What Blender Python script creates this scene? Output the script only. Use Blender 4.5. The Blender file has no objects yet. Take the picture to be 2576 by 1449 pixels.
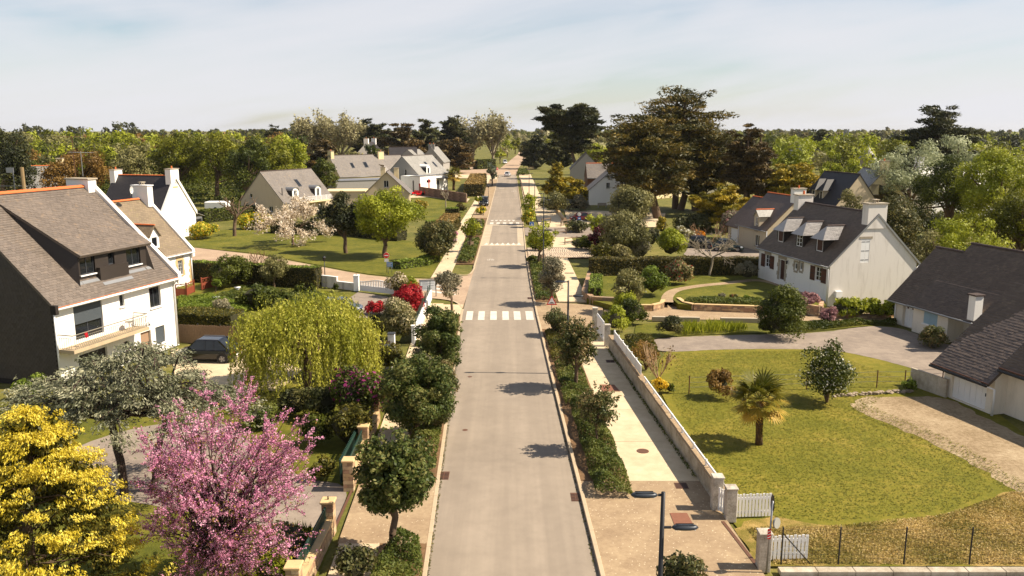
import bpy, bmesh, math, random
import numpy as np
from mathutils import Vector, Matrix
from mathutils.geometry import tessellate_polygon

scene = bpy.context.scene
COL = scene.collection
R = math.radians

# ------------------------------------------------------------------ camera
CAM_H, FOC, HZN = 14.0, 2080.0, 325.0            # metres; focal length and horizon row on a 2576 x 1449 raster
PITCH = math.atan((724.5 - HZN) / FOC)
cam_d = bpy.data.cameras.new('camera')
cam_d.sensor_width = 36.0
cam_d.lens = 36.0 * FOC / 2576.0
cam_d.clip_start = 0.1
cam_d.clip_end = 6000.0
cam = bpy.data.objects.new('camera', cam_d)
cam.location = (0, 0, CAM_H)
cam.rotation_euler = (math.pi / 2 - PITCH, 0, 0)
COL.objects.link(cam)
scene.camera = cam

# ------------------------------------------------------------------ sky and sun
SUN_EL, SUN_AZ = R(46.0), R(2.5)                 # from the right (+X), a touch from behind the viewer
sun_dir = Vector((math.cos(SUN_EL) * math.cos(SUN_AZ), -math.cos(SUN_EL) * math.sin(SUN_AZ), math.sin(SUN_EL)))
world = bpy.data.worlds.new('World')
scene.world = world
world.use_nodes = True
wn, wl = world.node_tree.nodes, world.node_tree.links
wn.clear()
w_out = wn.new('ShaderNodeOutputWorld')
w_bg = wn.new('ShaderNodeBackground')
w_sky = wn.new('ShaderNodeTexSky')
w_sky.sky_type = 'NISHITA'
w_sky.sun_disc = False
w_sky.sun_elevation = SUN_EL
w_sky.sun_rotation = math.atan2(sun_dir.x, sun_dir.y)
w_sky.air_density = 1.0
w_sky.dust_density = 0.6
w_sky.ozone_density = 1.0
w_bg.inputs['Strength'].default_value = 0.065
# thin streaky cirrus: noise on a high flat layer, thicker towards the horizon where one looks along it
w_tc = wn.new('ShaderNodeTexCoord')
w_sep = wn.new('ShaderNodeSeparateXYZ')
wl.new(w_tc.outputs['Generated'], w_sep.inputs[0])
def wmath(op, a, b=None, clamp=False):
 n = wn.new('ShaderNodeMath'); n.operation = op; n.use_clamp = clamp
 for i, v in enumerate((a, b)):
  if v is None: continue
  if isinstance(v, (int, float)): n.inputs[i].default_value = v
  else: wl.new(v, n.inputs[i])
 return n.outputs[0]
w_el = wmath('MAXIMUM', w_sep.outputs['Z'], 0.0)
def wnoise(scale, rot, detail, rough, dist):
 m = wn.new('ShaderNodeMapping'); m.vector_type = 'POINT'
 m.inputs['Scale'].default_value = scale
 r_ = wn.new('ShaderNodeVectorRotate'); r_.rotation_type = 'Y_AXIS'; r_.inputs['Angle'].default_value = rot
 wl.new(w_tc.outputs['Generated'], r_.inputs['Vector']); wl.new(r_.outputs[0], m.inputs[0])
 n = wn.new('ShaderNodeTexNoise')
 n.inputs['Scale'].default_value = 1.0
 n.inputs['Detail'].default_value = detail
 n.inputs['Roughness'].default_value = rough
 n.inputs['Distortion'].default_value = dist
 wl.new(m.outputs[0], n.inputs[0])
 return n.outputs[0]
n_big = wnoise((2.2, 2.2, 11.0), R(7), 3, 0.5, 0.5)
n_fine = wnoise((4.0, 4.0, 34.0), R(10), 6, 0.6, 0.9)
n_sum = wmath('ADD', wmath('MULTIPLY', n_big, 0.80), wmath('MULTIPLY', n_fine, 0.26))
n_rng = wn.new('ShaderNodeMapRange')
n_rng.inputs['From Min'].default_value = 0.40
n_rng.inputs['From Max'].default_value = 0.68
wl.new(n_sum, n_rng.inputs['Value'])
n_tau = wmath('DIVIDE', wmath('ADD', wmath('MULTIPLY', n_rng.outputs[0], 0.44), 0.06), wmath('ADD', w_el, 0.12))
n_op = wmath('SUBTRACT', 1.0, wmath('POWER', 2.718, wmath('MULTIPLY', n_tau, -1.0)))
w_mix = wn.new('ShaderNodeMix'); w_mix.data_type = 'RGBA'
wl.new(n_op, w_mix.inputs[0])
wl.new(w_sky.outputs[0], w_mix.inputs[6])
w_mix.inputs[7].default_value = (6.75, 6.75, 7.1, 1)
wl.new(w_mix.outputs[2], w_bg.inputs['Color'])
wl.new(w_bg.outputs[0], w_out.inputs['Surface'])

sun_d = bpy.data.lights.new('sun', 'SUN')
sun_d.energy = 5.0
sun_d.angle = R(0.53)
sun_d.color = (1.0, 0.885, 0.725)
sun = bpy.data.objects.new('sun', sun_d)
sun.rotation_euler = (-sun_dir).to_track_quat('-Z', 'Y').to_euler()
sun.location = (60, 0, 80)
COL.objects.link(sun)

scene.view_settings.view_transform = 'Standard'
scene.view_settings.look = 'None'
scene.view_settings.exposure = 0.90
scene.view_settings.gamma = 1.0
scene.view_settings.use_curve_mapping = False
scene.render.engine = 'CYCLES'

# ------------------------------------------------------------------ picture raster -> place
CP, SP = math.cos(PITCH), math.sin(PITCH)
def P(x, y, z=0.0):
 """ground spot (at height z) seen at raster column x, row y"""
 u, v = (x - 1288) / FOC, (724.5 - y) / FOC
 dz = -SP + CP * v
 t = (z - CAM_H) / dz
 return Vector((u * t, (CP + SP * v) * t, z))
def Q(x, y, Y):
 """point at distance Y down the street seen at column x, row y"""
 u, v = (x - 1288) / FOC, (724.5 - y) / FOC
 t = Y / (CP + SP * v)
 return Vector((u * t, Y, CAM_H + (-SP + CP * v) * t))

def lin(c):
 c /= 255.0
 return c / 12.92 if c <= 0.04045 else ((c + 0.055) / 1.055) ** 2.4
def S(r, g, b): return (lin(r), lin(g), lin(b), 1.0)

# ------------------------------------------------------------------ materials
MATS = {}
def new_mat(name):
 m = bpy.data.materials.new(name); m.use_nodes = True
 nt = m.node_tree; nt.nodes.clear()
 o = nt.nodes.new('ShaderNodeOutputMaterial')
 b = nt.nodes.new('ShaderNodeBsdfPrincipled')
 nt.links.new(b.outputs[0], o.inputs[0])
 return m, nt, b, o
def tex_noise(nt, vec, scale, detail=4, rough=0.6):
 n = nt.nodes.new('ShaderNodeTexNoise')
 n.inputs['Scale'].default_value = scale
 n.inputs['Detail'].default_value = detail
 n.inputs['Roughness'].default_value = rough
 nt.links.new(vec, n.inputs['Vector'])
 return n.outputs[0]
def ramp(nt, fac, stops):
 r = nt.nodes.new('ShaderNodeValToRGB')
 e = r.color_ramp.elements
 while len(e) < len(stops): e.new(0.5)
 for i, (p, c) in enumerate(stops):
  e[i].position = p; e[i].color = c
 nt.links.new(fac, r.inputs[0])
 return r.outputs[0]
def mixc(nt, fac, a, b, mode='MIX'):
 m = nt.nodes.new('ShaderNodeMix'); m.data_type = 'RGBA'; m.blend_type = mode
 for k, v in ((0, fac), (6, a), (7, b)):
  if isinstance(v, (int, float, tuple)): m.inputs[k].default_value = v
  else: nt.links.new(v, m.inputs[k])
 return m.outputs[2]
def pos_out(nt, world_space=True):
 if world_space:
  return nt.nodes.new('ShaderNodeNewGeometry').outputs['Position']
 return nt.nodes.new('ShaderNodeTexCoord').outputs['Object']
def bump(nt, b, h, strength, dist):
 n = nt.nodes.new('ShaderNodeBump')
 n.inputs['Strength'].default_value = strength
 n.inputs['Distance'].default_value = dist
 nt.links.new(h, n.inputs['Height'])
 nt.links.new(n.outputs[0], b.inputs['Normal'])
def dark(c, k): return (c[0] * k, c[1] * k, c[2] * k, 1)

def plain(name, col, rough=0.6, var=0.12, scale=2.0, fine=30.0, bumpd=0.0, metal=0.0, spec=0.3, ws=False):
 """colour with two scales of blotches and fine relief"""
 if name in MATS: return MATS[name]
 m, nt, b, o = new_mat(name)
 v = pos_out(nt, ws)
 n1 = tex_noise(nt, v, scale, 5); n2 = tex_noise(nt, v, fine, 3)
 c = ramp(nt, n1, [(0.3, dark(col, 1 - var)), (0.7, dark(col, 1 + var))])
 c2 = ramp(nt, n2, [(0.3, dark(col, 1 - var)), (0.7, dark(col, 1 + var))])
 nt.links.new(mixc(nt, 0.4, c, c2), b.inputs['Base Color'])
 b.inputs['Roughness'].default_value = rough
 b.inputs['Metallic'].default_value = metal
 b.inputs['Specular IOR Level'].default_value = spec
 if bumpd: bump(nt, b, n2, 0.6, bumpd)
 MATS[name] = m
 return m

def ground_mat(name, stops, s1, s2, s3=60, rough=0.9, bd=0.02, speck=None, streak=0):
 """natural or paved ground: three scales of noise through a colour ramp"""
 if name in MATS: return MATS[name]
 m, nt, b, o = new_mat(name)
 v = pos_out(nt, True)
 n1 = tex_noise(nt, v, s1, 4); n2 = tex_noise(nt, v, s2, 5, 0.65); n3 = tex_noise(nt, v, s3, 2)
 a = nt.nodes.new('ShaderNodeMath'); a.operation = 'MULTIPLY_ADD'; a.inputs[1].default_value = 0.4
 nt.links.new(n1, a.inputs[0])
 a2 = nt.nodes.new('ShaderNodeMath'); a2.operation = 'MULTIPLY'; a2.inputs[1].default_value = 0.35
 nt.links.new(n2, a2.inputs[0]); nt.links.new(a2.outputs[0], a.inputs[2])
 a3 = nt.nodes.new('ShaderNodeMath'); a3.operation = 'MULTIPLY_ADD'; a3.inputs[1].default_value = 0.25
 nt.links.new(n3, a3.inputs[0]); nt.links.new(a.outputs[0], a3.inputs[2])
 c = ramp(nt, a3.outputs[0], stops)
 if streak:        # wheel-worn bands along the street and a few darker patches
  mp = nt.nodes.new('ShaderNodeMapping'); mp.inputs['Scale'].default_value = (1.1, 0.03, 1)
  nt.links.new(v, mp.inputs[0]); st = tex_noise(nt, mp.outputs[0], 1.0, 4, 0.6)
  c = mixc(nt, ramp(nt, st, [(0.42, (streak, streak, streak, 1)), (0.62, (0, 0, 0, 1))]), c, dark(stops[0][1], 0.86))
  pt = tex_noise(nt, v, 0.11, 6, 0.75)
  c = mixc(nt, ramp(nt, pt, [(0.60, (0, 0, 0, 1)), (0.66, (streak, streak, streak, 1))]), c, dark(stops[0][1], 0.9))
 if speck:
  vo = nt.nodes.new('ShaderNodeTexVoronoi'); vo.inputs['Scale'].default_value = speck[1]
  nt.links.new(v, vo.inputs['Vector'])
  f = ramp(nt, vo.outputs['Distance'], [(speck[2] * 0.6, (1, 1, 1, 1)), (speck[2], (0, 0, 0, 1))])
  c = mixc(nt, f, c, speck[0])
 nt.links.new(c, b.inputs['Base Color'])
 b.inputs['Roughness'].default_value = rough
 b.inputs['Specular IOR Level'].default_value = 0.2
 if bd: bump(nt, b, n3, 0.7, bd)
 MATS[name] = m
 return m

def leaf_mat(name, c0, c1, c2, trans=0.3, rough=0.55, spec=0.25):
 """leaves: each leaf takes its own tint between three colours (attribute v)"""
 if name in MATS: return MATS[name]
 m, nt, b, o = new_mat(name)
 at = nt.nodes.new('ShaderNodeAttribute'); at.attribute_name = 'v'
 c = ramp(nt, at.outputs['Fac'], [(0.1, c0), (0.5, c1), (0.9, c2)])
 nt.links.new(c, b.inputs['Base Color'])
 b.inputs['Roughness'].default_value = rough
 b.inputs['Specular IOR Level'].default_value = spec
 t = nt.nodes.new('ShaderNodeBsdfTranslucent'); nt.links.new(c, t.inputs[0])
 mx = nt.nodes.new('ShaderNodeMixShader'); mx.inputs[0].default_value = trans
 nt.links.new(b.outputs[0], mx.inputs[1]); nt.links.new(t.outputs[0], mx.inputs[2])
 nt.links.new(mx.outputs[0], o.inputs[0])
 MATS[name] = m
 return m

def slate_mat(name, col, lich=None, rows=0.0, width=0.3):
 """slate: per-piece tint from vertex attribute v when there are real slates, else course pattern in object space"""
 if name in MATS: return MATS[name]
 m, nt, b, o = new_mat(name)
 v = pos_out(nt, False)
 n1 = tex_noise(nt, v, 0.5, 5, 0.6); n2 = tex_noise(nt, v, 14, 3)
 c = ramp(nt, n1, [(0.3, dark(col, 0.75)), (0.7, dark(col, 1.25))])
 if rows:
  uv = nt.nodes.new('ShaderNodeUVMap')
  br = nt.nodes.new('ShaderNodeTexBrick')
  br.inputs['Scale'].default_value = 1.0
  br.inputs['Brick Width'].default_value = width
  br.inputs['Row Height'].default_value = rows
  br.inputs['Mortar Size'].default_value = 0.02
  br.inputs['Color1'].default_value = dark(col, 0.72)
  br.inputs['Color2'].default_value = dark(col, 1.3)
  br.inputs['Mortar'].default_value = dark(col, 0.5)
  nt.links.new(uv.outputs[0], br.inputs['Vector'])
  c = mixc(nt, 0.55, c, br.outputs['Color'])
  bump(nt, b, br.outputs['Fac'], -0.5, 0.02)
 else:
  at = nt.nodes.new('ShaderNodeAttribute'); at.attribute_name = 'v'
  oi = nt.nodes.new('ShaderNodeObjectInfo')
  add = nt.nodes.new('ShaderNodeMath'); add.operation = 'ADD'
  nt.links.new(at.outputs['Fac'], add.inputs[0]);
  fr = nt.nodes.new('ShaderNodeMath'); fr.operation = 'MULTIPLY'; fr.inputs[1].default_value = 0.0
  nt.links.new(oi.outputs['Random'], fr.inputs[0]); nt.links.new(fr.outputs[0], add.inputs[1])
  c = mixc(nt, 0.6, c, ramp(nt, add.outputs[0], [(0.0, dark(col, 0.76)), (1.0, dark(col, 1.26))]))
  bump(nt, b, n2, 0.3, 0.01)
 if lich:
  n4 = tex_noise(nt, v, 2.3, 6, 0.72)
  f = ramp(nt, n4, [(0.56, (0, 0, 0, 1)), (0.74, (1, 1, 1, 1))])
  c = mixc(nt, f, c, lich)
 nt.links.new(c, b.inputs['Base Color'])
 b.inputs['Roughness'].default_value = 0.5
 b.inputs['Specular IOR Level'].default_value = 0.35
 MATS[name] = m
 return m

def glass_mat():
 if 'glass' in MATS: return MATS['glass']
 m, nt, b, o = new_mat('glass')
 b.inputs['Base Color'].default_value = (0.012, 0.014, 0.016, 1)
 b.inputs['Roughness'].default_value = 0.04
 b.inputs['Specular IOR Level'].default_value = 0.6
 MATS['glass'] = m
 return m
def paint_mat(name, col, metal=0.3):
 if name in MATS: return MATS[name]
 m, nt, b, o = new_mat(name)
 b.inputs['Base Color'].default_value = col
 b.inputs['Roughness'].default_value = 0.25
 b.inputs['Metallic'].default_value = metal
 b.inputs['Coat Weight'].default_value = 0.6
 b.inputs['Coat Roughness'].default_value = 0.05
 MATS[name] = m
 return m

def render_wall(name, col, stain=S(120, 105, 85), amount=0.5):
 """rough-cast render with faint weather streaks"""
 if name in MATS: return MATS[name]
 m, nt, b, o = new_mat(name)
 v = pos_out(nt, False)
 mp = nt.nodes.new('ShaderNodeMapping'); mp.inputs['Scale'].default_value = (2.2, 2.2, 0.35)
 nt.links.new(v, mp.inputs[0])
 st = tex_noise(nt, mp.outputs[0], 1.0, 6, 0.7)
 f = ramp(nt, st, [(0.52, (0, 0, 0, 1)), (0.8, (amount, amount, amount, 1))])
 n2 = tex_noise(nt, v, 45, 3)
 c = ramp(nt, n2, [(0.3, dark(col, 0.93)), (0.7, dark(col, 1.05))])
 nt.links.new(mixc(nt, f, c, stain), b.inputs['Base Color'])
 b.inputs['Roughness'].default_value = 0.85
 b.inputs['Specular IOR Level'].default_value = 0.15
 bump(nt, b, n2, 0.5, 0.01)
 MATS[name] = m
 return m

# ------------------------------------------------------------------ objects
def link(o, parent=None):
 COL.objects.link(o)
 if parent is not None: o.parent = parent
 return o
def tag(o, label=None, cat=None, group=None, kind=None):
 if label: o['label'] = label
 if cat: o['category'] = cat
 if group: o['group'] = group
 if kind: o['kind'] = kind
 return o
def thing(name, label, cat, loc=(0, 0, 0), rotz=0.0, group=None):
 o = bpy.data.objects.new(name, None)
 o.empty_display_size = 0.3
 o.location = loc; o.rotation_euler = (0, 0, rotz)
 link(o); tag(o, label, cat, group)
 return o

def mesh_np(name, V, F, attr=None, smooth=False):
 me = bpy.data.meshes.new(name)
 V = np.ascontiguousarray(V, dtype=np.float32); F = np.ascontiguousarray(F, dtype=np.int32)
 nf, k = F.shape
 me.vertices.add(len(V)); me.vertices.foreach_set('co', V.ravel())
 me.loops.add(nf * k); me.loops.foreach_set('vertex_index', F.ravel())
 me.polygons.add(nf); me.polygons.foreach_set('loop_start', np.arange(nf, dtype=np.int32) * k)
 me.update(calc_edges=True)
 if attr is not None:
  a = me.attributes.new('v', 'FLOAT', 'POINT')
  a.data.foreach_set('value', np.ascontiguousarray(attr, dtype=np.float32))
 if smooth: me.polygons.foreach_set('use_smooth', np.ones(nf, dtype=bool))
 return me
def obj_np(name, V, F, mat, parent=None, attr=None, smooth=False):
 me = mesh_np(name, V, F, attr, smooth)
 me.materials.append(mat)
 return link(bpy.data.objects.new(name, me), parent)

class MB:
 """collects simple solids; build() links them as one mesh object"""
 def __init__(self): self.v, self.f, self.uv = [], [], {}
 def poly(self, pts):
  n = len(self.v); self.v += [tuple(p) for p in pts]; self.f.append(tuple(range(n, n + len(pts)))); return self
 def raw(self, pts, faces):
  n = len(self.v); self.v += [tuple(p) for p in pts]; self.f += [tuple(i + n for i in f) for f in faces]; return self
 def hexa(self, p):           # 8 corners: bottom 4 ccw, top 4 ccw
  return self.raw(p, [(3, 2, 1, 0), (4, 5, 6, 7), (0, 1, 5, 4), (1, 2, 6, 5), (2, 3, 7, 6), (3, 0, 4, 7)])
 def box(self, c, s, rz=0.0, M=None):
  x, y, z = s[0] / 2, s[1] / 2, s[2] / 2
  p = [Vector(q) for q in ((-x, -y, -z), (x, -y, -z), (x, y, -z), (-x, y, -z), (-x, -y, z), (x, -y, z), (x, y, z), (-x, y, z))]
  if M is not None: p = [M @ q for q in p]
  if rz:
   ca, sa = math.cos(rz), math.sin(rz)
   p = [Vector((q.x * ca - q.y * sa, q.x * sa + q.y * ca, q.z)) for q in p]
  return self.hexa([q + Vector(c) for q in p])
 def b2(self, x0, y0, z0, x1, y1, z1):
  return self.box(((x0 + x1) / 2, (y0 + y1) / 2, (z0 + z1) / 2), (abs(x1 - x0), abs(y1 - y0), abs(z1 - z0)))
 def beam(self, a, b, w, h=None, up=(0, 0, 1)):
  a, b = Vector(a), Vector(b); h = h or w
  d = (b - a)
  if d.length < 1e-6: return self
  d.normalize(); u = Vector(up)
  if abs(d.dot(u)) > 0.98: u = Vector((1, 0, 0))
  s = d.cross(u).normalized() * w / 2; t = s.cross(d).normalized() * h / 2
  return self.hexa([a - s - t, a + s - t, b + s - t, b - s - t, a - s + t, a + s + t, b + s + t, b - s + t])
 def tube(self, pts, rad, n=8, cap=True):
  pts = [Vector(p) for p in pts]
  if not isinstance(rad, (list, tuple)): rad = [rad] * len(pts)
  base = len(self.v); k = len(pts)
  for i, p in enumerate(pts):
   d = (pts[min(i + 1, k - 1)] - pts[max(i - 1, 0)]).normalized()
   u = Vector((0, 0, 1)) if abs(d.z) < 0.9 else Vector((1, 0, 0))
   s = d.cross(u).normalized(); t = s.cross(d)
   for j in range(n):
    a = 2 * math.pi * j / n
    self.v.append(tuple(p + (s * math.cos(a) + t * math.sin(a)) * rad[i]))
  for i in range(k - 1):
   for j in range(n):
    a, b = base + i * n + j, base + i * n + (j + 1) % n
    self.f.append((a, b, b + n, a + n))
  if cap:
   self.f.append(tuple(base + j for j in reversed(range(n))))
   self.f.append(tuple(base + (k - 1) * n + j for j in range(n)))
  return self
 def cyl(self, c, r, h, n=12, r2=None):
  return self.tube([c, (c[0], c[1], c[2] + h)], [r, r if r2 is None else r2], n)
 def prism(self, poly, z0, z1):
  n = len(poly)
  a = sum(poly[i][0] * poly[(i + 1) % n][1] - poly[(i + 1) % n][0] * poly[i][1] for i in range(n))
  if a < 0: poly = poly[::-1]
  b = len(self.v)
  self.v += [(p[0], p[1], z0) for p in poly] + [(p[0], p[1], z1) for p in poly]
  self.f.append(tuple(b + i for i in reversed(range(n)))); self.f.append(tuple(b + n + i for i in range(n)))
  for i in range(n):
   j = (i + 1) % n
   self.f.append((b + i, b + j, b + n + j, b + n + i))
  return self
 def mesh(self, name, mat=None, smooth=False, bevel=0.0):
  me = bpy.data.meshes.new(name)
  me.from_pydata(self.v, [], self.f); me.update()
  if bevel:
   bm = bmesh.new(); bm.from_mesh(me)
   bmesh.ops.bevel(bm, geom=bm.edges[:], offset=bevel, segments=1, affect='EDGES')
   bm.to_mesh(me); bm.free()
  if mat: me.materials.append(mat)
  if smooth:
   for p in me.polygons: p.use_smooth = True
  return me
 def build(self, name, mat, parent=None, smooth=False, bevel=0.0, kind=None):
  o = link(bpy.data.objects.new(name, self.mesh(name, mat, smooth, bevel)), parent)
  if kind: o['kind'] = kind
  return o

def sheet(name, pts, mat, z=0.0, kind='structure', parent=None, thick=0.0):
 """flat patch of ground from an outline"""
 pts = [(p[0], p[1]) for p in pts]
 m = MB()
 if thick: m.prism(pts, z - thick, z)
 else:
  tri = tessellate_polygon([[Vector((p[0], p[1], 0)) for p in pts]])
  m.v = [(p[0], p[1], z) for p in pts]
  for t in tri:
   a, b, c = [Vector(m.v[i]) for i in t]
   m.f.append(tuple(t) if (b - a).cross(c - a).z > 0 else tuple(reversed(t)))
 o = m.build(name, mat, parent)
 if parent is None: o['kind'] = kind
 return o
def smooth_line(pts, n=6, closed=False):
 """Catmull-Rom through 2-D points"""
 out = []; k = len(pts)
 rng_ = range(k if closed else k - 1)
 for i in rng_:
  g = (lambda j: pts[j % k]) if closed else (lambda j: pts[min(max(j, 0), k - 1)])
  p0, p1, p2, p3 = (Vector((g(i + d)[0], g(i + d)[1])) for d in (-1, 0, 1, 2))
  for s in range(n):
   t = s / n
   out.append(0.5 * ((2 * p1) + (p2 - p0) * t + (2 * p0 - 5 * p1 + 4 * p2 - p3) * t * t + (3 * p1 - p0 - 3 * p2 + p3) * t ** 3))
 if not closed: out.append(Vector((pts[-1][0], pts[-1][1])))
 return out
def px(*pts, z=0.0): return [P(x, y, z).to_2d() for x, y in pts]
# ------------------------------------------------------------------ vegetation library
def unit(a): return a / np.maximum(np.linalg.norm(a, axis=-1, keepdims=True), 1e-9)
def rdir(rng, n): return unit(rng.normal(size=(n, 3)))
def leaf_size(Y, nat): return max(nat, Y * 0.00145)

TRI = [False]      # distant plants: three-cornered leaves
def leaf_quads(rng, C, N, S, asp=1.5, D=None, v=None):
 """diamond leaves: centres, normals, half sizes; D = preferred long axis"""
 n = len(C)
 D = rdir(rng, n) if D is None else unit(D + 0.25 * rdir(rng, n))
 N = unit(N)
 T = unit(D - N * np.sum(D * N, 1, keepdims=True)); B = np.cross(N, T)
 S = np.broadcast_to(np.asarray(S, dtype=float), (n,))[:, None]
 if TRI[0]:
  V = np.stack([C + T * S * asp * 1.1, C - T * S * asp * 0.8 + B * S * 0.95, C - T * S * asp * 0.8 - B * S * 0.95], 1).reshape(-1, 3)
  return V, np.arange(3 * n).reshape(n, 3), np.repeat(rng.random(n) if v is None else v, 3)
 V = np.stack([C - T * S * asp, C + B * S * 0.75 - T * S * 0.1, C + T * S * asp, C - B * S * 0.75 - T * S * 0.1], 1).reshape(-1, 3)
 F = np.arange(4 * n).reshape(n, 4)
 v = rng.random(n) if v is None else v
 return V, F, np.repeat(v, 4)

def segs_mesh(segs, n=6):
 """segments (p0, p1, r0, r1) as open tapered tubes"""
 A = np.array([s[0] for s in segs], float); B = np.array([s[1] for s in segs], float)
 r0 = np.array([s[2] for s in segs])[:, None, None]; r1 = np.array([s[3] for s in segs])[:, None, None]
 d = unit(B - A); u = np.where(np.abs(d[:, 2:3]) < 0.9, np.array([[0, 0, 1.0]]), np.array([[1.0, 0, 0]]))
 s = unit(np.cross(d, u)); t = np.cross(s, d)
 a = np.arange(n) * 2 * np.pi / n
 ring = s[:, None, :] * np.cos(a)[None, :, None] + t[:, None, :] * np.sin(a)[None, :, None]
 V = np.concatenate([A[:, None] + ring * r0, B[:, None] + ring * r1], 1).reshape(-1, 3)
 k = np.arange(len(segs))[:, None] * 2 * n
 j = np.arange(n)[None]; j2 = (j + 1) % n
 F = np.stack([k + j, k + j2, k + n + j2, k + n + j], -1).reshape(-1, 4)
 return V, F

def limb(rng, a, b, r0, r1, k=4, sag=0.06):
 """crooked limb from a to b as segments"""
 a, b = np.array(a, float), np.array(b, float); L = np.linalg.norm(b - a)
 pts = [a + (b - a) * i / k + (rng.normal(size=3) * L * sag if 0 < i < k else 0) for i in range(k + 1)]
 return [(pts[i], pts[i + 1], r0 + (r1 - r0) * i / k, r0 + (r1 - r0) * (i + 1) / k) for i in range(k)]

def grow(rng, p, d, L, r, depth, spread=0.6, nch=3, up=0.15, shrink=0.7, segs=None, tips=None):
 if segs is None: segs, tips = [], []
 p, d = np.array(p, float), np.array(d, float)
 q = p + d * L * 0.5 + rng.normal(size=3) * L * 0.05; e = q + unit(d + rng.normal(size=3) * 0.12) * L * 0.5
 segs += [(p, q, r, r * 0.85), (q, e, r * 0.85, r * 0.68)]
 if depth == 0:
  tips.append((e, unit(e - q))); return segs, tips
 for i in range(nch):
  nd = unit(d + rng.normal(size=3) * spread + np.array([0, 0, up]))
  st = e if i < 2 else q
  grow(rng, st, nd, L * shrink * rng.uniform(0.75, 1.2), r * 0.6, depth - 1, spread, nch, up, shrink, segs, tips)
 return segs, tips

def blobs(rng, c, Rr, nb, br, low=-0.7, jit=0.35):
 """clump centres spread through a crown ellipsoid, more of them near its skin"""
 d = rdir(rng, nb * 3); d = d[d[:, 2] > low][:nb]; nb = len(d)
 rr = (0.35 + 0.65 * rng.random(nb) ** 0.6) * (1 - br * 0.55)
 C = np.array(c) + d * np.array(Rr) * rr[:, None] * rng.uniform(1 - jit * 0.4, 1 + jit * 0.35, (nb, 1))
 rad = np.mean(Rr) * br * rng.uniform(0.65, 1.3, (nb, 1)) * np.array([[1, 1, 0.85]])
 return C, rad

def blob_leaves(rng, BC, BR, n, s, shell=0.45, rnd=0.7, asp=1.5, out=0.0, sag=0.0, sj=0.35, upb=0.25):
 w = BR[:, 0] * BR[:, 1]; idx = rng.choice(len(BC), n, p=w / w.sum())
 d = rdir(rng, n); d[:, 2] += upb; d = unit(d)
 r = 1 - shell * rng.random(n) ** 1.4 + 0.10 * rng.normal(size=n)
 C = BC[idx] + d * BR[idx] * r[:, None]
 N = unit(d + rnd * rdir(rng, n))
 D = None
 if out or sag: D = unit(d * np.array([1, 1, 0.4]) * max(out, 0.01) + np.array([0, 0, -sag]) + 0.15 * rdir(rng, n))
 bt = rng.random(len(BC))
 v = np.clip(0.5 * bt[idx] + 0.5 * rng.random(n) + 0.0, 0, 1)
 return leaf_quads(rng, C, N, s * rng.uniform(1 - sj, 1 + sj, n), asp, D, v)

def cat(parts):
 V, F, A, k = [], [], [], 0
 for v, f, a in parts:
  V.append(v); F.append(f + k); A.append(a); k += len(v)
 return np.concatenate(V), np.concatenate(F), np.concatenate(A)

BARK = plain('bark', S(98, 80, 62), 0.95, 0.35, 3, 25, 0.02)
BARK_GREY = plain('bark_grey', S(140, 128, 108), 0.95, 0.3, 3, 25, 0.02)
TWIG = plain('twig', S(120, 92, 66), 0.95, 0.25, 3, 25)
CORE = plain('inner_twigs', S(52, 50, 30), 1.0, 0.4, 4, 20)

LM = {}
def lm(key, a, b, c, **kw): LM[key] = leaf_mat('leaf_' + key, S(*a), S(*b), S(*c), **kw)
lm('oak', (68, 72, 14), (102, 104, 22), (140, 138, 36))
lm('bright', (98, 108, 18), (138, 144, 32), (174, 174, 54))
lm('deep', (46, 56, 15), (72, 80, 22), (102, 106, 36))
lm('lime', (112, 120, 22), (140, 146, 34), (168, 168, 52))
lm('holm', (46, 52, 24), (78, 80, 40), (120, 110, 62))
lm('photinia', (56, 64, 28), (90, 94, 48), (140, 118, 78))
lm('red', (120, 18, 26), (164, 26, 36), (196, 58, 56))
lm('plum', (48, 18, 24), (72, 24, 32), (98, 42, 44))
lm('cypress', (46, 48, 20), (78, 74, 29), (138, 114, 46), trans=0.2)
lm('cypress_dark', (34, 40, 22), (58, 62, 32), (90, 86, 44), trans=0.15)
lm('cypress_brown', (52, 46, 24), (82, 68, 34), (116, 92, 46), trans=0.15)
lm('gold', (158, 138, 26), (210, 188, 54), (236, 220, 104), trans=0.25)
lm('goldgreen', (82, 82, 20), (136, 122, 28), (190, 160, 44), trans=0.2)
lm('cedar', (88, 92, 66), (126, 126, 98), (164, 160, 130), trans=0.12)
lm('willow', (112, 118, 30), (152, 152, 48), (188, 180, 78))
lm('pink', (190, 112, 148), (218, 148, 178), (236, 188, 206), trans=0.35)
lm('pinkleaf', (92, 84, 28), (132, 118, 42), (158, 120, 60))
lm('blossom', (176, 158, 128), (216, 198, 172), (238, 226, 208), trans=0.35)
lm('poplar', (124, 116, 80), (156, 148, 106), (184, 176, 134))
lm('silver', (122, 128, 92), (160, 164, 124), (192, 194, 156))
lm('olive', (84, 84, 48), (118, 114, 66), (150, 142, 90))
lm('sage', (94, 92, 70), (124, 118, 92), (154, 142, 112))
lm('brown', (92, 70, 30), (122, 92, 40), (148, 116, 56))
lm('heather', (122, 84, 86), (160, 116, 116), (190, 150, 142))
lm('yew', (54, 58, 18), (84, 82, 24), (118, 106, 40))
lm('box', (70, 84, 22), (104, 120, 34), (140, 152, 58))
lm('cover', (58, 70, 24), (88, 98, 36), (124, 122, 58))
lm('hedge', (54, 54, 22), (80, 76, 30), (116, 100, 48))
lm('hedge_tan', (104, 84, 40), (140, 112, 56), (166, 138, 78))
lm('lilac', (92, 24, 62), (122, 36, 84), (150, 66, 112))
lm('white', (190, 186, 160), (226, 222, 200), (244, 242, 230), trans=0.4)
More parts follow.
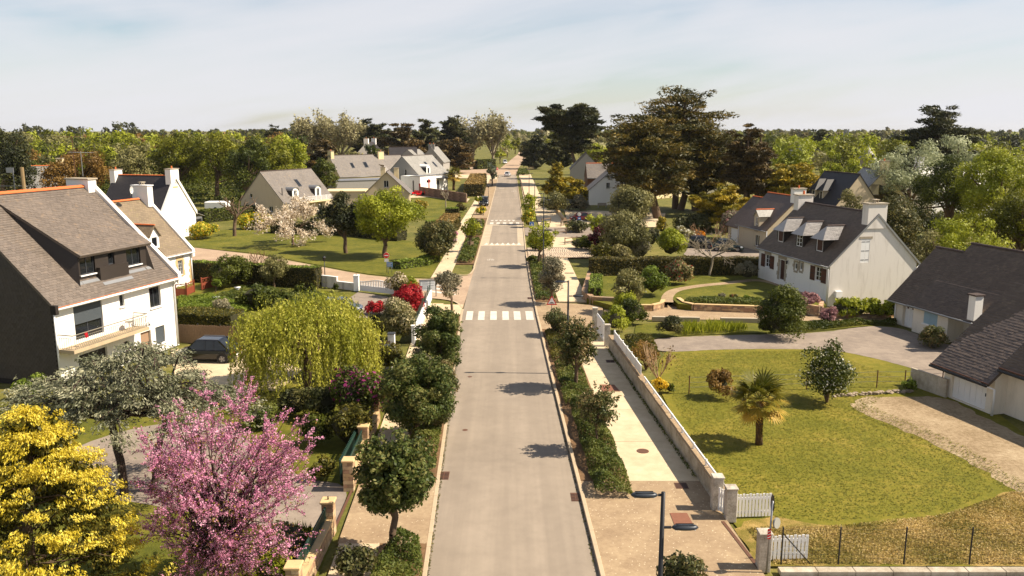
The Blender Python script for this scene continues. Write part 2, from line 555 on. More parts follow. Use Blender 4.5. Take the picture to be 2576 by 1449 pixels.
lm('yellow', (190, 150, 20), (222, 186, 40), (240, 214, 90), trans=0.4)
lm('orange', (190, 120, 20), (214, 146, 34), (230, 170, 60), trans=0.4)
lm('palm', (70, 76, 20), (124, 114, 34), (192, 154, 58), trans=0.25, spec=0.25)
lm('laurel', (52, 64, 24), (82, 94, 40), (126, 122, 66))
lm('variegated', (96, 92, 40), (150, 140, 88), (200, 186, 146))
lm('grass_blade', (80, 92, 20), (112, 118, 32), (160, 146, 70))
lm('lawn_blade', (92, 94, 23), (107, 105, 27), (128, 120, 40))
lm('dry_blade', (104, 100, 34), (158, 136, 72), (204, 178, 120))
lm('pinkflower', (200, 130, 160), (224, 168, 190), (240, 206, 214), trans=0.4)

VEG_TRIS = [0]
def put(o_name, parts, mat, parent):
 V, F, A = parts if isinstance(parts, tuple) else cat(parts)
 VEG_TRIS[0] += (F.shape[1] - 2) * len(F)
 return obj_np(o_name, V, F, mat, parent, A)
def put_wood(segs, parent, mat=None, n=6, name='trunk'):
 V, F = segs_mesh(segs, n)
 VEG_TRIS[0] += 2 * len(F)
 return obj_np(name, V, F, mat or BARK, parent, smooth=True)

def frame(base, top, cx, w, bot):
 """raster measures -> world sizes for a plant standing at raster spot base"""
 b = P(*base); Y = b.y; TRI[0] = Y > 52
 h = Q(cx, top, Y).z; m = FOC / (Y * CP + CAM_H * 0.5 * SP)
 rad = w / 2 * Y / FOC; off = Q(cx, top, Y).x - b.x
 zb = 0.0 if bot is None else max(Q(cx, bot, Y).z, 0.05)
 return b, Y, h, rad, off, zb

SEED = [11]
def rg():
 SEED[0] += 1
 return np.random.default_rng(SEED[0] * 7919)

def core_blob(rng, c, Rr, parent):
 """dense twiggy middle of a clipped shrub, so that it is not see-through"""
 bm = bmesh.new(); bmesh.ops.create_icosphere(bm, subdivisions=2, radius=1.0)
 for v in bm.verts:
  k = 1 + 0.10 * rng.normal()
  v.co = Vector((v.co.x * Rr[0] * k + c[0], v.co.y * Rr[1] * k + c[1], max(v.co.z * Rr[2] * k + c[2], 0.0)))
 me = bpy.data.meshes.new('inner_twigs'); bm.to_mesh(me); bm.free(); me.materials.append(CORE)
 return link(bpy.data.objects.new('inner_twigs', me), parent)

def broadleaf(label, base, top, cx, w, bot, lk='oak', name='broadleaf_tree', cate='tree', nb=26, br=0.34, dens=1.5, nat=0.10,
              asp=1.4, bark=None, low=-0.75, rnd=0.75, group=None, depth_k=0.9, wood=1.0, extra=None, sag=0.0, tr=None, shell=0.5, shoots=0):
 rng = rg(); b, Y, h, rad, off, zb = frame(base, top, cx, w, bot)
 t = thing(name, label, cate, b, 0, group)
 Rr = (rad, rad * depth_k, (h - zb) / 2); c = (off, 0, (h + zb) / 2)
 BC, BR = blobs(rng, c, Rr, nb, br, low)
 s = leaf_size(Y, nat) * 0.62
 area = 4 * np.pi * np.sum(BR[:, 0] ** 2) * 0.5
 n = int(np.clip(dens * area / (s * s * 4) , 600, 26000))
 parts = [blob_leaves(rng, BC, BR, n, s, asp=asp, rnd=rnd, sag=sag, out=0.3 if sag else 0, shell=shell)]
 if shoots:      # long shoots breaking the outline
  for k in range(shoots):
   d = rdir(rng, 1)[0]; d[2] = abs(d[2]) + 0.1; d /= np.linalg.norm(d); p = np.array(c) + d * np.array(Rr) * 0.85; q = p + unit(d + 0.5 * rdir(rng, 1)[0] + np.array((0, 0, 0.5))) * rng.uniform(0.15, 0.4) * rad
   C = p + (q - p) * rng.random((14, 1)) + rng.normal(size=(14, 3)) * s * 0.8; parts.append(leaf_quads(rng, C, rdir(rng, 14), s, asp))
 put('crown', parts, LM[lk], t)
 r0 = tr or max(0.035 * h, 0.05)
 tp = np.array((off * 0.6, 0, zb + (h - zb) * 0.35))
 segs = limb(rng, (0, 0, -0.05), tp, r0, r0 * 0.6, 5, 0.02)
 for k in range(min(len(BC), int(14 * wood) + 1)):
  f = rng.uniform(0.45, 1.0); st = tp * f
  segs += limb(rng, st, BC[k], r0 * 0.38, r0 * 0.10, 3, 0.05)
 put_wood(segs, t, bark or BARK)
 if extra:
  for nm, lk2, frac, s2 in extra:
   put(nm, [blob_leaves(rng, BC, BR * 1.04, int(n * frac), s * s2, asp=1.0, shell=0.15)], LM[lk2], t)
 return t

def shrub(label, base, top, cx, w, lk='holm', name='shrub', cate='shrub', nb=16, br=0.42, dens=2.3, nat=0.08, asp=1.5, group=None,
          core=0.60, depth_k=1.0, extra=None, sq=1.0, out=0.0, spiky=0.0, z0=0.0, rnd=0.75, bot=None):
 """bush clothed to the ground"""
 rng = rg(); b, Y, h, rad, off, zb = frame(base, top, cx, w, bot)
 h = max(h - z0, 0.2)
 t = thing(name, label, cate, b + Vector((0, 0, z0)), 0, group)
 c = (off, 0, h * 0.48); Rr = (rad, rad * depth_k, h * 0.54 * sq)
 BC, BR = blobs(rng, c, Rr, nb, br, -0.55)
 BC[:, 2] = np.maximum(BC[:, 2], h * 0.14)
 s = leaf_size(Y, nat) * 0.62
 area = 4 * np.pi * np.sum(BR[:, 0] ** 2) * 0.42
 n = int(np.clip(dens * area / (s * s * 4), 350, 16000))
 V, F, A = blob_leaves(rng, BC, BR, n, s, asp=asp, rnd=rnd, out=out, shell=0.4, upb=0.3)
 V[:, 2] = np.maximum(V[:, 2], 0.0)
 put('foliage', (V, F, A), LM[lk], t)
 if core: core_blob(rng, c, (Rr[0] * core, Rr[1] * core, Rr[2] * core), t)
 else:
  put_wood([g for k in range(7) for g in limb(rng, (0, 0, 0), BC[k % len(BC)], 0.03 + 0.01 * h, 0.008, 3, 0.05)], t, name='stem')
 if extra:
  for nm, lk2, frac, s2 in extra:
   put(nm, [blob_leaves(rng, BC, BR * 1.05, int(n * frac), s * s2, asp=1.1, shell=0.12)], LM[lk2], t)
 return t

def hedge_between(label, pts, wid, h, lk='hedge', name='hedge', nat=0.07, dens=1.5, z0=0.0, wob=0.05, group=None, toplk=None, taper=0.94):
 """clipped hedge along a line of ground points: twiggy core and leaves standing on its faces"""
 rng = rg(); pts = [Vector((p[0], p[1])) for p in pts]
 o = pts[0]; TRI[0] = o.y > 52
 t = thing(name, label, 'hedge', (o.x, o.y, z0), 0, group)
 mb = MB(); parts = []; tops = []
 for i in range(len(pts) - 1):
  a, b = pts[i] - o, pts[i + 1] - o
  d = b - a; L = d.length; d = d / L; nrm = Vector((-d.y, d.x))
  Y = (pts[i].y + pts[i + 1].y) / 2; s = leaf_size(Y, nat) * 0.6
  w = wid / 2
  q = [a - nrm * w * 0.9, a + nrm * w * 0.9, b + nrm * w * 0.9, b - nrm * w * 0.9]
  mb.hexa([(p.x, p.y, 0.0) for p in (q[0], q[3], q[2], q[1])] + [(p.x * 1.0, p.y, h * 0.94) for p in (q[0], q[3], q[2], q[1])])
  faces = [((a - nrm * w), d * L, Vector((0, 0, h)), -nrm), ((a + nrm * w), d * L, Vector((0, 0, h)), nrm),
                 ((a - nrm * w), nrm * 2 * w, Vector((0, 0, h)), -d), ((b - nrm * w), nrm * 2 * w, Vector((0, 0, h)), d)]
  for p0, e1, e2, nn in faces:
   n = int(dens * e1.length * h / (s * s * 2.2)); n = min(max(n, 60), 9000)
   u, v = rng.random(n)[:, None], rng.random(n)[:, None] ** 0.9
   C = np.array((p0.x, p0.y, 0)) + u * np.array((e1.x, e1.y, 0)) + v * np.array((0, 0, h))
   N0 = np.array((nn.x, nn.y, 0.0))
   bulge = wob * np.sin(u * L * 1.7 + v * 3.1)
   C = C + N0 * (bulge + rng.normal(size=(n, 1)) * 0.03 - (v ** 3) * (1 - taper) * w)
   parts.append(leaf_quads(rng, C, N0 + 0.9 * rdir(rng, n), s * rng.uniform(0.6, 1.3, n), 1.3))
  n = min(int(dens * L * wid / (s * s * 2.2)), 9000)
  u, v = rng.random(n)[:, None], rng.random(n)[:, None]
  C = np.array((faces[0][0].x, faces[0][0].y, h)) + u * np.array((d.x * L, d.y * L, 0)) + v * np.array((nrm.x * 2 * w, nrm.y * 2 * w, 0))
  C[:, 2] += rng.normal(size=n) * 0.035 + wob * np.sin(u[:, 0] * L * 1.3)
  tops.append(leaf_quads(rng, C, np.array((0, 0, 1.0)) + 0.8 * rdir(rng, n), s * rng.uniform(0.6, 1.3, n), 1.3))
 if toplk: put('top_growth', tops, LM[toplk], t)
 else: parts += tops
 put('foliage', parts, LM[lk], t)
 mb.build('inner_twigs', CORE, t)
 return t

def cypress(label, base, top, cx, w, bot, lk='cypress', name='cypress_tree', tiers=8, dens=1.0, trunks=1, flat=0.24, profile='dome', lean=0.0,
   bark=None, group=None, nat=0.16, gaps=0.14, tr=None):
 """Monterey cypress: tiers of flat, outward-pointing foliage plates on long limbs"""
 rng = rg(); b, Y, h, rad, off, zb = frame(base, top, cx, w, bot)
 t = thing(name, label, 'tree', b, 0, group)
 s = leaf_size(Y, nat) * 0.66
 BC, BR, segs = [], [], []
 r0 = tr or 0.030 * h
 tops = []
 for k in range(trunks):
  o = rng.normal(size=2) * rad * 0.15 * (trunks > 1)
  tp = np.array((off * 0.8 + o[0] * 1.5, o[1] * 1.5, h * 0.93))
  segs += limb(rng, (o[0], o[1], -0.05), tp, r0, r0 * 0.3, 7, 0.012); tops.append((np.array((o[0], o[1], 0)), tp))
 for i in range(tiers):
  f = (i + 0.5) / tiers
  z = zb + (h - zb) * f
  if profile == 'dome': prof = math.sqrt(max(1 - (2 * f - 0.72) ** 2 / 1.75, 0.06)) * (1.0 if f < 0.75 else 0.92)
  elif profile == 'flat': prof = 0.5 + 0.55 * f - (0.25 if f > 0.93 else 0)
  elif profile == 'cone': prof = 1.0 - 0.85 * f
  nbk = max(int(9 * prof * rng.uniform(0.85, 1.2)), 3)
  a0 = rng.random() * 6.28
  for j in range(nbk):
   if rng.random() < gaps: continue
   az = a0 + 6.283 * (j + rng.uniform(-0.3, 0.3)) / nbk
   L = rad * prof * rng.uniform(0.5, 1.14)
   st, tp = tops[rng.integers(len(tops))]
   fz = z / (h * 0.93); root = st + (tp - st) * min(max(fz - 0.08, 0.1), 0.98)
   end = np.array((off * fz + math.cos(az) * L, math.sin(az) * L * 0.95, z + rng.uniform(-0.03, 0.05) * h))
   segs += limb(rng, root, end, r0 * 0.26, r0 * 0.06, 3, 0.05)
   npl = max(int(L / (rad * 0.22)), 1)
   for q in range(npl + 1):
    g = 0.35 + 0.65 * q / max(npl, 1)
    rr = rad * rng.uniform(0.18, 0.34) * (0.75 if q == npl else 1)
    BC.append(root + (end - root) * g + rng.normal(size=3) * rad * 0.05 + np.array((0, 0, 0.02 * h * q / max(npl, 1))))
    BR.append((rr, rr, rr * flat * rng.uniform(0.8, 1.4)))
 BC, BR = np.array(BC), np.array(BR)
 area = 2.2 * np.pi * np.sum(BR[:, 0] ** 2)
 n = int(np.clip(dens * area / (s * s * 2.6), 900, 36000))
 wv = BR[:, 0] ** 2; idx = rng.choice(len(BC), n, p=wv / wv.sum())
 d = rdir(rng, n); d[:, 2] += 0.25; d = unit(d)
 r = 1 - 0.5 * rng.random(n) ** 1.3 + 0.12 * rng.normal(size=n)
 C = BC[idx] + d * BR[idx] * r[:, None]
 cen = np.array((off, 0, 0)); rad_out = unit((C - cen) * np.array((1, 1, 0)))
 D = unit(rad_out + np.array((0, 0, 0.35)) + 0.5 * rdir(rng, n))
 bt = rng.random(len(BC)); v = np.clip(0.55 * bt[idx] + 0.45 * rng.random(n), 0, 1)
 put('crown', leaf_quads(rng, C, unit(np.array((0, 0, 0.8)) + rdir(rng, n)), s * rng.uniform(0.6, 1.3, n), 2.3, D, v), LM[lk], t)
 put_wood(segs, t, bark or BARK)
 return t

def bare_tree(label, base, top, cx, w, name='bare_tree', cate='tree', depth=4, bark=None, trunk_h=0.3, leafy=None, leaf_frac=0.0, nat=0.08, r=None, spread=0.55, up=0.15, group=None, nch=3, ls=1.0):
 """leafless or thin-leaved tree: the branches themselves are the crown"""
 rng = rg(); b, Y, h, rad, off, zb = frame(base, top, cx, w, None)
 t = thing(name, label, cate, b, 0, group)
 r0 = r or 0.03 * h
 segs = limb(rng, (0, 0, -0.05), (0, 0, h * trunk_h), r0, r0 * 0.8, 3, 0.02); tips = []
 L = h * (1 - trunk_h) * 0.36
 for k in range(nch + 1):
  a = 6.283 * k / (nch + 1) + rng.random()
  grow(rng, (0, 0, h * trunk_h * rng.uniform(0.85, 1)), unit(np.array((math.cos(a) * rad / h * 2, math.sin(a) * rad / h * 2, 0.9))), L, r0 * 0.6, depth - 1, spread, nch, up, 0.72, segs, tips)
 pts = np.array([s_[1] for s_ in segs])
 # fit to the crown seen in the picture
 sx = rad / max(np.percentile(np.abs(pts[:, 0]), 98), 0.01); sz = h / max(np.percentile(pts[:, 2], 99.5), 0.01)
 def fit(p):
  p = np.array(p, float); f = np.clip(p[..., 2:3] / (h * trunk_h + 1e-6), 0, 1) ** 0.5
  q = p.copy(); q[..., 0:2] = p[..., 0:2] * (1 + (sx - 1) * f); q[..., 2] = p[..., 2] * sz
  q[..., 0] += off * np.clip(q[..., 2] / h, 0, 1); return q
 minr = Y * 0.00022
 segs = [(fit(a), fit(c), max(ra, minr), max(rb, minr * 0.8)) for a, c, ra, rb in segs]
 put_wood([s_ for s_ in segs], t, bark or BARK_GREY, 4 if Y > 40 else 5, name='branches')
 if leafy:
  s = leaf_size(Y, nat) * 0.6 * ls
  P1 = np.array([s_[1] for s_ in segs if s_[2] < r0 * 0.5]); n = int(leaf_frac * len(P1))
  idx = rng.integers(0, len(P1), n)
  C = P1[idx] + rng.normal(size=(n, 3)) * (0.10 + 0.03 * h)
  put('leaves', leaf_quads(rng, C, rdir(rng, n) + np.array((0, 0, 0.5)), s * rng.uniform(0.6, 1.3, n), 1.4), LM[leafy], t)
 return t
# ------------------------------------------------------------------ particular trees
def willow(label, base, top, cx, w, bot):
 rng = rg(); b, Y, h, rad, off, zb = frame(base, top, cx, w, bot)
 t = thing('weeping_willow', label, 'tree', b)
 s = leaf_size(Y, 0.07) * 0.55
 BC, BR = blobs(rng, (off, 0, h * 0.62), (rad * 0.86, rad * 0.8, h * 0.36), 30, 0.36, -0.2)
 segs = limb(rng, (0, 0, -0.05), (off * 0.6, 0, h * 0.5), 0.26, 0.18, 4, 0.02)
 for k in range(18): segs += limb(rng, (off * 0.6, 0, h * rng.uniform(0.3, 0.5)), BC[k], 0.09, 0.02, 4, 0.06)
 parts = [blob_leaves(rng, BC, BR, 6000, s, asp=2.0, sag=0.8, out=0.4, shell=0.8)]
 C, N, D, vv = [], [], [], []
 tip = rdir(rng, 95); tip[:, 2] = np.abs(tip[:, 2]) * 1.0 - 0.12; tip = unit(tip); tr_ = rng.uniform(0.68, 1.06, 95); tl = rng.random(95)
 for k in range(1500):
  j = rng.integers(95); d = unit(tip[j] + rng.normal(size=3) * 0.10)
  p = np.array((off, 0, h * 0.60)) + d * np.array((rad * 0.95, rad * 0.9, h * 0.40)) * tr_[j] * rng.uniform(0.9, 1.03)
  L = rng.uniform(0.7, 1.6) + (rng.uniform(0.4, 2.2) if d[2] < 0.55 else 0)
  L = min(L, max(p[2] - zb * 0.7, 0.3)); m = int(L / (s * 1.5)) + 3
  o = np.array((d[0], d[1], 0)); q = p.copy(); tint = 0.7 * tl[j] + 0.3 * rng.random()
  vel = o * 0.8 + np.array((0, 0, 0.35)) + rng.normal(size=3) * 0.15
  for i in range(m):
   vel = vel + np.array((0, 0, -0.42)) ; vel = vel * np.array((0.82, 0.82, 1)); st = vel / np.linalg.norm(vel) * (L / m)
   q = q + st + rng.normal(size=3) * 0.035
   C.append(q); D.append(st); N.append(rng.normal(size=3) + o); vv.append(0.6 * tint + 0.4 * rng.random())
 C, N, D = np.array(C), np.array(N), np.array(D)
 parts.append(leaf_quads(rng, C, N, s * rng.uniform(0.7, 1.3, len(C)), 2.0, unit(D) + 0.5 * rdir(rng, len(C)), np.array(vv)))
 put('crown', parts, LM['willow'], t)
 put_wood(segs, t)
 return t

def judas_tree(label, base, top, cx, w):
 rng = rg(); b, Y, h, rad, off, zb = frame(base, top, cx, w, None)
 t = thing('judas_tree', label, 'tree', b)
 fork = np.array((off * 0.1, 0, h * 0.14)); segs = limb(rng, (0, 0, -0.05), fork, 0.16, 0.14, 3, 0.03); tw = []
 for k in range(150):
  d = rdir(rng, 1)[0]; d[2] = d[2] * 0.85 + 0.16; d /= np.linalg.norm(d)
  end = np.array((off, 0, h * 0.46)) + d * np.array((rad, rad * 0.9, h * 0.54)) * rng.uniform(0.62, 0.98)
  end[2] = max(end[2], h * 0.07)
  mid = fork + (end - fork) * 0.5 + np.array((0, 0, 0.10 * h)) * (1 if d[2] > 0 else 0.4)
  st = fork * 0.9 + np.array((d[0] * 0.3, d[1] * 0.3, rng.uniform(-0.1, 0.25) * h * 0.5)) ; segs += limb(rng, fork if k % 5 == 0 else st, mid, 0.022 if k % 5 else 0.075, 0.018, 3, 0.05) + limb(rng, mid, end, 0.018, 0.007, 3, 0.05)
  ax = unit(end - mid)
  for q in range(15):
   p = mid + (end - mid) * rng.uniform(0.15, 1.0) if q < 11 else fork + (mid - fork) * rng.uniform(0.35, 1.0)
   e = p + unit(ax * 0.7 + rdir(rng, 1)[0] * 0.9 + np.array((0, 0, 0.12))) * rng.uniform(0.25, 0.7)
   tw.append((p, e, 0.007, 0.004))
  tw.append((end, end + unit(ax + np.array((0, 0, 0.1))) * rng.uniform(0.2, 0.5), 0.008, 0.004))
 put_wood(segs + tw, t, plain('bark_dark', S(70, 56, 48), 0.95, 0.3, 3, 25, 0.02), 4, name='branches')
 A = np.array([q[0] for q in tw]); B = np.array([q[1] for q in tw]); L = np.linalg.norm(B - A, axis=1); n = 62000
 tint = rng.random(len(tw)); lush = np.clip(rng.random(len(tw)) * 1.4, 0.25, 1) * np.clip(0.3 + 1.1 * A[:, 2] / h, 0, 1); pr = L * lush
 idx = rng.choice(len(tw), n, p=pr / pr.sum()); C = A[idx] + (B[idx] - A[idx]) * rng.random(n)[:, None] + rng.normal(size=(n, 3)) * 0.030
 put('blossom', leaf_quads(rng, C, rdir(rng, n) + np.array((0, 0, 0.4)), 0.0245 * rng.uniform(0.6, 1.3, n), 1.2, None, 0.5 * tint[idx] + 0.5 * rng.random(n)), LM['pink'], t)
 n = 6500; idx = rng.integers(0, len(tw), n); C = A[idx] + (B[idx] - A[idx]) * rng.random(n)[:, None] + rng.normal(size=(n, 3)) * 0.07
 put('leaves', leaf_quads(rng, C, rdir(rng, n) + np.array((0, 0, 0.5)), 0.036 * rng.uniform(0.6, 1.2, n), 1.1), LM['pinkleaf'], t)
 return t

def weeping_cedar(label, base, top, cx, w):
 rng = rg(); b, Y, h, rad, off, zb = frame(base, top, cx, w, None)
 t = thing('weeping_cedar', label, 'tree', b)
 s = 0.034
 segs = limb(rng, (0, 0, -0.05), (-0.35, 0.2, h * 0.52), 0.17, 0.13, 5, 0.03) + limb(rng, (0.95, 0.25, -0.05), (1.7, 0.6, h * 0.55), 0.15, 0.1, 5, 0.03)
 roots = [np.array((-0.35, 0.2, h * 0.5)), np.array((1.7, 0.6, h * 0.52))]
 BC, BR, DD = [], [], []
 for k in range(60):
  rt = roots[k % 2]; a = 6.283 * k / 60 * 7 + rng.random() * 0.4
  L = rng.uniform(0.42, 1.05) * rad * (1.12 if abs(math.cos(a)) > 0.5 else 0.8)
  zt = h * rng.uniform(0.60, 1.0) * (1 - 0.26 * (L / rad) ** 2)
  end = np.array((off * 0.9 + math.cos(a) * L, 0.4 + math.sin(a) * L * 0.8, zt - 0.05 * h))
  mid = rt * 0.45 + end * 0.55; mid[2] = max(zt + 0.06 * h, rt[2])
  segs += limb(rng, rt, mid, 0.055, 0.03, 3, 0.04) + limb(rng, mid, end, 0.03, 0.01, 3, 0.05)
  for q in range(9):
   g = rng.random(); p = mid + (end - mid) * g if rng.random() < 0.82 else rt + (mid - rt) * (0.4 + 0.6 * g)
   rr = rng.uniform(0.30, 0.62)
   BC.append(p + rng.normal(size=3) * 0.12); BR.append((rr, rr, rr * rng.uniform(0.12, 0.26)))
  for q in range(3):
   p = end + rng.normal(size=3) * 0.25
   BC.append(p + np.array((0, 0, -0.35 * q))); BR.append((0.20, 0.20, 0.36))
 BC, BR = np.array(BC), np.array(BR)
 n = 38000; w_ = BR[:, 0] ** 2; idx = rng.choice(len(BC), n, p=w_ / w_.sum())
 d = rdir(rng, n); C = BC[idx] + d * BR[idx] * (1 - 0.5 * rng.random(n) ** 1.2)[:, None]
 out = unit((C - np.array((off, 0.4, 0))) * np.array((1, 1, 0)))
 bt = rng.random(len(BC))
 put('crown', leaf_quads(rng, C, np.array((0, 0, 0.6)) + rdir(rng, n), s * rng.uniform(0.6, 1.3, n), 2.2, out + np.array((0, 0, -0.3)) + 0.7 * rdir(rng, n), 0.5 * bt[idx] + 0.5 * rng.random(n)), LM['cedar'], t)
 put_wood(segs, t, MATS.get('bark_dark') or plain('bark_dark', S(70, 56, 48), 0.95, 0.3, 3, 25, 0.02), 7)
 return t

def golden_cypress(label, base, top, cx, w):
 rng = rg(); b, Y, h, rad, off, zb = frame(base, top, cx, w, None)
 t = thing('golden_cypress', label, 'tree', b)
 BC, BR, IC = [], [], []
 segs = limb(rng, (0, 0, -0.05), (off, 0, h * 0.95), 0.2, 0.04, 6, 0.01)
 for k in range(250):
  f = rng.random() ** 0.85
  prof = (1 - f ** 1.9) * 0.95 + 0.08
  a = rng.random() * 6.283; z = h * (0.03 + 0.95 * f)
  L = rad * prof * rng.uniform(0.66, 1.08)
  p = np.array((off + math.cos(a) * L, math.sin(a) * L, z))
  if k % 4 == 0: segs += limb(rng, (off * f, 0, z - 0.25), p, 0.03, 0.008, 3, 0.04)
  rr = rng.uniform(0.12, 0.26)
  for q in range(4):
   BC.append(p + rng.normal(size=3) * np.array((0.20, 0.20, 0.05))); BR.append((rr * rng.uniform(0.7, 1.2), rr * rng.uniform(0.7, 1.2), rr * rng.uniform(0.45, 0.8)))
 BC, BR = np.array(BC), np.array(BR)
 n = 70000; w_ = BR[:, 0] ** 2; idx = rng.choice(len(BC), n, p=w_ / w_.sum())
 d = rdir(rng, n); d[:, 2] += 0.2; C = BC[idx] + d * BR[idx] * (1 - 0.45 * rng.random(n) ** 1.2)[:, None]
 out = unit((C - np.array((off, 0, 0))) * np.array((1, 1, 0))); bt = rng.random(len(BC))
 put('crown', leaf_quads(rng, C, out * 0.5 + np.array((0, 0, 0.5)) + rdir(rng, n), 0.0205 * rng.uniform(0.6, 1.4, n), 1.9, out * 0.5 + np.array((0, 0, -0.8)) + 0.5 * rdir(rng, n), 0.4 * bt[idx] + 0.6 * rng.random(n)), LM['gold'], t)
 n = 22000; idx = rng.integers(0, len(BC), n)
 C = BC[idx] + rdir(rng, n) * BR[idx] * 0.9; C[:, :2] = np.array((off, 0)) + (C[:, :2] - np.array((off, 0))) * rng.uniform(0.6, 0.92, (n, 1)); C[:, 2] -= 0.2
 put('inner_foliage', leaf_quads(rng, C, rdir(rng, n), 0.045 * rng.uniform(0.6, 1.3, n), 1.9, np.array((0, 0, -1.0)) + 0.7 * rdir(rng, n)), LM['yew'], t)  # greener inside, and darkened in colour to stand for shadow gaps
 put_wood(segs, t, BARK, 6)
 return t

def fan_palm(label, base, top, cx, w, trunk_top, n_fr=26, nat=1.0, name='fan_palm'):
 rng = rg(); b, Y, h, rad, off, zb = frame(base, top, cx, w, trunk_top)
 t = thing(name, label, 'palm', b)
 zt = zb; m = MB(); rr = 0.14 * nat
 pts = [(off * 0.15 * i, 0, zt * i / 6) for i in range(7)]
 m.tube(pts, [rr * (1.25 if i == 0 else 1.0 + 0.1 * (i % 2)) for i in range(7)], 10)
 tr = m.build('trunk', plain('palm_bark', S(84, 62, 42), 1.0, 0.45, 14, 40, 0.04), t, smooth=True)
 # shaggy fibre of old leaf bases
 n = 500; a = rng.random(n) * 6.283; z = rng.random(n) * zt
 C = np.stack([np.cos(a) * rr * 1.05, np.sin(a) * rr * 1.05, z], 1) + np.array((off * 0.5, 0, 0)) * (z / zt)[:, None]
 o = np.stack([np.cos(a), np.sin(a), np.zeros(n)], 1)
 put('fibre', leaf_quads(rng, C, o + 0.4 * rdir(rng, n), 0.03, 2.5, np.array((0, 0, 1.0)) + 0.5 * o), LM['brown'], t)
 Cc = np.array((off, 0, zt)); Rf = max(rad, 0.3)
 for k in range(n_fr):
  az = k * 2.39996; el = 1.25 - 2.0 * (k / n_fr) + rng.uniform(-0.12, 0.12)
  d = np.array((math.cos(az) * math.cos(el), math.sin(az) * math.cos(el), math.sin(el)))
  pl = Rf * rng.uniform(0.50, 0.62); hub = Cc + d * pl
  side = unit(np.cross(d, np.array((0.01, 0, 1.0)))); upn = np.cross(side, d)
  D, C = [], []
  for q in range(17):
   th = (q - 8) / 8 * 1.9
   dd = unit(d * math.cos(th) + side * math.sin(th)); LL = Rf * 0.26 * (1 - 0.25 * abs(th) / 1.9)
   dd = unit(dd + np.array((0, 0, -0.25)) - upn * 0.12 * abs(th)); D.append(dd); C.append(hub + dd * LL)
  D, C = np.array(D), np.array(C); nn = np.repeat(upn[None], len(C), 0) + 0.2 * rdir(rng, len(C))
  T = unit(D); B = unit(np.cross(nn, T)); LL = Rf * 0.27; wv = Rf * 0.032
  V = np.stack([C - T * LL, C + B * wv, C + T * LL, C - B * wv], 1).reshape(-1, 3)
  tint = np.clip(0.2 + 0.75 * (k / n_fr) ** 1.6 + rng.uniform(-0.1, 0.1), 0, 1)
  sg = [(Cc, hub, 0.018, 0.012)]; Vs, Fs = segs_mesh(sg, 4)
  V2 = np.concatenate([V, Vs]); F2 = np.concatenate([np.arange(len(V)).reshape(-1, 4), Fs + len(V)])
  obj_np('frond', V2, F2, LM['palm'], t, np.full(len(V2), tint) + np.concatenate([np.repeat(rng.uniform(-0.1, 0.1, len(C)), 4), np.zeros(len(Vs))]))
 return t

def grass_clump(label, spots, hgt, lk='grass_blade', name='iris_clump', cate='plant', n=180, z0=0.0, wid=0.5, sw=0.02):
 rng = rg(); o = Vector((spots[0][0], spots[0][1], z0)); TRI[0] = False
 t = thing(name, label, cate, o)
 parts = []
 for q in spots:
  a = rng.random(n) * 6.283; r = wid * np.sqrt(rng.random(n))
  C = np.stack([q[0] - o.x + np.cos(a) * r, q[1] - o.y + np.sin(a) * r, hgt * rng.uniform(0.35, 0.55, n)], 1)
  D = np.stack([np.cos(a) * 0.35, np.sin(a) * 0.35, np.ones(n)], 1)
  parts.append(leaf_quads(rng, C, rdir(rng, n) * np.array((1, 1, 0.1)), hgt * 0.45, 1.0, D))
  if parts[-1][1].shape[1] == 3: continue
  V = parts[-1][0].reshape(-1, 4, 3); mid = (V[:, 1] + V[:, 3]) / 2
  V[:, 1] = mid + (V[:, 1] - mid) * (sw / (hgt * 0.34)); V[:, 3] = mid + (V[:, 3] - mid) * (sw / (hgt * 0.34))
 put('blades', parts, LM[lk], t)
 return t

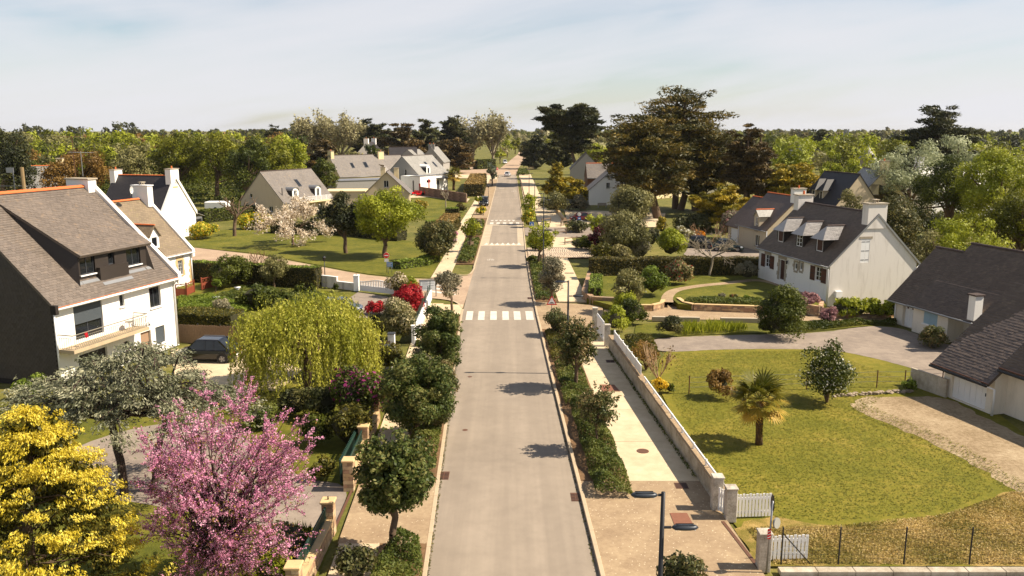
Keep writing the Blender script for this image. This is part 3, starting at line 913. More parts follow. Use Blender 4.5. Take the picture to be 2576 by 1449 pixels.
def cover(label, outline, hgt, lk='cover', name='ground_cover', nat=0.06, dens=1.3, z0=0.08, lump=0.5):
 """low planting nobody could count: a lumpy cushion with leaves all over it"""
 rng = rg(); O = np.array([(p[0], p[1]) for p in outline]); TRI[0] = True
 lo, hi = O.min(0), O.max(0)
 Ymid = O[:, 1].mean(); s = leaf_size(O[:, 1].min() + 2, nat) * 0.6
 area = 0.5 * abs(np.dot(O[:, 0], np.roll(O[:, 1], 1)) - np.dot(O[:, 1], np.roll(O[:, 0], 1)))
 n = int(min(dens * area / (s * s * 1.5), 26000))
 pts = rng.random((n * 3, 2)) * (hi - lo) + lo
 def inside(p):
  r = np.zeros(len(p), bool); j = len(O) - 1
  for i in range(len(O)):
   c = ((O[i, 1] > p[:, 1]) != (O[j, 1] > p[:, 1])) & (p[:, 0] < (O[j, 0] - O[i, 0]) * (p[:, 1] - O[i, 1]) / (O[j, 1] - O[i, 1] + 1e-12) + O[i, 0])
   r ^= c; j = i
  return r
 def edge(p):
  m = np.full(len(p), 1e9)
  for i in range(len(O)):
   a, b = O[i], O[(i + 1) % len(O)]; ab = b - a
   t = np.clip(((p - a) @ ab) / (ab @ ab), 0, 1); m = np.minimum(m, np.linalg.norm(p - a - t[:, None] * ab, axis=1))
  return m
 while True:
  ins = inside(pts)
  if ins.sum() >= n or len(pts) > n * 40: break
  pts = np.concatenate([pts, rng.random((n * 3, 2)) * (hi - lo) + lo])
 pts = pts[ins][:n]; n = len(pts)
 ph = rng.random(6) * 6
 def H(p):
  k = np.sin(p[:, 0] * 2.3 / lump * 0.5 + ph[0]) * np.sin(p[:, 1] * 1.9 / lump * 0.5 + ph[1]) * 0.28 + np.sin(p[:, 0] * 5.1 + p[:, 1] * 3.7 + ph[2]) * 0.10
  if hgt < 0.1: return np.full(len(p), hgt * 0.5)
  return hgt * np.clip(0.85 + k, 0.35, 1.3) * np.clip(edge(p) / (hgt * 0.6) + 0.25, 0.25, 1) ** 0.5
 z = H(pts) * (1 - 0.25 * rng.random(n) ** 2)
 C = np.concatenate([pts, z[:, None]], 1); o = np.array((lo[0], lo[1], 0)); C = C - o
 cl = 0.5 + 0.5 * np.sin(pts[:, 0] * 1.7 + ph[3]) * np.sin(pts[:, 1] * 1.3 + ph[4])
 if hgt < 0.1: cl = rng.random(n)
 V, F, A = leaf_quads(rng, C, np.array((0, 0, 3.0 if hgt < 0.1 else 0.8)) + rdir(rng, n), s * rng.uniform(0.6, 1.4, n), 1.4, None, np.clip(0.5 * cl + 0.5 * rng.random(n), 0, 1))
 VEG_TRIS[0] += (F.shape[1] - 2) * len(F)
 ob = obj_np(name, V, F, LM[lk], None, A); ob.location = (lo[0], lo[1], z0)
 tag(ob, label, 'planting', None, 'stuff')
 return ob
# ------------------------------------------------------------------ the setting: ground, roads, paths, lawns
G_ = lambda *a: [(p, S(*c)) for p, c in a]
M_FIELD = ground_mat('field', G_((0.35, (70, 72, 30)), (0.5, (98, 96, 42)), (0.65, (132, 118, 66))), 0.15, 1.2, 9, bd=0.05)
M_LAWN = ground_mat('lawn', G_((0.36, (86, 86, 21)), (0.47, (104, 101, 26)), (0.57, (124, 113, 38)), (0.68, (156, 134, 66))), 0.35, 2.6, 26, bd=0.05)
M_LAWN2 = ground_mat('lawn_fresh', G_((0.38, (70, 74, 20)), (0.5, (92, 92, 25)), (0.64, (122, 112, 42))), 0.3, 2.0, 22, bd=0.05)
M_DRY = ground_mat('dry_grass', G_((0.36, (84, 82, 26)), (0.47, (112, 100, 42)), (0.56, (154, 128, 72)), (0.68, (188, 160, 108))), 0.45, 2.2, 24, bd=0.05)
M_ROAD = ground_mat('road', G_((0.34, (130, 118, 104)), (0.5, (145, 132, 116)), (0.66, (157, 143, 126))), 0.25, 1.5, 110, bd=0.004, streak=0.42)
M_SIDE = ground_mat('side_road', G_((0.34, (142, 120, 100)), (0.5, (164, 140, 116)), (0.66, (182, 158, 132))), 0.35, 2.4, 60, bd=0.004)
M_DRIVE = ground_mat('driveway', G_((0.34, (112, 101, 92)), (0.5, (134, 121, 108)), (0.66, (156, 142, 126))), 0.4, 2.0, 60, bd=0.006)
M_PATH = ground_mat('sand_path', G_((0.34, (174, 154, 124)), (0.5, (194, 174, 142)), (0.66, (208, 190, 158))), 0.5, 2.6, 60, bd=0.004)
M_AGG = ground_mat('aggregate', G_((0.34, (132, 110, 86)), (0.5, (152, 130, 102)), (0.66, (174, 152, 120))), 0.8, 6.0, 70, bd=0.01, speck=(S(206, 188, 158), 6.5, 0.17))
M_GRAVEL = ground_mat('gravel', G_((0.36, (106, 88, 60)), (0.45, (136, 116, 88)), (0.56, (164, 144, 114)), (0.68, (194, 178, 150))), 0.4, 5.0, 55, bd=0.03)
M_SOIL = ground_mat('soil', G_((0.36, (84, 64, 44)), (0.5, (112, 86, 60)), (0.64, (142, 112, 80))), 0.8, 4.0, 30, bd=0.03)
M_KERB = plain('kerb_concrete', S(176, 156, 128), 0.9, 0.12, 1.3, 40, 0.005, ws=True)
M_PAINT = ground_mat('road_paint', G_((0.33, (150, 138, 122)), (0.42, (190, 180, 164)), (0.6, (208, 200, 188))), 1.2, 6.0, 60, rough=0.7, bd=0.0)
M_CONC = plain('concrete', S(172, 158, 136), 0.9, 0.22, 0.8, 20, 0.01, ws=True)
M_BAND = ground_mat('plateau_band', G_((0.34, (158, 142, 118)), (0.5, (174, 158, 134)), (0.66, (188, 172, 148))), 0.6, 4.0, 70, bd=0.004)

sheet('ground', [(-3000, -60), (3000, -60), (3000, 5500), (-3000, 5500)], M_FIELD, -0.05)

RL = [(-2.55, 10), (-2.72, 24.2), (-3.34, 45), (-3.82, 62.2), (-3.88, 72), (-3.82, 93), (-3.82, 132), (-3.93, 205), (-4.1, 262)]
RR = [(2.95, 10), (2.80, 24.2), (2.24, 45), (1.84, 62.2), (1.70, 72), (1.54, 93), (1.59, 132), (1.38, 205), (1.25, 262)]
def interp(T, y):
 for (x0, y0), (x1, y1) in zip(T, T[1:]):
  if y <= y1: return x0 + (x1 - x0) * (y - y0) / (y1 - y0)
 return T[-1][0]
XL = lambda y: interp(RL, y)
XR = lambda y: interp(RR, y)
side = [(-3.9, 64.3), (-4.3, 66.0), (-4.9, 67.1), (-5.9, 67.8), (-6.8, 68.2), (-9, 69.8), (-17.5, 74.4), (-31, 80.3), (-60, 94), (-62, 113)] + [tuple(p) for p in px((480, 622), (650, 641), (870, 683), (925, 692), (1000, 700), (1084, 702), (1133, 693), (1175, 693), (1187, 686), (1193, 676))] + [(-3.82, 84)]
sheet('side_road', side, M_SIDE, 0.002)
road = sheet('road', RL + RR[::-1], M_ROAD, 0.006)
# where the street runs on past the junction, and the crossing street
sheet('road_far', [(-4.2, 262.0), (1.3, 262.0), (2.2, 300), (9, 470), (22, 900), (14, 900), (3, 470), (-4.5, 300)], M_SIDE, 0.004)
sheet('cross_street', [tuple(p) for p in px((1110, 438), (1250, 441), (1250, 452), (1180, 447), (1110, 447))] + [(-70, 262), (-70, 285)], M_PATH, 0.003)
sheet('junction', [(-34, 246), (-4.2, 240), (-4.2, 300), (-12, 318), (-40, 300)], M_SIDE, 0.0025)

# kerbs: stones laid end to end along both edges, and pale gutter strips
def kerb_mesh(L, h):
 return MB().b2(-0.075, 0.004, -0.05, 0.075, L - 0.004, h).mesh('kerb_stone', M_KERB, bevel=0.012)
KM = {}
def kerb_run(edge, y0, y1, off, h, step):
 key = (step, h)
 if key not in KM: KM[key] = kerb_mesh(step, h)
 y = y0
 while y < y1 - 0.2:
  xa, xb = edge(y) + off, edge(min(y + step, y1)) + off
  o = link(bpy.data.objects.new('kerb_stone', KM[key]), road)
  o.location = (xa, y, 0); o.rotation_euler = (0, 0, -math.atan2(xb - xa, step))
  y += step
kerb_run(XL, 20, 64, -0.075, 0.035, 1.0)
kerb_run(XL, 84, 130, -0.075, 0.10, 2.0)
kerb_run(XL, 130, 240, -0.075, 0.10, 5.0)
kerb_run(XR, 20, 92, 0.075, 0.13, 1.0)
kerb_run(XR, 92, 250, 0.075, 0.08, 5.0)
def ragged(pts, amp, step=0.3, seed=3):
 """outline broken up as a trodden or mown edge is"""
 rng = np.random.default_rng(seed); out = []
 for i, p in enumerate(pts):
  p, q = Vector((p[0], p[1])), Vector(pts[(i + 1) % len(pts)][:2]); n = max(int((q - p).length / step), 1)
  for k in range(n): out.append(p + (q - p) * (k / n) + Vector((rng.normal(), rng.normal())) * amp)
 return out
def ribbon(line, wid, z, name, mat, parent=None, n=5):
 L = smooth_line(line, n); a, b = [], []
 for i, p in enumerate(L):
  d = (L[min(i + 1, len(L) - 1)] - L[max(i - 1, 0)]).normalized(); nn = Vector((-d.y, d.x)) * wid / 2
  a.append(p + nn); b.append(p - nn)
 return sheet(name, a + b[::-1], mat, z, parent=parent)
ribbon([(-3.95, 64.3), (-4.38, 66.0), (-5.0, 67.2), (-6.0, 67.95), (-6.9, 68.35)], 0.16, 0.05, 'corner_kerb', M_KERB, road)
ribbon([tuple(p) for p in px((1084, 702), (1133, 693), (1175, 693), (1187, 686), (1193, 676))] + [(-3.9, 84.2)], 0.18, 0.08, 'corner_kerb', M_KERB, road)

# planting strips (soil) and pavements as low slabs
def strip(name, edge, off0, off1, y0, y1, mat, z, thick=0.12, n=8, kind='structure'):
 ys = [y0 + (y1 - y0) * i / n for i in range(n + 1)]
 return sheet(name, [(edge(y) + off0, y) for y in ys] + [(edge(y) + off1, y) for y in ys[::-1]], mat, z, thick=thick, kind=kind)
strip('planting_bed', XL, -1.75, -0.15, 12, 26.2, M_SOIL, 0.05)
strip('planting_bed', XL, -1.75, -0.15, 31.2, 62, M_SOIL, 0.05)
strip('pavement', XL, -3.15, -1.752, 12, 26.2, M_PATH, 0.045)
strip('pavement', XL, -3.15, -1.752, 31.2, 66, M_PATH, 0.045)
strip('pavement_corner', XL, -1.75, -0.15, 62.002, 65.6, M_PATH, 0.043)
strip('drive_crossing', XL, -3.2, -0.15, 26.202, 31.198, M_AGG, 0.047)
strip('planting_bed', XR, 0.15, 2.05, 31.2, 57, M_SOIL, 0.10)
strip('planting_bed', XR, 0.15, 2.0, 66.5, 90, M_SOIL, 0.09)
rw = [(7.95, 24), (7.71, 28.6), (6.95, 40), (6.22, 51.7), (6.0, 56)]
XW = lambda y: interp(rw, y)
ys = [31.2, 36, 42, 48, 54, 57]
pv = sheet('pavement', [(XR(y) + 2.052, y) for y in ys] + [(XW(y) + 0.05, y) for y in ys[::-1]], M_SOIL, 0.08, thick=0.10)
for k in range(6):
 a_, b_ = 31.2 + k * 4.3 + 0.012, 31.2 + (k + 1) * 4.3 - 0.012
 sheet('pavement_slab', [(XR(a_) + 2.06, a_), (XW(a_) + 0.04, a_), (XW(b_) + 0.04, b_), (XR(b_) + 2.06, b_)], M_PATH, 0.10, parent=pv, thick=0.018)
sheet('drive_crossing', [(XR(y) + 0.15, y) for y in (14, 22, 31.198)] + [(7.75, 31.198), (7.75, 28.3), (8.0, 24.6), (8.4, 14)], M_AGG, 0.10, thick=0.12)
sheet('drive_crossing', [(XR(57.002) + 0.15, 57.002), (XW(57), 57.002)] + [tuple(p) for p in px((1497, 815), (1520, 800), (1515, 773), (1450, 767))] + [(XR(66.4) + 0.15, 66.4)], M_AGG, 0.10, thick=0.12)
strip('pavement', XR, 2.052, 4.55, 66.5, 90, M_PATH, 0.095)
strip('pavement', XR, 2.6, 6.2, 98.3, 108, M_PATH, 0.08)
sheet('bike_crossing', [(1.75, 110), (3.4, 108.01), (17, 108.5), (17, 119), (1.75, 119)], M_DRIVE, 0.07)
strip('pavement', XR, 2.4, 6.2, 119.01, 145, M_PATH, 0.08)
strip('pavement', XR, 0.9, 4.6, 145.01, 262, M_PATH, 0.08)
sheet('parking_bay', [(8.2, 119.2), (22, 119.5), (26, 140), (9.2, 146)], M_PATH, 0.06)
# left pavement beyond the side street
sheet('pavement', px((1084, 700), (1120, 640), (1145, 592), (1160, 558), (1185, 520), (1208, 482), (1228, 442), (1236, 442), (1218, 482), (1200, 520), (1180, 558), (1173, 590), (1158, 640), (1134, 692)), M_PATH, 0.06)
strip('planting_bed', XL, -2.3, -0.15, 86, 132, M_SOIL, 0.05)
strip('parking_lane', XL, -2.6, -0.15, 132.1, 236, M_AGG, 0.05)

# painted markings
def quad_mark(name, pts, z=0.010): return sheet(name, pts, M_PAINT, z, parent=road)
cw = [(1171, 1188), (1202, 1218.5), (1233, 1249.5), (1264, 1280.5), (1293.5, 1311), (1324.5, 1343.5)]
for a, b in cw:
 p0, p1 = P(a, 805), P(b, 805)
 quad_mark('crosswalk_stripe', [(p0.x, p0.y), (p1.x, p1.y), (p1.x - 0.05, p1.y + 3.0), (p0.x - 0.05, p0.y + 3.0)])
for k in range(5):
 c = P(1150 + (701 + 131 * k) / 8.06, 524 + 305 / 8.06)
 quad_mark('crosswalk_stripe', [(c.x - 0.26, c.y - 1.2), (c.x + 0.26, c.y - 1.2), (c.x + 0.26, c.y + 1.2), (c.x - 0.26, c.y + 1.2)], 0.016)
for k in range(7):
 c = P(1150 + (588 + 111 * k) / 8.06, 524 + 745 / 8.06)
 quad_mark('hump_triangle', [(c.x - 0.28, c.y), (c.x + 0.28, c.y), (c.x, c.y + 2.1)], 0.012)
for k in range(6):
 c = P(1150 + (712 + 86 * k) / 8.06, 524 + 240 / 8.06)
 quad_mark('hump_triangle', [(c.x - 0.28, c.y), (c.x, c.y - 1.7), (c.x + 0.28, c.y)], 0.012)
sd = Vector((-0.83, 0.557))
for yy in (706, 714, 723, 732.5, 741.5):
 a = P(1138, yy).to_2d() + Vector((0.3, 0))
 n = Vector((0.557, 0.83)) * 0.27
 quad_mark('crosswalk_stripe', [a - n, a + n, a + sd * 2.9 + n, a + sd * 2.9 - n], 0.008)
for k in range(8):
 c = P(1118 + 1055 / 8.06, 442.2).x + 0.0
 quad_mark('give_way_dash', [(-3.9 + 0.62 * k, 250.6), (-3.6 + 0.62 * k, 250.6), (-3.6 + 0.62 * k, 251.6), (-3.9 + 0.62 * k, 251.6)], 0.012)
# bicycle symbols, worn
def bike_mark(c, s):
 for dx in (-0.32, 0.32):
  ring = [(c.x + dx * s + 0.24 * s * math.cos(a) , c.y + 0.5 * s * math.sin(a)) for a in [i * math.pi / 6 for i in range(12)]]
  inn = [(c.x + dx * s + 0.15 * s * math.cos(a), c.y + 0.34 * s * math.sin(a)) for a in [i * math.pi / 6 for i in range(12)]]
  m = MB(); z = 0.011
  for i in range(12):
   j = (i + 1) % 12; m.poly([(*ring[i], z), (*ring[j], z), (*inn[j], z), (*inn[i], z)])
  m.build('bicycle_symbol', M_PAINT, road)
 quad_mark('bicycle_symbol', [(c.x - 0.3 * s, c.y + 0.7 * s), (c.x + 0.35 * s, c.y + 0.7 * s), (c.x + 0.35 * s, c.y + 0.9 * s), (c.x - 0.3 * s, c.y + 0.9 * s)], 0.011)
bike_mark(P(1261, 474), 1.1); bike_mark(P(1293.5, 481), 1.1); bike_mark(P(1234, 654), 0.7); bike_mark(P(1412, 585), 0.9); bike_mark(P(1440, 589), 0.9)
# raised crossing: paler bands round it
for nm, pts in (('plateau_band', [(XL(100.2), 100.2), (XR(100.2), 100.2), (XR(102), 102), (XL(102), 102)]),
    ('plateau_band', [(XL(102.01), 102.01), (XL(102.01) + 0.95, 102.01), (XL(122) + 0.95, 122), (XL(122), 122)]),
    ('plateau_band', [(XR(102.01) - 0.85, 102.01), (XR(102.01), 102.01), (XR(122), 122), (XR(122) - 0.85, 122)]),
    ('plateau_band', [(XL(122.01), 122.01), (XR(122.01), 122.01), (XR(123), 123), (XL(123), 123)])):
 sheet(nm, pts, M_BAND, 0.009, parent=road)

# iron gratings, manhole covers
M_IRON = plain('rusty_iron', S(96, 66, 50), 0.7, 0.2, 6, 40)
def grating(label, c, w, l, z=0.012):
 t = thing('drain_grate', label, 'drain', (c.x, c.y, z))
 MB().b2(-w / 2, -l / 2, 0, w / 2, l / 2, 0.006).build('frame', M_IRON, t)
 for k in range(5):
  for s in (-1, 1):
   MB().b2(s * w * 0.24 - w * 0.2, -l * 0.42 + l * 0.17 * k, 0.006, s * w * 0.24 + w * 0.2, -l * 0.42 + l * 0.17 * k + l * 0.07, 0.016).build('bar', plain('iron_bar', S(60, 46, 40), 0.6), t)
grating('rusty drain grate at the left kerb beside the nearest street tree', P(1117, 1197), 0.42, 0.8)
grating('rusty drain grate at the right kerb near the low clipped planting', P(1448, 1251), 0.36, 0.75)
grating('rusty drain grate at the right kerb level with the warning triangle', P(1333, 750.5), 0.4, 0.8)
grating('dark drain grate on the right pavement beside the long wall', P(1714, 1222, 0.1), 0.5, 0.55, 0.104)
grating('dark drain grate on the right pavement below the white fence panels', P(1535, 909, 0.1), 0.5, 0.6, 0.104)
grating('small drain grate on the sandy path beside the clipped hedge', P(1432, 687, 0.1), 0.9, 0.4, 0.1)
M_TACT = plain('rust_tactile', S(124, 82, 62), 0.8, 0.15, 5, 30)
def tactile(label, poly, z):
 t = thing('cover_plate', label, 'cover plate', (poly[0][0], poly[0][1], z)); o = Vector((poly[0][0], poly[0][1]))
 MB().prism([tuple(Vector(p) - o) for p in poly], 0, 0.012).build('plate', M_TACT, t)
tactile('rust red rectangular cover plate set in the drive crossing near the lamp', px((1685, 1291), (1728, 1291), (1745, 1322), (1697, 1322), z=0.1), 0.104)
tactile('rust red cover plate in the right pavement next to a young street tree', px((1508, 968), (1545, 968), (1560, 985), (1515, 985), z=0.1), 0.104)
for lb, q in (('round manhole cover on the right pavement beside the wall', (1617, 1135)),):
 c = P(q[0], q[1], 0.1); o = MB().cyl((0, 0, 0), 0.27, 0.012, 20).build('manhole_cover', M_IRON); o.location = (c.x, c.y, 0.102); tag(o, lb, 'manhole')
for lb, q in (('dark round valve cover in the left lane near the lower crosswalk', (1182, 948)), ('small iron valve cover in the left lane nearer the viewer', (1170, 1082))):
 c = P(*q); o = MB().cyl((0, 0, 0), 0.13, 0.006, 14).build('valve_cover', M_IRON); o.location = (c.x, c.y, 0.0065); tag(o, lb, 'manhole')

# gardens on the right
yard = px((1650, 962), (1660, 905), (1690, 868), (1800, 858), (2070, 850), (2300, 900), (2440, 985), (2576, 1090), (2900, 1240), (2900, 1425), (1935, 1425)) + [(8.0, 28.0), (7.85, 30)]
sheet('lawn', yard, M_LAWN, 0.0)
sheet('dry_lawn_edge', ragged(smooth_line(px((1850, 1318), (1960, 1305), (2100, 1322), (2240, 1316), (2380, 1292), (2480, 1262), (2545, 1230), (2700, 1215), (2900, 1250), (2900, 1424), (2400, 1424), (1940, 1424), (1885, 1380)), 4, True), 0.08), M_DRY, 0.004)
sheet('gravel_drive', ragged(smooth_line(px((2142, 1012), (2190, 1000), (2290, 998), (2380, 1004), (2480, 1050), (2600, 1110), (2900, 1220), (2900, 1300), (2620, 1262), (2530, 1222), (2460, 1176), (2330, 1108), (2220, 1062), (2160, 1035)), 4, True), 0.07), M_GRAVEL, 0.008)
sheet('driveway', ragged(smooth_line(px((1600, 868), (1660, 852), (1760, 846), (1900, 842), (2060, 836), (2180, 822), (2262, 826), (2330, 850), (2450, 890), (2480, 930), (2400, 960), (2330, 938), (2235, 910), (2110, 884), (1980, 878), (1800, 880), (1680, 884)), 4, True), 0.035), M_DRIVE, 0.006)
sheet('planting_bed', px((1590, 868), (1600, 815), (1760, 808), (1920, 808), (2250, 806), (2262, 824), (2180, 820), (2060, 832), (1900, 838), (1760, 842), (1660, 848)), M_LAWN2, 0.003)
sheet('garden_path', px((1520, 776), (1640, 770), (1700, 766), (1760, 780), (2070, 796), (2262, 782), (2262, 804), (2100, 808), (1930, 806), (1760, 804), (1640, 804), (1520, 806)), M_AGG, 0.004)
LZ = 0.45
garden = px((1476, 752), (1480, 704), (1540, 676), (1908, 672), (2050, 728), (2078, 768), (2000, 774), (1800, 768), (1740, 767), (1706, 764), (1692, 752), (1690, 742), (1668, 746), (1664, 764), (1610, 770), (1540, 768), z=LZ)
sheet('raised_lawn', garden, M_LAWN2, LZ, thick=LZ)
ribbon([tuple(p) for p in px((1679, 760), (1680, 745), (1700, 730), (1760, 719), (1830, 712), (1900, 705), (1960, 716), (2040, 752), z=LZ)], 0.95, LZ + 0.005, 'garden_path', M_AGG)
sheet('neighbour_drive', px((1720, 640), (1730, 615), (1850, 612), (1930, 640), (1900, 647), (1740, 648)), M_DRIVE, 0.004)
sheet('parking_strip', [(8.6, 10), (8.6, 24.05), (40, 24.05), (40, 10)], M_DRIVE, 0.01)
# gardens on the left
sheet('driveway', smooth_line(px((150, 1150), (330, 1080), (540, 1060), (650, 1130), (760, 1200), (868, 1226), (842, 1320), (800, 1326), (690, 1328), (560, 1304), (330, 1262), (160, 1240)), 4, True), M_DRIVE, 0.004)
sheet('lawn', px((-200, 1500), (-200, 1050), (150, 1000), (440, 930), (700, 960), (960, 1000), (960, 1085), (885, 1226), (845, 1340), (740, 1600)), M_LAWN2, 0.0)
sheet('parking_court', px((430, 880), (620, 868), (760, 930), (700, 985), (520, 965), (440, 945)), M_PATH, 0.006)
sheet('lawn', px((440, 618), (470, 596), (560, 578), (700, 580), (900, 590), (1060, 610), (1118, 640), (1082, 699), (1000, 697), (925, 689), (870, 680), (650, 638)), M_LAWN2, 0.008)
sheet('garden_ground', px((440, 860), (445, 712), (640, 712), (800, 728), (1000, 755), (1030, 860), (700, 880)), M_LAWN2, 0.001)
sheet('driveway', px((850, 770), (900, 735), (1010, 752), (1040, 770), (1010, 800), (900, 800)), M_DRIVE, 0.005)
sheet('lawn', px((1030, 548), (1050, 492), (1180, 496), (1165, 545), (1110, 560)), M_LAWN2, 0.005)
sheet('terrace', px((1025, 498), (1045, 486), (1110, 486), (1182, 500), (1175, 508), (1080, 496)), M_PATH, 0.009)

# setts of the crossing band, laid one by one in rows
M_SETT = slate_mat('granite_sett', S(186, 166, 140))
def setts():
 rng = rg(); V, F, A = [], [], []; k = 0
 y = 90.6
 row = 0
 while y < 98.0:
  x = XR(y) + 0.2 + (0.12 if row % 2 else 0)
  while x < 9.2 - (y - 90.6) * 0.02:
   w, l, h = 0.24 * rng.uniform(0.85, 1.1), 0.24, 0.095 + rng.uniform(-0.006, 0.01)
   x0, x1, y0, y1 = x, x + w, y, y + l * rng.uniform(0.88, 0.95)
   V += [(x0, y0, 0), (x1, y0, 0), (x1, y1, 0), (x0, y1, 0), (x0 + .015, y0 + .015, h), (x1 - .015, y0 + .015, h), (x1 - .015, y1 - .015, h), (x0 + .015, y1 - .015, h)]
   F += [(k + 4, k + 5, k + 6, k + 7), (k, k + 1, k + 5, k + 4), (k + 1, k + 2, k + 6, k + 5), (k + 2, k + 3, k + 7, k + 6), (k + 3, k, k + 4, k + 7)]
   A += [rng.random()] * 8; k += 8; x += w + 0.025
  y += 0.265; row += 1
 o = obj_np('paving_setts', np.array(V), np.array(F), M_SETT, None, np.array(A)); tag(o, 'band of pale stone setts across the right path before the raised crossing', 'paving', None, 'stuff')
setts()
sheet('sett_bed', [(XR(90.1) + 0.15, 90.1), (9.5, 90.1), (9.5, 98.2), (XR(98.2) + 0.15, 98.2)], M_SOIL, 0.06)
# ------------------------------------------------------------------ building library
W_WHITE = render_wall('render_white', S(232, 228, 220), amount=0.12)
W_WARM = render_wall('render_warm', S(220, 213, 203), S(130, 116, 98), 0.45)
W_BEIGE = render_wall('render_beige', S(196, 178, 150), amount=0.25)
W_CREAM = render_wall('render_cream', S(222, 202, 158), amount=0.2)
W_GREY = render_wall('render_grey', S(150, 146, 140), amount=0.2)
W_YELLOW = render_wall('render_yellow', S(226, 178, 40), amount=0.1)
W_SLATEHUNG = slate_mat('slate_hung', S(62, 54, 48), rows=0.11, width=0.22)
SL_NEAR = slate_mat('slate_near', S(101, 90, 80), S(136, 114, 90))
SL_BROWN = slate_mat('slate_brown', S(90, 77, 67), S(118, 102, 84))
SL_FAR = slate_mat('slate_far', S(112, 104, 96), S(140, 122, 96), rows=0.2)
SL_BLACK = slate_mat('slate_black', S(50, 46, 46), rows=0.2)
SL_TAN = slate_mat('slate_tan', S(122, 106, 84), S(128, 116, 76), rows=0.2)
SL_PALE = slate_mat('slate_pale', S(138, 134, 126), rows=0.2)
RIDGE_O = plain('ridge_tile_orange', S(196, 104, 58), 0.85, 0.2, 3, 30, 0.005)
RIDGE_D = plain('ridge_tile_dark', S(72, 60, 55), 0.85, 0.2, 3, 30, 0.005)
M_WHITE = plain('white_paint', S(230, 228, 224), 0.5, 0.03, 2, 30)
M_DKGREY = plain('dark_grey_paint', S(58, 60, 64), 0.5, 0.05, 2, 30)
M_BROWNW = plain('brown_wood', S(84, 50, 34), 0.6, 0.2, 4, 30)
M_BLUE = plain('pale_blue_paint', S(140, 166, 178), 0.6, 0.05, 2, 30)
M_ZINC = plain('zinc', S(146, 146, 146), 0.45, 0.08, 2, 30, metal=0.6)
M_GRANITE = plain('granite', S(158, 146, 128), 0.9, 0.2, 4, 40, 0.01)
M_STONE_TAN = plain('tan_stone', S(198, 168, 122), 0.9, 0.15, 4, 40, 0.01)
M_BLACK = plain('black_metal', S(36, 36, 38), 0.45, 0.05, 2, 30)
GLASS = glass_mat()
SLATE_OBJ = {}
def slate_single(mat_col, key):
 if key in SLATE_OBJ: return SLATE_OBJ[key]
 m, nt, b, o = new_mat('slate_piece_' + key)
 oi = nt.nodes.new('ShaderNodeObjectInfo'); v = pos_out(nt, True)
 c = ramp(nt, oi.outputs['Random'], [(0, dark(mat_col, 0.82)), (1, dark(mat_col, 1.2))])
 n = tex_noise(nt, v, 9, 4); f = ramp(nt, n, [(0.58, (0, 0, 0, 1)), (0.78, (0.4, 0.4, 0.4, 1))])
 nt.links.new(mixc(nt, f, c, S(146, 120, 92)), b.inputs['Base Color']); b.inputs['Roughness'].default_value = 0.55
 SLATE_OBJ[key] = m
 return m

class Face:
 """a vertical wall plane: s along it, z up, k into the building"""
 def __init__(self, p0, d, inn): self.p, self.d, self.i = Vector(p0), Vector(d).normalized(), Vector(inn).normalized()
 def __call__(self, s, z, k=0.0): return Vector((self.p.x + self.d.x * s + self.i.x * k, self.p.y + self.d.y * s + self.i.y * k, z))
 def box(self, m, s0, s1, z0, z1, k0, k1):
  p = [self(s0, z0, k0), self(s1, z0, k0), self(s1, z0, k1), self(s0, z0, k1)]
  q = [self(s0, z1, k0), self(s1, z1, k0), self(s1, z1, k1), self(s0, z1, k1)]
  # keep outward winding whatever the handedness of the face
  if self.d.cross(self.i) < 0: p, q = p[::-1], q[::-1]
  return m.hexa(p + q)

def wall_panel(m, F, outline, holes=(), reveal=0.14):
 loops = [[Vector((s, z, 0)) for s, z in outline]] + [[Vector(q + (0,)) for q in ((a, b), (c, b), (c, d), (a, d))] for a, b, c, d in holes]
 flat = [v for l in loops for v in l]
 n0 = len(m.v); m.v += [tuple(F(v.x, v.y)) for v in flat]
 flip = F.d.cross(F.i) < 0
 for t in tessellate_polygon(loops):
  a, b, c = (flat[i] for i in t)
  ccw = (b - a).cross(c - a).z > 0
  m.f.append(tuple(n0 + i for i in (t if ccw != flip else t[::-1])))
 for a, b, c, d in holes:
  for (s0, z0), (s1, z1) in (((a, b), (c, b)), ((c, b), (c, d)), ((c, d), (a, d)), ((a, d), (a, b))):
   m.poly([F(s0, z0), F(s1, z1), F(s1, z1, reveal), F(s0, z0, reveal)])

def window(parent, F, r, frame=None, nx=2, nz=1, sill=None, k=0.12, bw=0.05, glass=None, label=None):
 a, b, c, d = r; fr = frame or M_WHITE
 m = MB()
 F.box(m, a, a + bw, b, d, k - 0.03, k + 0.03); F.box(m, c - bw, c, b, d, k - 0.03, k + 0.03)
 F.box(m, a + bw, c - bw, b, b + bw, k - 0.03, k + 0.03); F.box(m, a + bw, c - bw, d - bw, d, k - 0.03, k + 0.03)
 for i in range(1, nx):
  x = a + (c - a) * i / nx; F.box(m, x - bw * 0.5, x + bw * 0.5, b + bw, d - bw, k - 0.028, k + 0.028)
 for i in range(1, nz):
  z = b + (d - b) * i / nz; F.box(m, a + bw, c - bw, z - bw * 0.3, z + bw * 0.3, k - 0.02, k + 0.02)
 o = m.build('window', fr, parent)
 if label: o['label'] = label
 g = MB(); F.box(g, a + bw * 0.5, c - bw * 0.5, b + bw * 0.5, d - bw * 0.5, k - 0.006, k + 0.006); g.build('pane', glass or GLASS, o)
 if sill:
  s = MB(); F.box(s, a - 0.06, c + 0.06, b - 0.07, b - 0.002, -0.09, k - 0.032); s.build('sill', sill, o)
 return o
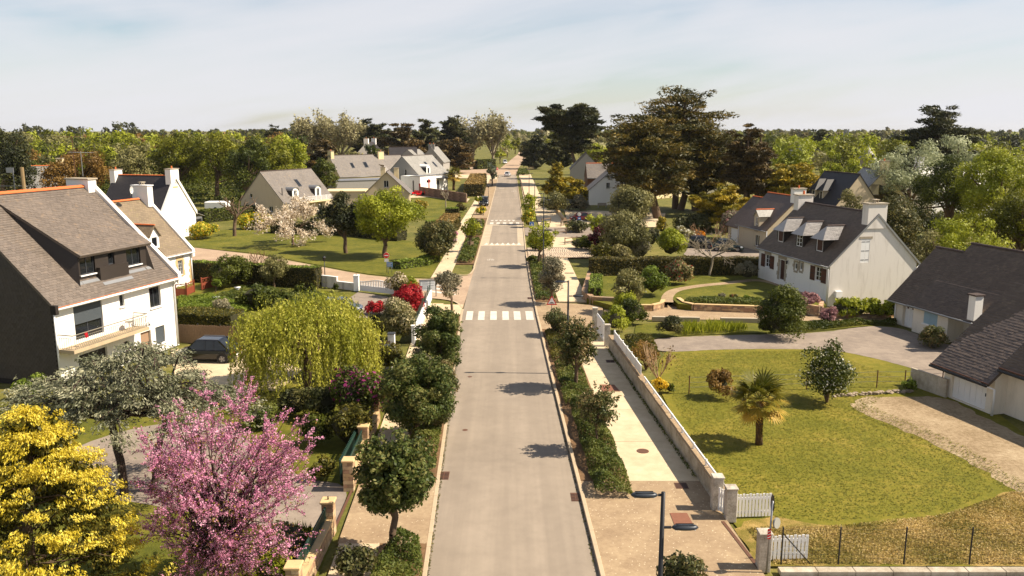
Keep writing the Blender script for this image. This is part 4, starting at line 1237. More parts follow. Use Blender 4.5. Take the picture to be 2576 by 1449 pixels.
def door(parent, F, r, mat, k=0.1, name='door', planks=0, vertical=True, label=None):
 a, b, c, d = r
 m = MB(); F.box(m, a + 0.004, c - 0.004, b, d - 0.004, k, k + 0.05); o = m.build(name, mat, parent)
 if label: o['label'] = label
 for i in range(planks):
  w = (c - a) / planks; q = MB(); F.box(q, a + w * i + 0.012, a + w * (i + 1) - 0.012, b + 0.03, d - 0.03, k - 0.018, k - 0.001); q.build('panel', mat, o)
 h = MB(); F.box(h, c - 0.16, c - 0.11, b + (d - b) * 0.45, b + (d - b) * 0.55, k - 0.05, k - 0.019 if planks else k - 0.001); h.build('handle', M_BLACK, o)
 return o
def shutter(parent, F, r, mat, k=-0.05, hinges=True):
 a, b, c, d = r; m = MB(); F.box(m, a, c, b, d, k, k + 0.04); o = m.build('shutter', mat, parent)
 for f in (0.12, 0.5, 0.88) if hinges else ():
  h = MB(); F.box(h, a + 0.03, c - 0.03, b + (d - b) * f - 0.02, b + (d - b) * f + 0.02, k - 0.012, k - 0.001); h.build('hinge', M_BLACK, o)
 return o
def pipe(parent, pts, r=0.045, mat=None, name='downpipe'): return MB().tube(pts, r, 8).build(name, mat or M_WHITE, parent, smooth=True)

def roof_plane(parent, e0, e1, r1, r0, mat, thick=0.10, name='roof'):
 """slab: eave e0-e1, ridge r0-r1; UVs in metres for the course pattern"""
 e0, e1, r1, r0 = (Vector(p) for p in (e0, e1, r1, r0))
 n = (e1 - e0).cross(r0 - e0).normalized()
 if n.z < 0: n = -n
 dn = n * thick; top = [e0, e1, r1, r0]; bot = [p - dn for p in top]
 m = MB().raw(top + bot, [(0, 1, 2, 3), (7, 6, 5, 4), (0, 4, 5, 1), (1, 5, 6, 2), (2, 6, 7, 3), (3, 7, 4, 0)])
 me = m.mesh(name, mat)
 bm = bmesh.new(); bm.from_mesh(me); bmesh.ops.recalc_face_normals(bm, faces=bm.faces[:])
 uvl = bm.loops.layers.uv.new('UVMap'); u = (e1 - e0).normalized(); v = n.cross(u).normalized()
 for f in bm.faces:
  for l in f.loops: l[uvl].uv = ((l.vert.co - e0).dot(u), (l.vert.co - e0).dot(v))
 bm.to_mesh(me); bm.free()
 return link(bpy.data.objects.new(name, me), parent)

def lay_slates(parent, roof, quads, mat, col, key, sw=0.26, sh=0.17, single=0, mw=None):
 """courses of slates on roof quads (e0, e1, r1, r0); the ones nearest the viewer are separate pieces"""
 rng = rg(); V, F, A, rec = [], [], [], []
 for e0, e1, r1, r0 in quads:
  e0, e1, r1, r0 = (np.array(p, float) for p in (e0, e1, r1, r0))
  n = np.cross(e1 - e0, r0 - e0); n /= np.linalg.norm(n); n = n if n[2] > 0 else -n
  H = (np.linalg.norm(r0 - e0) + np.linalg.norm(r1 - e1)) / 2; rows = int(H / sh)
  for i in range(rows):
   t0, t1 = i / rows, min((i + 1.25) / rows, 1.0)
   L0, R0 = e0 + (r0 - e0) * t0, e1 + (r1 - e1) * t0
   L1, R1 = e0 + (r0 - e0) * t1, e1 + (r1 - e1) * t1
   W = np.linalg.norm(R0 - L0); k = max(int(W / sw), 1)
   off = 0.5 if i % 2 else 0.0
   for j in range(k + (1 if off else 0)):
    a, b = max((j - off) / k, 0), min((j + 1 - off) / k, 1)
    if b - a < 0.1 / k: continue
    g = 0.004 / W; a += g; b -= g
    rec.append((L0 + (R0 - L0) * a, L0 + (R0 - L0) * b, L1 + (R1 - L1) * b, L1 + (R1 - L1) * a, n, rng.uniform(0.012, 0.030), rng.random()))
 sel = set()
 if single:
  Mw = mw if mw is not None else Matrix()
  dist = [(-(1.0) / max((Mw @ Vector(r[0]) - Vector((0, 0, CAM_H))).length, 0.1), i) for i, r in enumerate(rec)]
  # largest in view = nearest, among those inside the frame
  ok = []
  for dd, i in dist:
   w = Mw @ Vector(rec[i][0]); zc = w.y * CP - (w.z - CAM_H) * SP
   X = 1288 + FOC * w.x / zc; Yp = 724.5 - FOC * (w.y * SP + (w.z - CAM_H) * CP) / zc
   if 0 < X < 2576 and 0 < Yp < 1449: ok.append((dd, i))
  ok.sort(); sel = set(i for _, i in ok[:single])
 for i, (p0, p1, p2, p3, n, lift, tint) in enumerate(rec):
  lo, hi = n * lift, n * 0.004
  pts = [p0 + lo, p1 + lo, p2 + hi, p3 + hi, p0 + n * 0.001, p1 + n * 0.001]
  if i in sel:
   c = (p0 + p1) / 2; me = bpy.data.meshes.new('slate')
   me.from_pydata([tuple(q - c) for q in pts], [], [(0, 1, 2, 3), (4, 5, 1, 0), (4, 0, 3), (1, 5, 2)]); me.materials.append(slate_single(col, key))
   o = link(bpy.data.objects.new('slate', me), roof); o.location = c
  else:
   b = len(V); V += [tuple(q) for q in pts]; F += [(b, b + 1, b + 2, b + 3), (b + 4, b + 5, b + 1, b)]; A += [tint] * 6
 o = obj_np('slates', np.array(V), np.array(F), mat, roof, np.array(A)); o['kind'] = 'stuff'
 return o

def ridge_tiles(parent, a, b, mat, r=0.11, step=0.42, name='ridge_tile'):
 a, b = Vector(a), Vector(b); L = (b - a).length; n = max(int(L / step), 1); d = (b - a) / n
 u = d.normalized(); s = u.cross(Vector((0, 0, 1))).normalized()
 m = MB(); k = 6
 ring0 = [s * math.cos(math.pi * i / k) * r + Vector((0, 0, math.sin(math.pi * i / k) * r)) for i in range(k + 1)]
 m.v = [tuple(q) for q in ring0] + [tuple(q * 1.12 + d * 1.04) for q in ring0]
 m.f = [(i, i + 1, k + 2 + i, k + 1 + i) for i in range(k)] + [tuple(range(k, -1, -1)), tuple(range(k + 1, 2 * k + 2))]
 me = m.mesh(name, mat)
 for i in range(n):
  o = link(bpy.data.objects.new(name, me), parent); o.location = a + d * i
def chimney(parent, c, sx, sy, z0, z1, mat, cap=None, pots=0, potm=None, rz=0.0):
 m = MB().box((c[0], c[1], (z0 + z1) / 2), (sx, sy, z1 - z0), rz); o = m.build('chimney', mat, parent)
 MB().box((c[0], c[1], z1 + 0.04), (sx + 0.16, sy + 0.16, 0.08), rz).build('chimney_cap', cap or M_GRANITE, o)
 for i in range(pots):
  x = c[0] + (i - (pots - 1) / 2) * 0.35; MB().cyl((x, c[1], z1 + 0.08), 0.11, 0.32, 10, 0.09).build('chimney_pot', potm or RIDGE_O, o)
 return o
def gutter(parent, a, b, mat=None, r=0.05): return MB().tube([a, b], r, 6).build('gutter', mat or M_ZINC, parent, smooth=True)
def cowl(parent, c, z, w=0.34, d=0.3):
 m = MB()
 for sx in (-1, 1):
  for sy in (-1, 1): m.box((c[0] + sx * w * 0.42, c[1] + sy * d * 0.4, z + 0.11), (0.06, 0.06, 0.22))
 m.box((c[0], c[1], z + 0.25), (w + 0.16, d + 0.14, 0.06)); return m.build('chimney_cowl', M_CONC, parent)
def house_frame(name, label, O, f, cat='house'):
 return thing(name, label, cat, (O[0], O[1], 0), math.atan2(f[1], f[0]))
def std_faces(L, W):
 return (Face((0, 0), (1, 0), (0, 1)), Face((0, W), (1, 0), (0, -1)), Face((0, 0), (0, 1), (1, 0)), Face((L, 0), (0, 1), (-1, 0)))

def gable_house(label, O, f, L, W, he, hr, wall, roofm, name='house', he2=None, ridge=0.5, fr=None, bk=None, g0=None, g1=None, over=0.25, verge=0.08,
    rt=None, chim=(), skylights=(), frame_m=None, glassk=0.12, gut=True, gabm=None, thick=0.1):
 """house with a ridge roof; fr/bk/g0/g1 = window rectangles on front, back and the two gable walls"""
 t = house_frame(name, label, O, f); he2 = he if he2 is None else he2; yr = W * ridge
 Ff, Fb, G0, G1 = std_faces(L, W)
 m = MB(); fr, bk, g0, g1 = fr or [], bk or [], g0 or [], g1 or []
 wall_panel(m, Ff, [(0, 0), (L, 0), (L, he), (0, he)], [w[:4] for w in fr]); wall_panel(m, Fb, [(0, 0), (L, 0), (L, he2), (0, he2)], [w[:4] for w in bk])
 mg = m if gabm is None else MB()
 for Fg, ws in ((G0, g0), (G1, g1)):
  wall_panel(mg, Fg, [(0, 0), (W, 0), (W, he2), (yr, hr), (0, he)], [w[:4] for w in ws])
 if gabm is not None: mg.build('gable_wall', gabm, t)
 m.build('wall', wall, t)
 for Fx, ws in ((Ff, fr), (Fb, bk), (G0, g0), (G1, g1)):
  for w in ws: window(t, Fx, w[:4], frame_m, nx=w[4] if len(w) > 4 else 2, sill=M_GRANITE, k=glassk)
 sf = (hr - he) / yr; sb = (hr - he2) / (W - yr); up = 0.11
 q1 = [(-verge, -over, he - over * sf + up), (L + verge, -over, he - over * sf + up), (L + verge, yr, hr + up), (-verge, yr, hr + up)]
 q2 = [(L + verge, W + over, he2 - over * sb + up), (-verge, W + over, he2 - over * sb + up), (-verge, yr, hr + up), (L + verge, yr, hr + up)]
 r1 = roof_plane(t, *q1, roofm, thick); roof_plane(t, *q2, roofm, thick)
 ridge_tiles(t, (-verge, yr, hr + up - 0.02), (L + verge, yr, hr + up - 0.02), rt or RIDGE_D, 0.10, 0.5)
 if gut:
  gutter(t, (-verge, -over - 0.05, he - over * sf + 0.04), (L + verge, -over - 0.05, he - over * sf + 0.04))
 for c in chim: chimney(t, (c[0], c[1]), c[2], c[3], c[4], c[5], c[6] if len(c) > 6 else wall, pots=c[7] if len(c) > 7 else 1)
 for x, y0, w, d, front in skylights:
  z = lambda y: (he + y * sf if front else he2 + (W - y) * sb) + up
  y1 = y0 + d if front else y0 - d
  n = Vector((0, -sf if front else sb, 1)).normalized() * 0.05
  m = MB(); P_ = [Vector((x, y0, z(y0))), Vector((x + w, y0, z(y0))), Vector((x + w, y1, z(y1))), Vector((x, y1, z(y1)))]
  m.hexa([p + n * 0.2 for p in P_] + [p + n for p in P_] if front else [p + n * 0.2 for p in P_[::-1]] + [p + n for p in P_[::-1]]); o = m.build('skylight', M_DKGREY, t)
  cc = sum(P_, Vector()) / 4; q = [p + (cc - p) * 0.16 for p in P_]
  m = MB(); m.hexa([p + n * 1.02 for p in (q if front else q[::-1])] + [p + n * 1.2 for p in (q if front else q[::-1])]); m.build('pane', GLASS, o)
 return t
# ------------------------------------------------------------------ the big white and slate house on the left
def house_left():
 O, f = (-24.75, 43.5), (2.75, 9.5); L, W, he, hr = 9.9, 12.0, 4.7, 10.2
 t = house_frame('house', 'large white house with slate-hung dark gable, wide shed dormer and railed balcony', O, f)
 Ff, Fb, G0, G1 = std_faces(L, W); yr = 6.0; sl = (hr - he) / yr
 m = MB()
 holes = [(1.4, 2.36, 3.52, 4.3), (4.92, 3.58, 5.32, 4.28), (7.47, 2.95, 8.5, 4.24), (1.42, 0.0, 3.6, 1.5), (6.4, 0.0, 7.32, 1.62), (7.74, 0.55, 8.6, 1.66), (4.93, 0.88, 5.42, 1.42)]
 wall_panel(m, Ff, [(0, 0), (L, 0), (L, he), (0, he)], holes, 0.2)
 wall_panel(m, Fb, [(0, 0), (L, 0), (L, he), (0, he)]); wall_panel(m, G1, [(0, 0), (W, 0), (W, he), (yr, hr), (0, he)])
 m.build('wall', W_WHITE, t)
 # slate-hung gable with courses in relief
 g = MB(); wall_panel(g, G0, [(0, 0), (W, 0), (W, he), (yr, hr), (0, he)])
 go = g.build('gable_wall', plain('gable_backing', S(44, 38, 34), 0.9), t)
 rng = rg(); V, Fc, A = [], [], []
 z = 0.3
 row = 0
 while z < hr - 0.1:
  y0 = 0.0 if z < he else (z - he) / sl; y1 = W - y0; y = y0 + (0.11 if row % 2 else 0.0)
  while y < y1 - 0.02 and y < 9.0:
   e = min(y + 0.225, y1); k = rng.uniform(0.012, 0.024); b = len(V)
   V += [(-k, y, z), (-k, e - 0.006, z), (-0.004, e - 0.006, z + 0.15), (-0.004, y, z + 0.15)]; Fc.append((b + 3, b + 2, b + 1, b)); A += [rng.random()] * 4; y += 0.23
  z += 0.135; row += 1
 so = obj_np('slates', np.array(V), np.array(Fc), slate_mat('slate_gable', S(58, 50, 44)), go, np.array(A)); so['kind'] = 'stuff'
 # openings
 w = window(t, Ff, holes[0], M_DKGREY, 2, 1, None, 0.17)
 s = MB()
 for i in range(14): Ff.box(s, 1.43, 3.49, 3.26 + i * 0.074, 3.26 + i * 0.074 + 0.066, 0.06, 0.10 + 0.004 * (i % 2))
 s.build('roller_shutter', plain('shutter_grey', S(74, 80, 84), 0.5, 0.04), t)
 window(t, Ff, holes[1], M_DKGREY, 1, 1, M_WHITE, 0.17); window(t, Ff, holes[2], M_DKGREY, 2, 1, M_WHITE, 0.17)
 door(t, Ff, holes[3], plain('garage_dark', S(48, 44, 42), 0.6, 0.06), 0.16, 'garage_door', 8)
 door(t, Ff, holes[4], plain('door_tan', S(150, 122, 98), 0.6, 0.06), 0.16)
 window(t, Ff, holes[5], M_DKGREY, 1, 1, M_WHITE, 0.17)
 s = MB()
 for i in range(14): Ff.box(s, 7.77, 8.57, 0.57 + i * 0.077, 0.57 + i * 0.077 + 0.07, 0.08, 0.12 + 0.004 * (i % 2))
 s.build('roller_shutter', MATS['shutter_grey'], t)
 window(t, Ff, holes[6], M_DKGREY, 1, 1, M_WHITE, 0.17)
 # main roof
 ov, up = 0.32, 0.12
 q1 = [(-0.12, -ov, he - ov * sl + up), (L - 0.06, -ov, he - ov * sl + up), (L - 0.06, yr, hr + up), (-0.12, yr, hr + up)]
 q2 = [(L, W + ov, he - ov * sl + up), (-0.12, W + ov, he - ov * sl + up), (-0.12, yr, hr + up), (L, yr, hr + up)]
 r = roof_plane(t, *q1, SL_NEAR, 0.12); roof_plane(t, *q2, SL_NEAR, 0.12)
 ridge_tiles(t, (-0.12, yr, hr + up - 0.02), (L - 0.35, yr, hr + up - 0.02), RIDGE_O, 0.15, 0.42)
 fl = MB(); Ff.box(fl, -0.1, L, he - 0.30, he - 0.12, -0.26, -0.001); fl.build('cornice', M_WHITE, t)
 MB().tube([(-0.1, -ov - 0.06, he - ov * sl + 0.06), (L, -ov - 0.06, he - ov * sl + 0.06)], 0.07, 8).build('gutter', M_WHITE, t, smooth=True)
 MB().tube([(-0.1, -ov - 0.02, he - ov * sl + 0.145), (L, -ov - 0.02, he - ov * sl + 0.145)], 0.025, 6).build('eave_strip', RIDGE_O, t)
 MB().box((-0.16, -0.3, he - 0.22), (0.2, 0.36, 0.5)).build('eave_corner', MATS['gable_backing'], t)
 pipe(t, [(L - 0.18, -0.3, he - 0.3), (L - 0.18, -0.08, he - 0.7), (L - 0.18, -0.08, 0.1)], 0.05)
 pipe(t, [(0.02, -0.06, he - 0.5), (0.02, -0.06, 0.1)], 0.04)
 # far gable parapet with coping, chimney at its head
 m = MB()
 for a, b in ((0.0, 6.0), (12.0, 6.0)):
  za, zb = he + 0.02, hr + 0.42; y0, y1 = (a - 0.34, b) if a < b else (b, a + 0.3)
  zy = lambda y: he + (min(y, 12 - y)) * sl
  m.hexa([(L - 0.05, y0, zy(y0) - 0.3), (L + 0.28, y0, zy(y0) - 0.3), (L + 0.28, y1, zy(y1) - 0.3), (L - 0.05, y1, zy(y1) - 0.3), (L - 0.05, y0, zy(y0) + 0.40), (L + 0.28, y0, zy(y0) + 0.40), (L + 0.28, y1, zy(y1) + 0.40), (L - 0.05, y1, zy(y1) + 0.40)])
 m.build('parapet', W_WARM, t)
 c = chimney(t, (L - 0.25, 6.45), 0.7, 1.75, 8.9, 10.78, W_WHITE, M_CONC)
 # shed dormer
 ds0, ds1, yf, zt = 2.85, 8.35, 0.75, 7.0
 zr = lambda y: he + y * sl + up
 dq = [(ds0 - 0.12, yf - 0.32, zt - 0.06), (ds1 + 0.22, yf - 0.32, zt - 0.06), (ds1 + 0.35, 5.35, zr(5.35) + 0.1), (2.3, 5.35, zr(5.35) + 0.1)]
 dr = roof_plane(t, *dq, SL_NEAR, 0.14, 'dormer_roof')
 D = Face((0, yf), (1, 0), (0, 1)); zb = zr(yf) - 0.05
 m = MB(); dh = [(ds0 + 0.10, 5.78, ds0 + 1.25, 6.78), (5.15, 6.05, 5.65, 6.75), (6.65, 5.74, 7.85, 6.78)]
 wall_panel(m, D, [(ds0, zb), (ds1, zb), (ds1, zt), (ds0, zt)], dh, 0.2)
 # cheeks
 for x, xo in ((ds0, -0.35), (ds1, 0.25)):
  m.poly([(x, yf, zb), (x, yf, zt), (2.45 if x == ds0 else ds1 + 0.3, 5.3, zr(5.3) + 0.05), (x + xo, yf - 0.35, zr(yf - 0.35) + 0.02)])
 m.build('dormer_wall', W_SLATEHUNG, t)
 pr = MB(); D.box(pr, 4.15, 6.45, zb - 0.25, 6.05, -0.28, -0.002); pr.build('dormer_panel', W_SLATEHUNG, t)
 window(t, D, dh[0], M_DKGREY, 2, 1, M_WHITE, 0.14); window(t, D, dh[1], M_DKGREY, 1, 1, M_WHITE, 0.14); window(t, D, dh[2], M_DKGREY, 2, 1, M_WHITE, 0.14)
 for a, b in ((2.5, 2.84), (2.86, 4.1), (4.12, 6.5), (6.52, 8.0), (8.1, 8.5)):
  kk = 0.55 if (a, b) == (4.12, 6.5) else 0.25
  fl = MB(); fl.hexa([(a, yf - kk, zr(yf - kk) + 0.02), (b, yf - kk, zr(yf - kk) + 0.02), (b, yf - kk + 0.16, zr(yf - kk + 0.16) + 0.02), (a, yf - kk + 0.16, zr(yf - kk + 0.16) + 0.02),
       (a, yf - kk, zr(yf - kk) + 0.045), (b, yf - kk, zr(yf - kk) + 0.045), (b, yf - kk + 0.16, zr(yf - kk + 0.16) + 0.045), (a, yf - kk + 0.16, zr(yf - kk + 0.16) + 0.045)]); fl.build('flashing', M_ZINC, t)
 bpy.context.view_layer.update(); Mw = Matrix.Translation((O[0], O[1], 0)) @ Matrix.Rotation(math.atan2(f[1], f[0]), 4, 'Z')
 q1b = [(q1[0][0], q1[0][1], q1[0][2] + 0.002), (q1[1][0], q1[1][1], q1[1][2] + 0.002), (q1[2][0], q1[2][1], q1[2][2] + 0.002), (q1[3][0], q1[3][1], q1[3][2] + 0.002)]
 lay_slates(t, r, [q1b], SL_NEAR, S(101, 90, 80), 'a', 0.26, 0.17, 300, Mw)
 lay_slates(t, dr, [[(p[0], p[1], p[2] + 0.002) for p in dq]], SL_NEAR, S(101, 90, 80), 'a', 0.26, 0.17)
 # balcony
 b = MB(); Ff.box(b, 0.12, 6.0, 2.02, 2.2, -1.05, -0.002); bo = b.build('balcony_slab', plain('balcony_concrete', S(176, 156, 126), 0.9, 0.2, 2, 20), t)
 rail = MB(); zt_ = 3.02
 path = [(0.16, -0.02), (0.16, -1.0), (5.96, -1.0), (5.96, -0.02)]
 for (s0, k0), (s1, k1) in zip(path, path[1:]):
  rail.tube([Ff(s0, zt_, k0), Ff(s1, zt_, k1)], 0.03, 6); rail.tube([Ff(s0, 2.86, k0), Ff(s1, 2.86, k1)], 0.012, 5); rail.tube([Ff(s0, 2.26, k0), Ff(s1, 2.26, k1)], 0.014, 5)
 ro = rail.build('balcony_rail', plain('rail_metal', S(128, 120, 106), 0.5, 0.05, metal=0.2), t)
 for i in range(40):
  s_ = 0.25 + i * 0.145; MB().tube([Ff(s_, 2.86, -1.0), Ff(s_, 2.55, -1.0), Ff(s_, 2.40, -1.12), Ff(s_, 2.26, -1.0)], 0.016, 4).build('baluster', MATS['rail_metal'], ro)
 for i in range(6):
  for s_ in (0.16, 5.96): MB().tube([Ff(s_, 2.86, -0.1 - i * 0.15), Ff(s_, 2.26, -0.1 - i * 0.15)], 0.016, 4).build('baluster', MATS['rail_metal'], ro)
 # wall lamp
 MB().tube([Ff(7.03, 2.1, -0.01), Ff(7.03, 2.16, -0.14), Ff(7.03, 2.08, -0.2)], 0.02, 6).cyl(tuple(Ff(7.03, 1.98, -0.2)), 0.08, 0.1, 10, 0.03).build('wall_lamp', M_DKGREY, t)
 # on the balcony: small iron table and red cloth on the rail
 tb = thing('balcony_table', 'small round metal table at the far end of the balcony', 'table', Mw @ Ff(5.0, 2.2, -0.5))
 MB().cyl((0, 0, 0.5), 0.26, 0.02, 16).build('table_top', MATS['rail_metal'], tb)
 for k in range(3): MB().tube([(0.18 * math.cos(k * 2.1), 0.18 * math.sin(k * 2.1), 0), (0.05 * math.cos(k * 2.1), 0.05 * math.sin(k * 2.1), 0.5)], 0.012, 5).build('leg', MATS['rail_metal'], tb)
 cl = thing('red_cloth', 'red cloth hung over the near end of the balcony rail', 'cloth', Mw @ Ff(1.1, 2.45, -1.0), math.atan2(f[1], f[0]))
 mm = MB(); nn = 8
 for i in range(nn):
  for sgn, h in ((-1, 0.34), (1, 0.22)):
   x0, x1 = -0.1 + 0.2 * i / nn, -0.1 + 0.2 * (i + 1) / nn; y0, y1 = sgn * (0.03 + 0.02 * math.sin(i * 1.7)), sgn * (0.03 + 0.02 * math.sin(i * 1.7 + 1.7))
   mm.poly([(x0, 0, 0.6), (x1, 0, 0.6), (x1, y1 * 1.5, 0.6 - h), (x0, y0 * 1.5, 0.6 - h)])
 mm.build('fabric', plain('red_fabric', S(170, 24, 34), 0.8, 0.1), cl)
 pt = thing('parasol_table', 'round pale table in front of the garage under the balcony', 'table', Mw @ Ff(3.0, 0, -0.9))
 MB().cyl((0, 0, 0.98), 0.42, 0.04, 20).build('table_top', M_CONC, pt); MB().cyl((0, 0, 0), 0.06, 0.98, 8).build('leg', M_CONC, pt)
 # chimney-side aerials
 for x, y, z, lb in ((L - 0.2, 6.9, 10.98, 'tall rusty television aerial with long crossbar above the big left chimney'), (L - 0.3, 6.2, 10.98, 'white television aerial mast on the big left chimney')):
  a = thing('television_aerial', lb, 'aerial', Mw @ Vector((x, y, z)), math.atan2(f[1], f[0])); hh = 2.6 if 'rusty' in lb else 1.6
  mt = M_IRON if 'rusty' in lb else M_ZINC
  MB().tube([(0, 0, 0), (0, 0, hh)], 0.022, 6).build('mast', mt, a)
  ao = MB().tube([(-0.2, -1.1, hh - 0.06), (0.2, 1.1, hh - 0.06)], 0.012, 5).build('boom', mt, a)
  for k in range(9):
   q = -1.0 + k * 0.25; MB().tube([(q * 0.18 - 0.25, q, hh - 0.06), (q * 0.18 + 0.25, q, hh - 0.06)], 0.008, 4).build('rod', mt, a)
 return t
house_left()
# poles beside the far left roof
for lb, q, d_, hh in (('weathered wooden pole rising behind the orange ridge tiles', (61, 480), 58, 11.4), ('thin aerial mast with crossbar at the left picture edge', (38, 480), 58, 11.2)):
 a = Q(q[0], q[1], d_); t = thing('pole' if 'wooden' in lb else 'television_aerial', lb, 'pole', (a.x, a.y, 0))
 if 'wooden' in lb: MB().tube([(0, 0, 0), (0, 0, hh)], 0.13, 8).build('shaft', plain('old_wood', S(140, 118, 84), 0.9, 0.2), t)
 else:
  MB().tube([(0, 0, 0), (0, 0, hh)], 0.03, 6).build('mast', M_ZINC, t); MB().tube([(-1.6, 0, hh - 1.1), (1.7, 0.3, hh - 1.1)], 0.02, 5).build('boom', M_ZINC, t)
  MB().box((-0.2, 0, hh), (0.5, 0.06, 0.35)).build('reflector', M_ZINC, t)

# ------------------------------------------------------------------ white house behind it with tan slate roof and gabled dormer
def house_tan():
 f = (0.278, 0.961); B = Vector((-29.6, 75.4)); L, W, he, hr = 11.0, 9.0, 3.1, 7.6; fv = Vector(f).normalized(); O = B - fv * L
 t = house_frame('house', 'white house with tan slate roof, gabled dormer and red ladder below it', O, f)
 t['label'] = 'white house with tan slate roof and gabled dormer, behind the big dark-gabled house'
 Ff, Fb, G0, G1 = std_faces(L, W); yr = 4.5; sl = (hr - he) / yr
 m = MB(); holes = [(9.1, 1.0, 9.75, 2.35)]
 wall_panel(m, Ff, [(0, 0), (L, 0), (L, he), (0, he)], holes, 0.15); wall_panel(m, Fb, [(0, 0), (L, 0), (L, he), (0, he)])
 for G in (G0, G1): wall_panel(m, G, [(0, 0), (W, 0), (W, he), (yr, hr), (0, he)])
 m.build('wall', W_WHITE, t)
 window(t, Ff, holes[0], M_WHITE, 3, 4, M_STONE_TAN, 0.12, 0.03)
 for i, (z0, z1) in enumerate(((0.95, 1.4), (1.41, 1.9), (1.91, 2.4), (2.41, 2.7))):
  e = 0.18 if i % 2 else 0.28
  for a, b in ((9.1 - e, 9.09), (9.76, 9.75 + e)):
   q = MB(); Ff.box(q, a, b, z0, z1, -0.03, -0.001); q.build('quoin', M_STONE_TAN, t)
 q = MB(); Ff.box(q, 9.092, 9.758, 2.36, 2.66, -0.03, -0.001); q.build('lintel', M_STONE_TAN, t)
 ov, up = 0.25, 0.11
 q1 = [(0.2, -ov, he - ov * sl + up), (L - 0.1, -ov, he - ov * sl + up), (L - 0.1, yr, hr + up), (0.2, yr, hr + up)]
 roof_plane(t, *q1, SL_TAN); roof_plane(t, (L, W + ov, he - ov * sl + up), (0, W + ov, he - ov * sl + up), (0, yr, hr + up), (L, yr, hr + up), SL_TAN)
 ridge_tiles(t, (0, yr, hr + up), (L - 0.9, yr, hr + up), RIDGE_O, 0.13, 0.42)
 for x in (0.0, L):
  m = MB()
  for y0, y1 in ((-0.3, yr), (yr, W + 0.3)):
   zy = lambda y: he + min(y, W - y) * sl
   m.hexa([(x - 0.12, y0, zy(y0) - 0.3), (x + 0.2, y0, zy(y0) - 0.3), (x + 0.2, y1, zy(y1) - 0.3), (x - 0.12, y1, zy(y1) - 0.3), (x - 0.12, y0, zy(y0) + 0.36), (x + 0.2, y0, zy(y0) + 0.36), (x + 0.2, y1, zy(y1) + 0.36), (x - 0.12, y1, zy(y1) + 0.36)])
  m.build('parapet', W_WHITE, t)
 c = chimney(t, (L - 0.3, yr), 0.7, 1.7, 7.0, 8.9, W_WHITE, M_WHITE); cowl(c, (L - 0.3, yr), 8.98)
 fl = MB(); Ff.box(fl, 0, L, he - 0.22, he - 0.08, -0.2, -0.001); fl.build('cornice', M_WHITE, t)
 gutter(t, (0, -ov - 0.05, he - ov * sl + 0.05), (L + 0.2, -ov - 0.05, he - ov * sl + 0.05), M_WHITE, 0.06)
 pipe(t, [(L - 0.1, -0.1, he - 0.2), (L - 0.1, -0.1, 0)], 0.05)
 for i in range(8):
  q = MB(); Ff.box(q, L - (0.30 if i % 2 else 0.42), L + 0.012, 0.05 + i * 0.27, 0.05 + i * 0.27 + 0.25, -0.03, -0.001); q.build('quoin', M_STONE_TAN, t)
 # dormer
 x0, x1, y0 = 6.3, 7.6, 0.55; zb, zt, zap = he + y0 * sl, 4.85, 5.75; D = Face((0, y0), (1, 0), (0, 1))
 m = MB(); dh = [(x0 + 0.35, zb + 0.22, x1 - 0.2, zt - 0.1)]
 wall_panel(m, D, [(x0, zb - 0.1), (x1, zb - 0.1), (x1, zt), ((x0 + x1) / 2, zap), (x0, zt)], dh, 0.1); m.build('dormer_wall', W_WHITE, t)
 m = MB()
 for x in (x0, x1): m.poly([(x, y0, zb - 0.1), (x, y0, zt), (x, (zt - he) / sl, zt)])
 m.build('dormer_cheek', SL_BLACK, t)
 window(t, D, dh[0], M_WHITE, 1, 1, M_WHITE, 0.06)
 xm = (x0 + x1) / 2; yb = (zap - he) / sl; yb2 = (zt - he) / sl
 roof_plane(t, (x0 - 0.15, y0 - 0.2, zt - 0.08), (x0 - 0.15, yb2, zt - 0.08), (xm, yb, zap + 0.06), (xm, y0 - 0.2, zap + 0.06), SL_TAN, 0.06, 'dormer_roof')
 roof_plane(t, (x1 + 0.15, yb2, zt - 0.08), (x1 + 0.15, y0 - 0.2, zt - 0.08), (xm, y0 - 0.2, zap + 0.06), (xm, yb, zap + 0.06), SL_TAN, 0.06, 'dormer_roof')
 ridge_tiles(t, (xm, y0 - 0.2, zap + 0.05), (xm, yb, zap + 0.05), RIDGE_O, 0.09, 0.35)
 lad = MB()
 for dx in (0, 0.32): lad.beam((6.95 + dx, -0.15, he - 0.15 * sl + up + 0.05), (6.95 + dx, 0.5, he + 0.5 * sl + up + 0.05), 0.05)
 for k in range(4): lad.beam((6.95, -0.1 + k * 0.18, he + (-0.1 + k * 0.18) * sl + up + 0.06), (7.27, -0.1 + k * 0.18, he + (-0.1 + k * 0.18) * sl + up + 0.06), 0.04)
 lad.build('roof_ladder', M_BROWNW, t)
house_tan()

